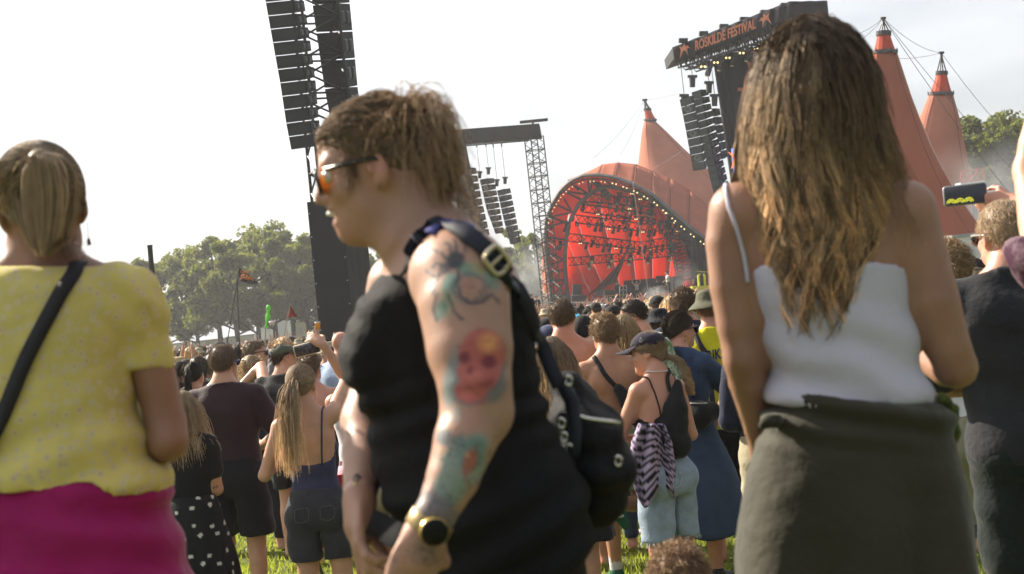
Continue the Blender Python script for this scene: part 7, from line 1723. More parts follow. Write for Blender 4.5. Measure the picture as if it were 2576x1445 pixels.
# polka dot dress
p = Person('person with fair hair in a black dress with white polka dots', (458, 985), 8.0, yaw=14, fem=True, build=1.04, pose=dict(elR=('px', 550, 1255, -.02), wrR=('px', 520, 1175, .25), elL=(-.24, -.02, 1.1), wrL=(-.08, .22, 1.1)))
p.tee(BLK, hem=1.08, sleeve=.55, loose=.010, name='dress_bodice', seed=5)
def dots(V, N):
    an = np.arctan2(V[:, 0], -V[:, 1]) ; z = V[:, 2]; C = np.tile(np.array([.012, .012, .014]), (len(V), 1)); w = .15 + .13 * np.clip((1.1 - z) / .8, 0, 1)
    g = .085; row = np.round(z / g); x = an * w; best = np.full(len(V), 9.)
    for dr in (-1, 0, 1):
        r = row + dr; off = (r % 2) * .05 + .03 * np.sin(r * 7.1); q = np.round((x - off) / .10)
        for dq in (-1, 0, 1):
            cx = (q + dq) * .10 + off + .022 * np.sin((q + dq) * 12.9 + r * 4.1); cz = r * g + .022 * np.sin((q + dq) * 5.3 + r * 9.7); best = np.minimum(best, np.hypot((x - cx), z - cz))
    C[best < .0125] = (.60, .58, .54); return C
p.skirt(mat('cloth_dots', (.012, .012, .014), .85, .2, attr='col', bump=.3, bscale=60), waist=1.10, hem=.30, w=.30, name='dotted_skirt', paint=dots, pleats=13, amp=.016) if False else None
p.res = .0095; p.skirt(mat('cloth_dots', (.012, .012, .014), .85, .2, attr='col', bump=.3, bscale=60), waist=1.10, hem=.30, w=.30, name='dotted_skirt', paint=dots, pleats=13, amp=.016); p.hair('long', v3(.22, .15, .075), v3(.40, .30, .16), n=900, length=.36)
tm = MB(); tp_ = [p.F.push(np.array([p.inv(546 + dx, 1226 + dy, -.1)]), .002)[0] * p.s for dx, dy in ((-8, 8), (-4, 0), (0, 6), (4, -2), (9, 2))]; tm.tube(tp_, .0022, 5); MBput(tm, 'arm_tattoo', mat('ink', (.03, .03, .035), .8), p.o)
# camisole + phone
p = Person('person with long blonde ponytail holding a phone up, in lilac camisole and grey shorts', (752, 918), 7.8, yaw=2, fem=True, build=.98, head=(8, 4, 0), side=-2,
           pose=dict(shR=(.0, .02, .035), elR=('px', 872, 958, .20), wrR=('px', 820, 878, .16), elL=('px', 668, 1190, -.02), wrL=('px', 716, 1140, .22), handR=dict(d=(-.55, .15, .45), pn=(-.35, .9, -.1), curl=.45, th=(0, 0, 1))))
p.cami(LILAC, hem=.96, zb=1.17, sx=.095); p.shorts(GREYDENIM, waist=1.03, hem=.62, loose=.014, flare=.030, seed=8); p.hair('tail', v3(.23, .155, .08), v3(.42, .30, .15), n=1500, length=.60, tie=(0, -.112, .03), rad=.0015)
for q in (-1, 1):
    F2 = Fld(); F2.ell((q * .08, -.128, .90), (.055, .012, .062)); pk = strap('pocket', p.Fs, [(q * .08 - .045, -.2, .955), (q * .08 - .045, -.2, .87), (q * .08, -.2, .845), (q * .08 + .045, -.2, .87), (q * .08 + .045, -.2, .955), (q * .08 - .045, -.2, .955)], .004, mat('seam_thread', (.09, .085, .08), .9), p.o, scale=p.s, push='on', off=.008)
ph = phone(p, p.inv(772, 878, .17), rotz(R_(p.yaw)) @ (U(805, 870, 8) - U(738, 887, 8)), rotz(R_(p.yaw)) @ UP, 'pale cased phone held up sideways by the person in the lilac camisole')
# behind them: couple, ponytail, cap and the rest of the left group
p = Person('person with dark ponytail in a black top left of the maroon t-shirt', (487, 914), 12.4, yaw=10, fem=True, pose=FWD); p.tee(BLK, seed=6); p.trousers(NAVY); p.hair('tail', DK, n=700, length=.26, tie=(0, -.10, .05), rad=.002)
p = Person('person with big dark curls in a flowered top beyond the dark ponytail', (497, 900), 14.2, yaw=-5, fem=True); p.tee(fabric('dark_flowers', (.03, .02, .04), col2=(.30, .18, .10)), seed=9); p.trousers(BLK); p.hair('curly', v3(.05, .03, .016), v3(.14, .085, .04), n=900, length=.18, rad=.0022)
p = Person('person with short blonde curls being hugged, in a dark blue top', (628, 898), 12.3, yaw=-6, fem=True, build=1.05); p.tee(NAVY, seed=2); p.trousers(BLK2); p.hair('curly', v3(.26, .18, .09), v3(.44, .33, .18), n=1000, length=.14, rad=.0022)
p = Person('person with sunglasses and brown hair in a white shirt, turned sideways', (641, 857), 13.6, yaw=70, head=(12, 0, 0)); p.tee(fabric('white_shirt', (.55, .55, .56)), seed=4, loose=.02); p.trousers(NAVY); p.hair('short', v3(.14, .09, .048), n=900, rad=.002); p.shades()
p = Person('person in an olive cap and black t-shirt with an arm round the blonde curls', (712, 866), 11.8, yaw=22, head=(45, 0, 0), build=1.05, pose=dict(elL=('px', 662, 952, .12), wrL=('px', 610, 966, .30), elR=(.3, 0, 1.13), wrR=(.1, .2, 1.1), shL=(0, 0, .03)))
p.tee(BLK2, seed=12, sleeve=.75, loose=.016); p.shorts(BLK2); p.hair('short', v3(.05, .03, .02), n=500, rad=.0018); p.hat('flat', fabric('cap_olive', (.075, .085, .06)), name='cap')
p = Person('bare backed person with a messy brown bun beyond the raised phone', (778, 893), 11.2, yaw=12, build=.98, sk=SK_PINK, pose=dict(elR=(.32, .1, 1.35), wrR=(.2, .3, 1.5))); p.shorts(NAVY); p.hair('messy', v3(.12, .07, .03), n=900, rad=.002)
p = Person('bald person in a light blue shirt beside the black tower base', (857, 834), 13.0, yaw=28, sk=SK_PINK); p.tee(BLUEL, seed=7, loose=.018); p.trousers(NAVY)
p = Person('person in a dark cap behind the bald head', (838, 868), 15.0, yaw=-40); p.tee(BLK); p.trousers(BLK); p.hat('cap', BLK)
p = Person('person in a white sleeveless shirt with black print and plaid shorts', (896, 882), 9.4, yaw=12, build=1.05, sk=SK_SUN, pose=dict(elL=('px', 862, 1050, .05), wrL=('px', 868, 1085, .25), elR=(.3, 0, 1.15), wrR=(.1, .2, 1.1)))
p.tank(fabric('print_white', (.60, .58, .62)), hem=.86, loose=.02, name='sleeveless_shirt', w=.14); INKM = mat('black_print', (.015, .015, .018), .8)
p.print_text('HAVE', -.10, 1.30, .105, INKM, sx=.95, bold=.05); p.print_text('SEA', -.07, 1.235, .055, INKM, sx=.9, bold=.03); p.print_text('CUP', -.10, 1.00, .12, INKM, sx=.9, bold=.05)
Fb = Fld(); p.torso(Fb, .024); Fb.half((0, 0, .98), (0, 0, 1)); Fb.half((0, 0, .83), (0, 0, -1)); p.add('pink_hem', Fb, fabric('pale_pink', (.66, .36, .42)))
PLAID = mat('cloth_plaid', (.42, .22, .24), .85, .2)
t_ = PLAID.node_tree; N_2 = t_.nodes; wv = N_2.new('ShaderNodeTexChecker'); wv.inputs['Scale'].default_value = 16; wv.inputs['Color1'].default_value = (.42, .22, .24, 1); wv.inputs['Color2'].default_value = (.10, .045, .06, 1); tcq = N_2.new('ShaderNodeTexCoord'); t_.links.new(tcq.outputs['Object'], wv.inputs['Vector']); t_.links.new(wv.outputs['Color'], N_2['Principled BSDF'].inputs['Base Color'])
p.shorts(PLAID, hem=.55, loose=.02, flare=.04); p.hair('short', BR, n=500)
p = Person('person in a blue striped t-shirt beside the plaid shorts', (948, 905), 8.6, yaw=20, pose=dict(elL=('px', 905, 1048, 0), wrL=('px', 915, 1090, .25))); 
STR = mat('cloth_blue_stripe', (.05, .08, .18), .85, .2); t_ = STR.node_tree; wv = t_.nodes.new('ShaderNodeTexWave'); wv.bands_direction = 'Z'; wv.inputs['Scale'].default_value = 14; tcq = t_.nodes.new('ShaderNodeTexCoord'); t_.links.new(tcq.outputs['Object'], wv.inputs['Vector']); rq = t_.nodes.new('ShaderNodeValToRGB'); rq.color_ramp.elements[0].color = (.03, .05, .12, 1); rq.color_ramp.elements[1].color = (.12, .17, .32, 1); t_.links.new(wv.outputs['Fac'], rq.inputs['Fac']); t_.links.new(rq.outputs['Color'], t_.nodes['Principled BSDF'].inputs['Base Color'])
p.tee(STR, loose=.02); p.shorts(KHAKI); p.hair('short', BR, n=400)
o = thing('camp_chair', 'red fabric camp chair standing in the grass behind the grey denim shorts', 'chair', (*U(865, 1290, 9.2)[:2], -.55))
cq = U(868, 1215, 9.2); RC = fabric('red_canvas', (.32, .02, .03)); bx = v3(cq[0], cq[1], -.55)
sheet([[bx + v3(-.27 + .54 * s, -.06 + .28 * (1 - t), .42 + .52 * t - .05 * math.sin(math.pi * s)) for s in np.linspace(0, 1, 8)] for t in np.linspace(0, 1, 6)], 'backrest', RC, o, .01)
sheet([[bx + v3(-.27 + .54 * s, .22 + .42 * t, .42 - .04 * math.sin(math.pi * s)) for s in np.linspace(0, 1, 8)] for t in np.linspace(0, 1, 5)], 'seat', RC, o, .01)
for q in (-1, 1):
    MB().tube([bx + v3(q * .29, -.05, 0), bx + v3(q * .28, .22, .44), bx + v3(q * .27, -.08, .96)], .012, 6).build('leg', STEEL, o); MB().tube([bx + v3(q * .29, .68, 0), bx + v3(q * .28, .22, .44)], .012, 6).build('leg', STEEL, o)
# far left heads
p = Person('person in a woven straw hat beyond the dark ponytail', (447, 899), 17.0, yaw=0); p.tee(KHAKI); p.trousers(BLK); p.hair('short', BR, n=300); p.hat('straw', fabric('straw', (.42, .33, .18)))
p = Person('person with straight dark shoulder length hair by the yellow sleeve', (450, 910), 15.5, yaw=5, fem=True); p.tee(BLK); p.trousers(BLK); p.hair('long', DK, n=500, length=.26)
p = Person('person in a dark peaked cap just beyond the straight dark hair', (470, 904), 16.2, yaw=20); p.tee(fabric('rust', (.16, .05, .03))); p.trousers(NAVY); p.hair('short', BR, n=300); p.hat('cap', fabric('cap_brown', (.05, .035, .03)))
p = Person('person in a white cap beside the cropped brown head', (511, 899), 17.5, yaw=10); p.tee(fabric('plaid_grey', (.30, .29, .30), col2=(.12, .12, .14), nscale=30)); p.trousers(NAVY); p.hat('cap', WHT)
p = Person('person with dark curls close against the cropped brown head', (533, 893), 15.0, yaw=0); p.tee(WHT); p.trousers(NAVY); p.hair('curly', DK, v3(.06, .04, .02), n=500, length=.08, rad=.002)

# bare backed pair
p = Person('bare backed person with brown hair and a thin black strap across the back', (1410, 754), 9.9, yaw=6, build=.97, sk=SK_SUN, head=(0, -2, 0), pose=FWD)
p.shorts(BLK2, hem=.5); p.hair('short', v3(.105, .064, .032), n=1800, rad=.0016, length=.05)
bg_ = p.top('sling_strap', 'thin black sling strap across the back of the brown haired bare backed person', 'bag strap'); p.strap('strap', [(-.07, -.05, 1.50), (-.03, -.14, 1.36), (.06, -.15, 1.18), (.15, -.12, 1.00)], .028, STRAPM, parent=bg_, off=.005)
p = Person('bare backed person with tousled blond hair and a black sling bag', (1517, 794), 9.2, yaw=-8, build=.93, sk=SK_TAN, head=(-4, 0, 0), pose=dict(elL=('px', 1482, 1000, 0), wrL=('px', 1510, 1050, .2), elR=(.26, .0, 1.13), wrR=(.1, .2, 1.1), anR=('px', 1546, 1268, -.32), knR=(.12, .03, .50), ftR=(.05, -.02, -.13)))
p.shorts(GREENS, waist=1.0, hem=.60, loose=.02, flare=.035); p.hair('messy', v3(.20, .125, .055), n=1600, rad=.0015)
p.shoes(mat('green_suede', (.02, .10, .055), .8, noise=.2, nscale=30), mat('white_sole', (.6, .6, .58), .6)); 
for c_ in 'LR':
    an = p.J['an' + c_]; Fz = Fld(); Fz.cone(an + v3(0, 0, .01), an + nrm(p.J['kn' + c_] - an) * .13, .043, .045); p.add('sock', Fz, WHT)
bg_ = p.top('sling_bag', 'black sling bag on the back of the tousled blond person', 'bag'); p.strap('strap', [(-.10, -.04, 1.485), (-.06, -.13, 1.38), (.03, -.15, 1.25)], .03, STRAPM, parent=bg_, off=.005)
Fz = Fld(); Fz.chain([(.01, -.16, 1.27), (.07, -.17, 1.17), (.13, -.16, 1.08)], [.035, .062, .045]); solid('pouch', Fz, .010, BLK, bg_, scale=p.s, disp=lambda V, N: .006 * fbm(V * 16, 3, 2))
# black dress
p = Person('person with long wavy blonde hair in a black strap dress behind the black backpack', (1384, 848), 8.2, yaw=4, fem=True, build=1.06, pose=dict(elR=('px', 1478, 1090, .0), wrR=('px', 1450, 1160, .2))); p.tank(fabric('dress_black', (.014, .015, .022)), hem=1.0, w=.12, name='dress_bodice', back=.2); p.skirt(MATS['cloth_dress_black'], waist=1.06, hem=.50, w=.27, name='dress_skirt')
p.hair('long', v3(.15, .10, .05), v3(.40, .28, .14), n=1500, length=.40, rad=.0018, seed=4)
# cap, braid, striped shirt and denim shorts
p = Person('person in navy cap and braid, black camisole and frayed pale denim shorts', (1622, 838), 7.8, yaw=-38, fem=True, build=1.02, head=(-34, -4, 0), lean=2, side=3, mouth=.02, sk=SK_PINK, pose=dict(elL=('px', 1548, 1128, -.05), wrL=('px', 1562, 1150, .25), elR=(.25, .0, 1.12), wrR=(.06, .22, 1.12), handL=dict(d=(.5, .6, .1), pn=(0, .2, -1), curl=.6)))
p.cami(BLK, hem=.98, zb=1.20, sx=.090, strap_w=.008); p.shorts(DENIM, waist=1.04, hem=.54, loose=.012, flare=.030, seed=3, amp=.006); p.hair('braid', v3(.20, .13, .065), v3(.36, .25, .13), n=1400, length=.34, tie=(.02, -.105, -.045), rad=.0015, line=(.70, -.004))
hb = p.hat('cap', fabric('cap_navy', (.022, .018, .034), noise=.1)); WM = mat('white_thread', (.7, .7, .7), .7)
c_, R2 = p.headC, p.headR
for pts in ([(-.0915, -.004, .070), (-.090, .008, .092), (-.0905, .020, .070)], [(-.092, .004, .066), (-.0905, .012, .080), (-.0915, .018, .066), (-.092, .004, .066)]):
    tb_ = MB(); tb_.tube([(c_ + R2 @ v3(a - .002, b, z)) * p.s for a, b, z in pts], .0018, 4); MBput(tb_, 'emblem', WM, hb)
fr_ = MB(); rngf = random.Random(3)
for c_ in 'LR':
    k_ = p.J['kn' + c_]; h_ = p.J['hp' + c_]; ce = h_ + (k_ - h_) * ((.90 - .54) / (.90 - .49)); 
    for i in range(70):
        a = rngf.uniform(0, 6.28); b0 = np.array([[ce[0] + .12 * math.cos(a), ce[1] + .12 * math.sin(a), .545]]); q0 = p.Fs.push(b0, .0, 4)[0]; q0[2] = .545; fr_.tube([q0 * p.s, (q0 + v3(rngf.uniform(-.012, .012), rngf.uniform(-.012, .012), -rngf.uniform(.012, .035))) * p.s], .0016, 3, cap=False)
f_o = MBput(fr_, 'frayed_hem', fabric('fray', (.5, .54, .58)), p.o); f_o['kind'] = 'stuff'
lt = MB(); lq = p.inv(1715, 1118, -.12); Fz = Fld(); Fz.ell(p.Fs.push(np.array([lq]), .006)[0], (.035, .02, .022)); solid('leather_patch', Fz, .006, mat('brown_leather', (.22, .10, .05), .5), p.o, scale=p.s)
nb = strap('pocket', p.Fs, [p.inv(x, y, -.3) for x, y in ((1712, 1165), (1708, 1225), (1730, 1240), (1750, 1225), (1748, 1160))], .005, mat('seam_pale', (.34, .40, .46), .9), p.o, scale=p.s, push='on', off=.010)
br_ = MB(); wv_ = p.J['elL']; br_.lathe(p.J['elL'] * p.s + (p.J['wrL'] - p.J['elL']) * p.s * .55, [(.036, -.012), (.038, 0), (.036, .012)], 14, np.array([nrm(np.cross(p.J['wrL'] - p.J['elL'], v3(0, 0, 1))), nrm(np.cross(p.J['wrL'] - p.J['elL'], np.cross(p.J['wrL'] - p.J['elL'], v3(0, 0, 1)))), nrm(p.J['wrL'] - p.J['elL'])])); MBput(br_, 'bracelet', mat('gold', (.6, .42, .15), .25, .8, metal=.9), p.o)
nk = strap('necklace', p.F, [p.up(q) for q in ((-.075, .02, 1.50), (-.06, -.06, 1.515), (0, -.085, 1.515), (.06, -.06, 1.515), (.075, .02, 1.5))], .006, mat('pearls', (.65, .62, .6), .3, .6), p.o, scale=p.s, push='on', off=.004)
bg_ = p.top('shoulder_bag', 'soft black shoulder bag on the back of the person in the navy cap', 'bag')
Fz = Fld(); P_ = [p.inv(x, y, dd) for x, y, dd in ((1705, 960, -.10), (1700, 1030, -.14), (1690, 1100, -.16), (1668, 1150, -.16))]; Fz.chain(P_, [.020, .075, .088, .05], .03); Fz.cone(p.inv(1650, 1060, -.15), p.inv(1705, 1120, -.15), .03, .08, .04); solid('pouch', Fz, .010, BLK, bg_, scale=p.s, disp=lambda V, N: .010 * fbm(V * np.array([10, 10, 14]), 6, 3))
strap('strap', p.F, [p.inv(1705, 975, -.16), p.inv(1695, 940, -.1), p.inv(1680, 925, .05), p.inv(1640, 960, .2)], .03, STRAPM, bg_, scale=p.s, push='on', off=.006)
ss = p.top('striped_shirt', 'lilac and black striped shirt hanging from the shoulder bag', 'shirt')
rows = []
for t in np.linspace(0, 1, 26):
    row = []
    for u in np.linspace(0, 1, 30):
        x = np.interp(t, [0, .25, .6, 1], [1608, 1590, 1584, 1606]) * (1 - u) + np.interp(t, [0, .25, .6, 1], [1672, 1690, 1698, 1694]) * u; y = 1066 + (190 - 20 * u + 26 * math.sin(u * 7)) * t
        row.append(p.inv(x, y, -.23 - .03 * math.sin(u * 14 + t * 2) - .02 * math.sin(u * 6) - .04 * math.sin(math.pi * u)) * p.s)
    rows.append(row)
SS = mat('cloth_lilac_stripe', (.45, .36, .52), .85, .2, attr='col', bump=.3, bscale=50, trans=.1); rw = np.array(rows)
so = sheet(rw, 'cloth', SS, None, .006); so.parent = ss
vv = np.empty(len(so.data.vertices) * 3); so.data.vertices.foreach_get('co', vv); nv = len(so.data.vertices) // 2; tt = np.tile(np.repeat(np.linspace(0, 1, 26), 30), 2); uu = np.tile(np.tile(np.linspace(0, 1, 30), 26), 2)
st = np.sin(tt * 62 + 5 * np.sin(uu * 5.5) + 1.5 * np.sin(uu * 14)) > .1; ca = so.data.color_attributes.new('col', 'FLOAT_COLOR', 'POINT'); cc = np.ones((len(tt), 4), np.float32); cc[:, :3] = np.where(st[:, None], (.44, .35, .52), (.014, .013, .017)); ca.data.foreach_set('color', cc.ravel())
# denim dress
p = Person('person in sunglasses and a dark denim dress with a green bandana', (1706, 784), 8.9, yaw=30, fem=True, build=1.05, head=(38, -2, 0), sk=SK_PINK, pose=dict(elR=('px', 1842, 985, .05), wrR=(.15, .24, 1.10), elL=(-.25, .02, 1.13), wrL=(-.1, .22, 1.1)))
p.tee(DENIM2, hem=1.05, sleeve=.98, loose=.016, name='dress_top', seed=5, neck=1.51); p.skirt(DENIM2, waist=1.10, hem=.33, w=.36, name='dress_skirt', pleats=6, amp=.018); p.hair('tail', v3(.036, .023, .014), n=1600, length=.10, tie=(0, -.105, -.03), rad=.0016, seed=7); p.shades(); p.shoes(mat('black_boot', (.012, .012, .012), .45))
er = MB(); ec = p.headC + p.headR @ v3(.084, -.006, -.055); er.tube([(ec + p.headR @ v3(0, .016 * math.cos(a), .018 * math.sin(a))) * p.s for a in np.linspace(0, 6.28, 15)], .0022, 5); MBput(er, 'earring', mat('gold', (.6, .42, .15), .25, .8, metal=.9), p.o)
bn = p.top('bandana', 'green and white patterned bandana over the shoulder of the denim dress', 'bandana'); Fz = Fld(); Fz.p = list(p.Fc.p)
rows = []
for t in np.linspace(0, 1, 22):
    cx, cy_ = np.interp(t, [0, .2, .6, 1], [1668, 1672, 1688, 1712]), np.interp(t, [0, .2, .6, 1], [852, 875, 925, 992]); w = np.interp(t, [0, .15, .6, 1], [10, 26, 30, 20])
    rows.append([p.inv(cx + w * (u - .5) * 1.3, cy_ - w * .5 * (u - .5), -.17 - .025 * math.sin(u * 9 + t * 5) - .02 * math.sin(math.pi * u)) * p.s for u in np.linspace(0, 1, 12)])
so = sheet(rows, 'cloth', mat('bandana_cloth', (.10, .20, .06), .8, .2, col2=(.62, .66, .62), nscale=26, trans=.1), None, .006); so.parent = bn
hbq = p.top('hip_bag', 'black hip bag worn on the back of the denim dress', 'bag'); Fz = Fld(); Fz.chain([p.inv(1728, 1040, -.2), p.inv(1758, 1045, -.22), p.inv(1788, 1035, -.18)], [.075, .09, .065], .03); solid('pouch', Fz, .010, BLK, hbq, scale=p.s, disp=lambda V, N: .006 * fbm(V * 14, 3, 2)); strap('strap', p.Fc, [p.inv(1700, 880, -.1), p.inv(1720, 950, -.3), p.inv(1745, 1010, -.3)], .03, STRAPM, hbq, scale=p.s, push='on', off=.012)
zp = MB(); zp.tube([p.inv(x, 1015, -.31) * p.s for x in (1735, 1755, 1780)], .004, 4); MBput(zp, 'zipper', mat('nickel', (.6, .58, .52), .2, .8, metal=.9), hbq)
# yellow jersey
p = Person('person in an olive bucket hat and a yellow football shirt with dark lettering', (1782, 733), 9.6, yaw=8, build=1.06, sk=SK_PINK, head=(4, -3, 0), pose=FWD)
p.tee(YEL, hem=.86, sleeve=.7, loose=.022, name='football_shirt', seed=8, flare=.02); p.shorts(BLK, hem=.5); p.hair('short', v3(.16, .08, .035), n=500); p.hat('bucket', OLIVE)
p.print_text('ERIKSSON', -.085, 1.315, .092, mat('navy_print', (.02, .025, .08), .8), arc=.9, sx=.66, bold=.02); p.print_text('10', -.10, 1.02, .26, mat('navy_print', (.02, .025, .08), .8), sx=.8, bold=.03)
bg_ = p.top('sling_strap', 'wide black strap crossing the back of the yellow football shirt', 'bag strap'); strap('strap', p.Fc, [(-.11, -.05, 1.49), (-.08, -.15, 1.40), (.02, -.17, 1.24), (.14, -.15, 1.06)], .035, STRAPM, bg_, scale=p.s, push='on', off=.012)
p = Person('person with tousled brown hair beyond the olive bucket hat', (1716, 727), 11.6, yaw=4, sk=SK_SUN); p.tee(NAVY); p.trousers(BLK); p.hair('messy', v3(.10, .06, .030), n=1200, rad=.0018)
p = Person('person with slick dark hair, sunglasses and a white t-shirt, turned sideways', (1580, 758), 11.0, yaw=-50, head=(-25, -12, 0), build=1.06, sk=SK_PINK); p.tee(WHT, loose=.018, seed=3); p.trousers(NAVY); p.hair('short', v3(.030, .02, .014), n=1100, rad=.0017); p.shades()
p = Person('person with straight blonde hair down the back beside the tousled blond', (1564, 792), 10.4, yaw=2, fem=True); p.tee(KHAKI); p.trousers(DENIM2); p.hair('long', v3(.24, .16, .075), v3(.38, .27, .13), n=1500, length=.36, rad=.0018)
p = Person('person in a black bucket hat with long brown hair', (1653, 779), 12.3, yaw=-10, fem=True); p.tee(fabric('striped_grey', (.3, .3, .34))); p.trousers(BLK); p.hair('long', v3(.10, .065, .035), n=700, length=.3, rad=.002); p.hat('bucket', fabric('hat_black', (.012, .013, .018)))
p = Person('person in a black beanie between the two bare backs', (1464, 796), 11.6, yaw=0); p.tee(BLK); p.trousers(BLK); p.hat('beanie', fabric('beanie_black', (.012, .012, .013)))
p = Person('person in a faded navy cap turned backwards by the bare backed brown hair', (1376, 820), 10.6, yaw=-20); p.tee(GREENS); p.trousers(BLK); p.hair('short', BR, n=300); p.hat('cap', fabric('cap_faded', (.035, .045, .10)), yaw=150)
p = Person('person in a black cap behind the faded navy cap', (1374, 800), 12.6, yaw=5); p.tee(BLK); p.trousers(BLK); p.hair('short', BR, n=300); p.hat('cap', BLK)
p = Person('person with bright turquoise hair in the crowd by the black beanie', (1448, 795), 14.5, yaw=0, fem=True); p.tee(WHT); p.trousers(BLK); p.hair('curly', v3(.03, .36, .46), v3(.06, .45, .55), n=500, length=.12, rad=.0025)
p = Person('person in a navy sweater and khaki shorts half hidden behind a bare arm', (1908, 796), 8.3, yaw=10, build=1.08, pose=FWD); p.sweater(NAVY, loose=.02); p.shorts(KHAKI, hem=.56, loose=.024, flare=.045); p.hair('short', BR, n=400); p.shoes(BLK)
# child sitting on the grass at the bottom edge
SIT = dict(knL=(-.13, .34, 1.00), knR=(.13, .34, 1.00), anL=(-.10, .62, .82), anR=(.10, .62, .82), elL=(-.25, .05, 1.13), wrL=(-.12, .28, 1.10), elR=(.25, .05, 1.13), wrR=(.12, .28, 1.10))
p = Person('child with sunlit brown hair sitting on the grass at the bottom of the view', (1698, 1378), 3.5, yaw=-4, H=1.30, build=.95, pose=SIT, cat='child'); p.tee(fabric('grey_tee', (.2, .2, .22))); p.shorts(NAVY, hem=.78); p.hair('messy', v3(.21, .13, .065), n=2600, rad=.0012)
# right edge
p = Person('person with blond hair and bent elbow in white top and khaki shorts', (2374, 612), 6.6, yaw=-10, fem=True, sk=SK_PINK, pose=dict(elR=('px', 2440, 1000, 0), wrR=('px', 2385, 960, .25), elL=('px', 2330, 960, .1), wrL=('px', 2322, 905, .3))); p.tee(WHT, hem=.92, sleeve=.5); p.shorts(fabric('shorts_olive', (.20, .20, .13)), hem=.56, loose=.02, flare=.04); p.hair('messy', v3(.24, .16, .075), n=1300, rad=.0016)
p = Person('person with tight brown curls near the raised phone', (2452, 680), 10.0, yaw=15, sk=SK_PINK); p.tee(fabric('tee_sky', (.35, .42, .62))); p.trousers(NAVY); p.hair('curly', v3(.11, .075, .04), v3(.22, .15, .08), n=1200, length=.06, rad=.0018)
p = Person('person with black curls farther off below the white cabin', (2447, 655), 12.2, yaw=15); p.tee(BLK); p.trousers(NAVY); p.hair('curly', DK, n=700, length=.07, rad=.002)
p = Person('person with grey hair in a pale blue shirt beside the blond head', (2420, 722), 9.0, yaw=0, fem=True); p.tee(BLUEL); p.trousers(NAVY); p.hair('curly', v3(.22, .21, .20), v3(.34, .33, .31), n=900, length=.07, rad=.002)
p = Person('person with cropped sunlit hair in a charcoal t-shirt filming with a phone', (2512, 508), 4.9, yaw=14, head=(-26, -2, 0), build=1.12, sk=SK_PINK, pose=dict(elR=('px', 2620, 560, .12), wrR=('px', 2532, 497, .34), elL=(-.30, .0, 1.13), wrL=(-.12, .24, 1.08), handR=dict(d=(-.8, .1, .05), pn=(.05, .9, .1), curl=.5, th=(0, 0, 1))))
p.tee(fabric('charcoal', (.022, .023, .028)), hem=.84, sleeve=.85, loose=.02, seed=6); p.shorts(fabric('dark_green_shorts', (.012, .018, .018)), hem=.42, loose=.018, flare=.03); p.hair('short', v3(.30, .22, .13), n=2600, rad=.0009, line=(.62, .0)); p.shades(m=mat('clear_plastic', (.3, .28, .25), .2, .6))
SCR = mat('phone_live_screen', (.02, .02, .02), .35, .2, emit=(.010, .011, .014, 1.0))
ph = phone(p, p.inv(2428, 490, .34), rotz(R_(p.yaw)) @ (U(2484, 482, 5) - U(2372, 494, 5)), rotz(R_(p.yaw)) @ UP, 'dark phone held sideways above the crowd by the cropped haired person', w=.165, h=.078, screen=SCR, case=mat('silver_frame', (.35, .35, .36), .25, .6, metal=.6))
yl = MB(); r3 = rotz(R_(p.yaw)); pc = p.inv(2428, 490, .34); ru = nrm(r3 @ (U(2484, 482, 5) - U(2372, 494, 5))); uu_ = nrm(r3 @ UP); nn_ = np.cross(ru, uu_)
for cx in (-.055, -.022, .012):
    for r_ in (.008, .013, .018): yl.tube([(pc + ru * (cx + r_ * math.cos(a)) + uu_ * (-.030 + r_ * math.sin(a)) + nn_ * .0055) * p.s for a in np.linspace(.1, 3.0, 9)], .0012, 4)
MBput(yl, 'screen_image', mat('screen_yellow', (.4, .4, .02), .4, emit=(.45, .45, .03, .8)), ph)
p = Person('person in a purple flowered shirt raising a bare arm at the edge of the view', (2716, 345), 3.3, yaw=-5, fem=True, build=1.0, sk=SK_LIGHT, pose=dict(shL=(.0, .0, .02), elL=('px', 2580, 400, .10), wrL=('px', 2640, 150, .1)), hands=True)
p.tee(mat('cloth_purple_flowers', (.06, .022, .045), .8, .2, col2=(.42, .30, .34), nscale=13, bump=.3, bscale=40, trans=.15), sleeve=.62, loose=.03, flare=.03, seed=4, amp=.012); p.trousers(NAVY); p.hair('long', BR, n=500)
# ------------------------------------------------------------------ performers
def performer(label, zx, zy, d, H, **k): return Person(label, ((1320.7 + .3047 * zx), (377.3 + .3047 * zy)), d, H=H, res=.022, hands=True, **k)
p = performer('singer in a white t-shirt and black trousers on the yellow platform', 1168, 1003, 103.6, 1.80, yaw=-100, head=(-20, 0, 0), pose=dict(elL=(-.3, .15, 1.2), wrL=(-.25, .35, 1.05))); p.tee(WHT); p.trousers(BLK); p.hair('short', DK, n=200, rad=.004); p.shoes(WHT)
p = performer('guitarist in dark clothes behind the smoke on the stage', 1085, 1068, 108.4, 1.75, yaw=170, pose=dict(elR=(.3, .1, 1.2), wrR=(.1, .25, 1.05), elL=(-.32, .1, 1.2), wrL=(-.45, .25, 1.15))); p.tee(BLK); p.trousers(BLK); p.hair('long', BR, n=250, length=.3, rad=.004)
gt = p.top('guitar', 'brown guitar held by the musician in dark clothes', 'guitar'); F2 = Fld(); F2.ell((.06, .20, 1.02), (.16, .04, .12)); F2.ell((-.08, .20, 1.06), (.11, .04, .09)); solid('body', F2, .02, mat('guitar_wood', (.25, .10, .03), .3), gt); g2 = MB(); g2.tube([(-.12, .22, 1.08), (-.55, .26, 1.22)], .025, 5); MBput(g2, 'neck', STEEL, gt)
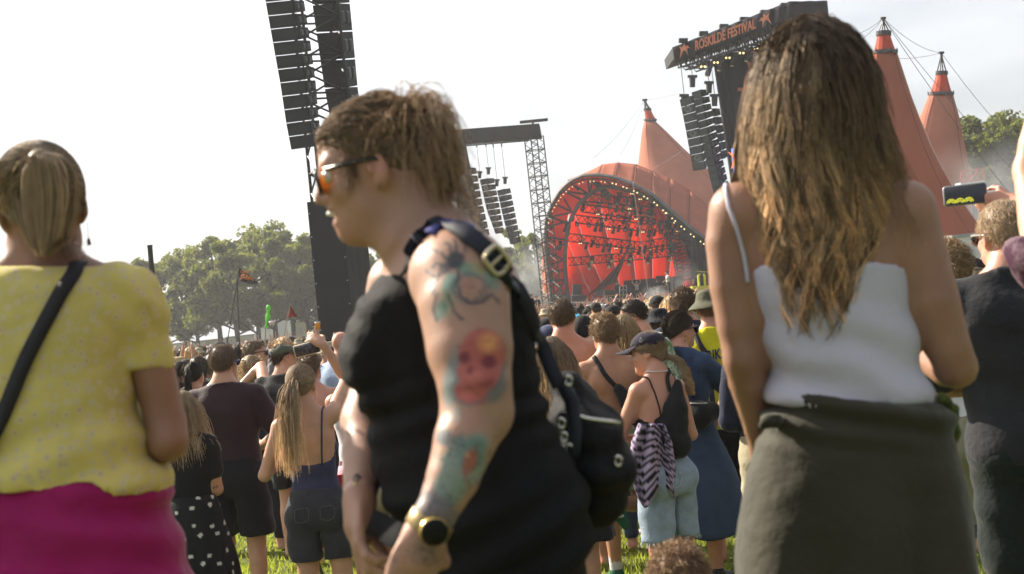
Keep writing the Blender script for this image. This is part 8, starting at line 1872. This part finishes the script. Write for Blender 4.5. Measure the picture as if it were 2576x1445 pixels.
p = performer('musician in a pale vest with both arms up on the stage', 918, 1078, 108.6, 1.70, yaw=180, fem=True, pose=dict(elL=(-.35, .05, 1.65), wrL=(-.2, .1, 1.9), elR=(.35, .05, 1.65), wrR=(.2, .1, 1.9))); p.tank(fabric('vest_pale', (.42, .34, .36))); p.trousers(BLK); p.hair('long', BR, n=250, length=.3, rad=.004)
p = performer('keyboard player behind the dark desk on the stage', 757, 1085, 109, 1.75, yaw=175); p.tee(BLK); p.trousers(BLK); p.hair('messy', DK, n=200, rad=.004)
p = performer('drummer sitting among drums at the curtain side of the stage', 1408, 1050, 103.4, 1.6, yaw=150, pose=dict(elR=(.35, .1, 1.3), wrR=(.2, .35, 1.5))); p.tee(BLK); p.trousers(BLK); p.hair('short', DK, n=200, rad=.004)
p = performer('stagehand in black standing by the barrier at the outer side', 55, 1192, 92, 1.8, yaw=120); p.tee(BLK); p.trousers(BLK); p.hair('short', BR, n=200, rad=.004)
p = performer('second stagehand in black leaning on the barrier rail', 92, 1205, 92.5, 1.75, yaw=160); p.tee(BLK); p.trousers(BLK); p.hair('short', BR, n=200, rad=.004)

# ------------------------------------------------------------------ the crowd up to the stage
PROTO = []
cols = [((.62, .62, .66), 'white'), ((.014, .014, .016), 'black'), ((.05, .08, .2), 'blue'), ((.30, .05, .05), 'red'), ((.18, .2, .12), 'green'), ((.40, .36, .3), 'beige'), ((.45, .24, .25), 'pink'), ((.2, .2, .22), 'grey')]
UPA = [dict(elL=(-.32, .08, 1.62), wrL=(-.2, .1, 1.9), elR=(.32, .08, 1.62), wrR=(.2, .1, 1.9)), dict(elR=(.32, .1, 1.62), wrR=(.22, .16, 1.9)), FWD, CROSS]
spec = [('short', BR, 'short brown hair', 0, 0, 2), ('long', SB, 'long light brown hair', 1, 1, 2), ('messy', BL, 'tousled blond hair', 0, 2, 1), ('long', BLT, 'long blonde hair', 1, 6, 2), ('curly', BR, 'brown curls', 0, 3, 0), ('cap', BR, 'a dark cap', 0, 4, 2), ('tail', BL, 'a blonde ponytail', 1, 7, 0), ('short', DK, 'short black hair', 0, 5, 2), ('bucket', BR, 'a pale bucket hat', 0, 1, 3), ('long', DK, 'long dark hair', 1, 5, 3), ('capw', BR, 'a white cap', 0, 2, 0), ('bare', SB, 'a bare back and fair hair', 0, 7, 0)]
for i, (hs, hc, lab, fem, ci, ai) in enumerate(spec):
    col, cn = cols[ci]; nk = 0
    p = Person('', None, 0, yaw=0, fem=bool(fem), pose=UPA[ai], res=.03, hands=True, sk=[SK_LIGHT, SK_TAN, SK_PINK, SK_SUN][i % 4])
    if hs != 'bare': p.tee(fabric('crowd_' + cn, col), name='t_shirt')
    p.trousers(BLK if i % 2 else DENIM2)
    if hs in ('short', 'messy', 'curly', 'long', 'tail'): p.hair(hs, hc, hc * 1.6, n=150, rad=.0045, length=.3 if hs == 'long' else .16, res=.02, tie=(0, -.11, .03))
    elif hs == 'bucket': p.hat('bucket', KHAKI)
    elif hs == 'bare': p.hair('short', hc, n=150, rad=.0045, res=.02)
    else: p.hair('short', hc, n=80, rad=.005, res=.02); p.hat('cap', BLK if hs == 'cap' else WHT)
    arm = {0: 'with both arms raised', 1: 'with one arm raised', 2: 'standing in the crowd', 3: 'with folded arms'}[ai]
    PROTO.append((p.o, 'person with %s among the far crowd' % lab, 'far crowd, ' + lab)); PROTO[-1][0]['used'] = 0
rc = random.Random(21); placed = []; cnt = 0
def blocked(x, d, r): return any((x - a) ** 2 + (d - b) ** 2 < r * r for a, b in placed)
tries = 0
while cnt < 285 and tries < 20000:
    tries += 1
    d = 15.5 + 60 * rc.random() ** 1.35; xp = rc.choice((rc.uniform(415, 900), rc.uniform(1310, 1830), rc.uniform(1310, 1830), rc.uniform(2380, 2576)))
    if d < 24 and rc.random() < .35: continue
    x = (xp - 1288) / F * d
    if blocked(x, d, .52 + d * .004) : continue
    if 27.5 < d < 32.5 and 700 < xp < 980: continue
    placed.append((x, d)); k = rc.randrange(12)
    if d < 44: k = rc.choice((1, 3, 5, 8, 1, 3, 5, 8, 7, 9))
    elif rc.random() < .5: k = rc.choice((0, 2, 4, 6, 7, 9, 10, 11))
    pr, lab, grp = PROTO[k]
    o = copy_tree(pr) if pr['used'] else pr; pr['used'] = 1
    y = d; s = rc.uniform(.95, 1.06) if d < 30 else rc.uniform(.97, 1.07); o.scale = (s, s, s); o.location = (x, y, float(ground_z(x, y))); o.rotation_euler = (0, 0, R_(rc.uniform(-25, 25)))
    sh_ = [c for c in o.children if c.name.startswith('t_shirt')]; cn = ''
    if sh_:
        ci = rc.randrange(8); sh_[0].material_slots[0].link = 'OBJECT'; sh_[0].material_slots[0].material = fabric('crowd_' + cols[ci][1], cols[ci][0]); cn = cols[ci][1]
    tag(o, lab.replace('among', ('in a %s t-shirt among' % cn) if cn else 'among'), 'person', grp + ((', ' + cn) if cn else '')); cnt += 1
for pr, lab, grp in PROTO:
    if not pr['used']: bpy.data.objects.remove(pr)
    elif 'used' in pr: del pr['used']
for o in list(COL.objects):
    if 'used' in o: del o['used']
# beyond about 300 people the crowd is one mass: heads, shoulders and raised arms
rng = np.random.default_rng(8); Vs, Qs, Cs = [], [], []; b = 0
hF = Fld(); hF.ell((0, 0, 1.64), (.085, .10, .12)); hV, hQ = hF.mesh(.06); bF = Fld(); bF.ell((0, 0, 1.2), (.22, .14, .30)); bF.cone((0, 0, 1.0), (0, 0, .1), .17, .12, .05); bV, bQ = bF.mesh(.13)
aF = Fld(); aF.chain([(.19, 0, 1.42), (.26, .05, 1.66), (.20, .08, 1.90)], [.045, .036, .028]); aF.ell((.20, .08, 1.97), (.03, .02, .07)); aV, aQ = aF.mesh(.05)
hc_ = np.array([BR, SB, BL, DK, (.012, .012, .014), (.5, .5, .5), BLT * .8]); sc_ = np.array([c for c, _ in cols])
for i in range(800):
    d = 40 + 50 * rng.random() ** .8; x = (rng.uniform(*((400, 1000) if rng.random() < .35 else (1300, 1900))) - 1288) / F * d; o3 = np.array([x, d, float(ground_z(x, d))]); s = rng.uniform(.95, 1.07)
    its = [(hV, hQ, hc_[rng.integers(7)]), (bV, bQ, sc_[rng.integers(8)])]
    if rng.random() < .22: its.append((aV, aQ, np.array([.48, .26, .18])))
    if rng.random() < .14: its.append((aV * np.array([-1, 1, 1]), aQ[:, ::-1], np.array([.48, .26, .18])))
    for V, Q, C in its: Vs.append(V * s + o3); Qs.append(Q + b); Cs.append(np.tile(C, (len(V), 1))); b += len(V)
cr_ = put('crowd', np.concatenate(Vs), np.concatenate(Qs), mat('crowd_mass', (.3, .2, .15), .8, .15, attr='col'), None, np.concatenate(Cs)); tag(cr_, 'dense far crowd with raised arms in front of the stage', kind='stuff')
# hands raised at the left edge
p = Person('person raising both hands high by the yellow sleeve', (470, 915), 19, yaw=0, pose=dict(elL=('px', 456, 915, 0), wrL=('px', 458, 893, 0), elR=('px', 489, 915, 0), wrR=('px', 486, 892, 0)), res=.02); p.tee(BLK); p.trousers(BLK); p.hair('short', BR, n=200, rad=.004)
# person holding a cup of beer
p = Person('person lifting a plastic cup of beer near the black tower base', (785, 868), 19.5, yaw=10, pose=dict(elR=('px', 812, 885, .1), wrR=('px', 806, 862, .1)), res=.02); p.tee(WHT); p.trousers(BLK); p.hair('short', SB, n=200, rad=.004)
cu = p.top('beer_cup', 'clear plastic cup of yellow beer held up over the crowd', 'cup'); cw = p.J['wrR'] + v3(0, .02, .12); m_ = MB(); m_.lathe(cw * p.s, [(.001, -.05), (.032, -.05), (.04, .04)], 10); MBput(m_, 'beer', mat('beer', (.75, .40, .03), .2, .5, trans=.5), cu); m_ = MB(); m_.lathe(cw * p.s, [(.04, .04), (.041, .06), (.001, .058)], 10); MBput(m_, 'froth', WHT, cu)
# inflatable alien with a little cow on a stick
zf = lambda zx, zy, d=47: U(*f2(zx, zy), d)
LIME = mat('lime_vinyl', (.16, .62, .05), .35, .5, trans=.25, tcol=(.2, .8, .06))
al = Fld(); sc47 = px(.3047, 47)
al.ell(zf(1060, 893), (26 * sc47 * .8, 22 * sc47 * .8, 30 * sc47), np.array([RT, FW, UP]), k=.05)
al.chain([zf(1058, 920), zf(1056, 960), zf(1050, 990)], [9 * sc47, 17 * sc47, 13 * sc47], .06); al.chain([zf(1046, 985), zf(1043, 1020), zf(1040, 1048)], [12 * sc47, 9 * sc47, 10 * sc47], .04); al.cone(zf(1036, 1050), zf(1058, 1048), 7 * sc47, 6 * sc47, .04); al.chain([zf(1064, 945), zf(1078, 970), zf(1084, 992)], [8 * sc47, 6 * sc47, 6 * sc47], .04); al.chain([zf(1048, 945), zf(1046, 975)], [7 * sc47, 5 * sc47], .04)
o = solid('inflatable_alien', al, .035, LIME); tag(o, 'bright green inflatable alien figure tied to a stick above the crowd', 'inflatable')
ey = Fld(); ey.ell(zf(1048, 896, 46.85), (7 * sc47, 5 * sc47, 10 * sc47), np.array([RT, FW, UP])); solid('eye', ey, .03, mat('dark_vinyl', (.02, .02, .02), .2, .6), o)
stk = thing('stick', 'pale wooden stick carrying the green inflatable', 'pole', zf(1033, 1230)); MB().tube([zf(1042, 900, 47.3), zf(1032, 1240, 47.3)], .02, 6).build('shaft', mat('flag_stick', (.30, .24, .18), .8), stk)
cf = Fld(); cf.ell(zf(1088, 1012, 46.8), (28 * sc47, 15 * sc47, 14 * sc47), np.array([RT, FW, UP])); cf.ell(zf(1117, 996, 46.8), (12 * sc47, 9 * sc47, 9 * sc47), np.array([RT, FW, UP]), k=.04)
for x_ in (1072, 1082, 1098, 1106): cf.cone(zf(x_, 1020, 46.8), zf(x_, 1042, 46.8), 5 * sc47, 4 * sc47, .03)
cV = lambda V, N: np.where((fbm(V * 4.5, 3, 2) > .12)[:, None], np.array([.02, .02, .02]), np.array([.62, .52, .52]))
o = solid('inflatable_cow', cf, .03, mat('cow_vinyl', (.6, .5, .5), .4, .4, attr='col'), paint=cV); tag(o, 'small black and white inflatable cow held by the green alien', 'inflatable')

# ------------------------------------------------------------------ drifting stage smoke
def smoke(label, x, y, d, r, dens, col=(.8, .82, .86)):
    m = bpy.data.materials.new('smoke_air'); m.use_nodes = True; t = m.node_tree; t.nodes.clear(); v = t.nodes.new('ShaderNodeVolumePrincipled'); o_ = t.nodes.new('ShaderNodeOutputMaterial'); tq = t.nodes.new('ShaderNodeTexCoord'); n_ = t.nodes.new('ShaderNodeTexNoise'); n_.inputs['Scale'].default_value = 1.6; n_.inputs['Detail'].default_value = 4
    ln = t.nodes.new('ShaderNodeVectorMath'); ln.operation = 'LENGTH'; t.links.new(tq.outputs['Object'], ln.inputs[0]); mr = t.nodes.new('ShaderNodeMapRange'); mr.inputs['From Min'].default_value = .25; mr.inputs['From Max'].default_value = 1.0; mr.inputs['To Min'].default_value = 1; mr.inputs['To Max'].default_value = 0; t.links.new(ln.outputs['Value'], mr.inputs['Value'])
    m2 = t.nodes.new('ShaderNodeMapRange'); m2.inputs['From Min'].default_value = .38; m2.inputs['From Max'].default_value = .68; t.links.new(tq.outputs['Object'], n_.inputs['Vector']); t.links.new(n_.outputs['Fac'], m2.inputs['Value']); mu = t.nodes.new('ShaderNodeMath'); mu.operation = 'MULTIPLY'; t.links.new(mr.outputs['Result'], mu.inputs[0]); t.links.new(m2.outputs['Result'], mu.inputs[1]); mu2 = t.nodes.new('ShaderNodeMath'); mu2.operation = 'MULTIPLY'; mu2.inputs[1].default_value = dens; t.links.new(mu.outputs[0], mu2.inputs[0]); t.links.new(mu2.outputs[0], v.inputs['Density']); v.inputs['Color'].default_value = (*col, 1); v.inputs['Anisotropy'].default_value = .3
    t.links.new(v.outputs['Volume'], o_.inputs['Volume'])
    F_ = Fld(); F_.ell((0, 0, 0), (1, 1, 1)); V, Q = F_.mesh(.22); c = U(x, y, d); o = put('smoke', V, Q, m); o.location = Vector(c); o.scale = r; o['kind'] = 'stuff'; o['label'] = label
smoke('bluish smoke drifting beside the stage in front of the trees', 1345, 690, 120, (3.4, 3, 3.2), .30)
smoke('brownish smoke beside the singer on the stage', 1722, 705, 104, (1.5, 1.2, 1.9), .9)
smoke('low white smoke puff at the front edge of the stage', 1646, 745, 100.5, (1.2, 1, .9), 1.2)
smoke('pale smoke drifting in front of the right hand trees', 2490, 540, 76, (4.2, 3, 4.6), .42)
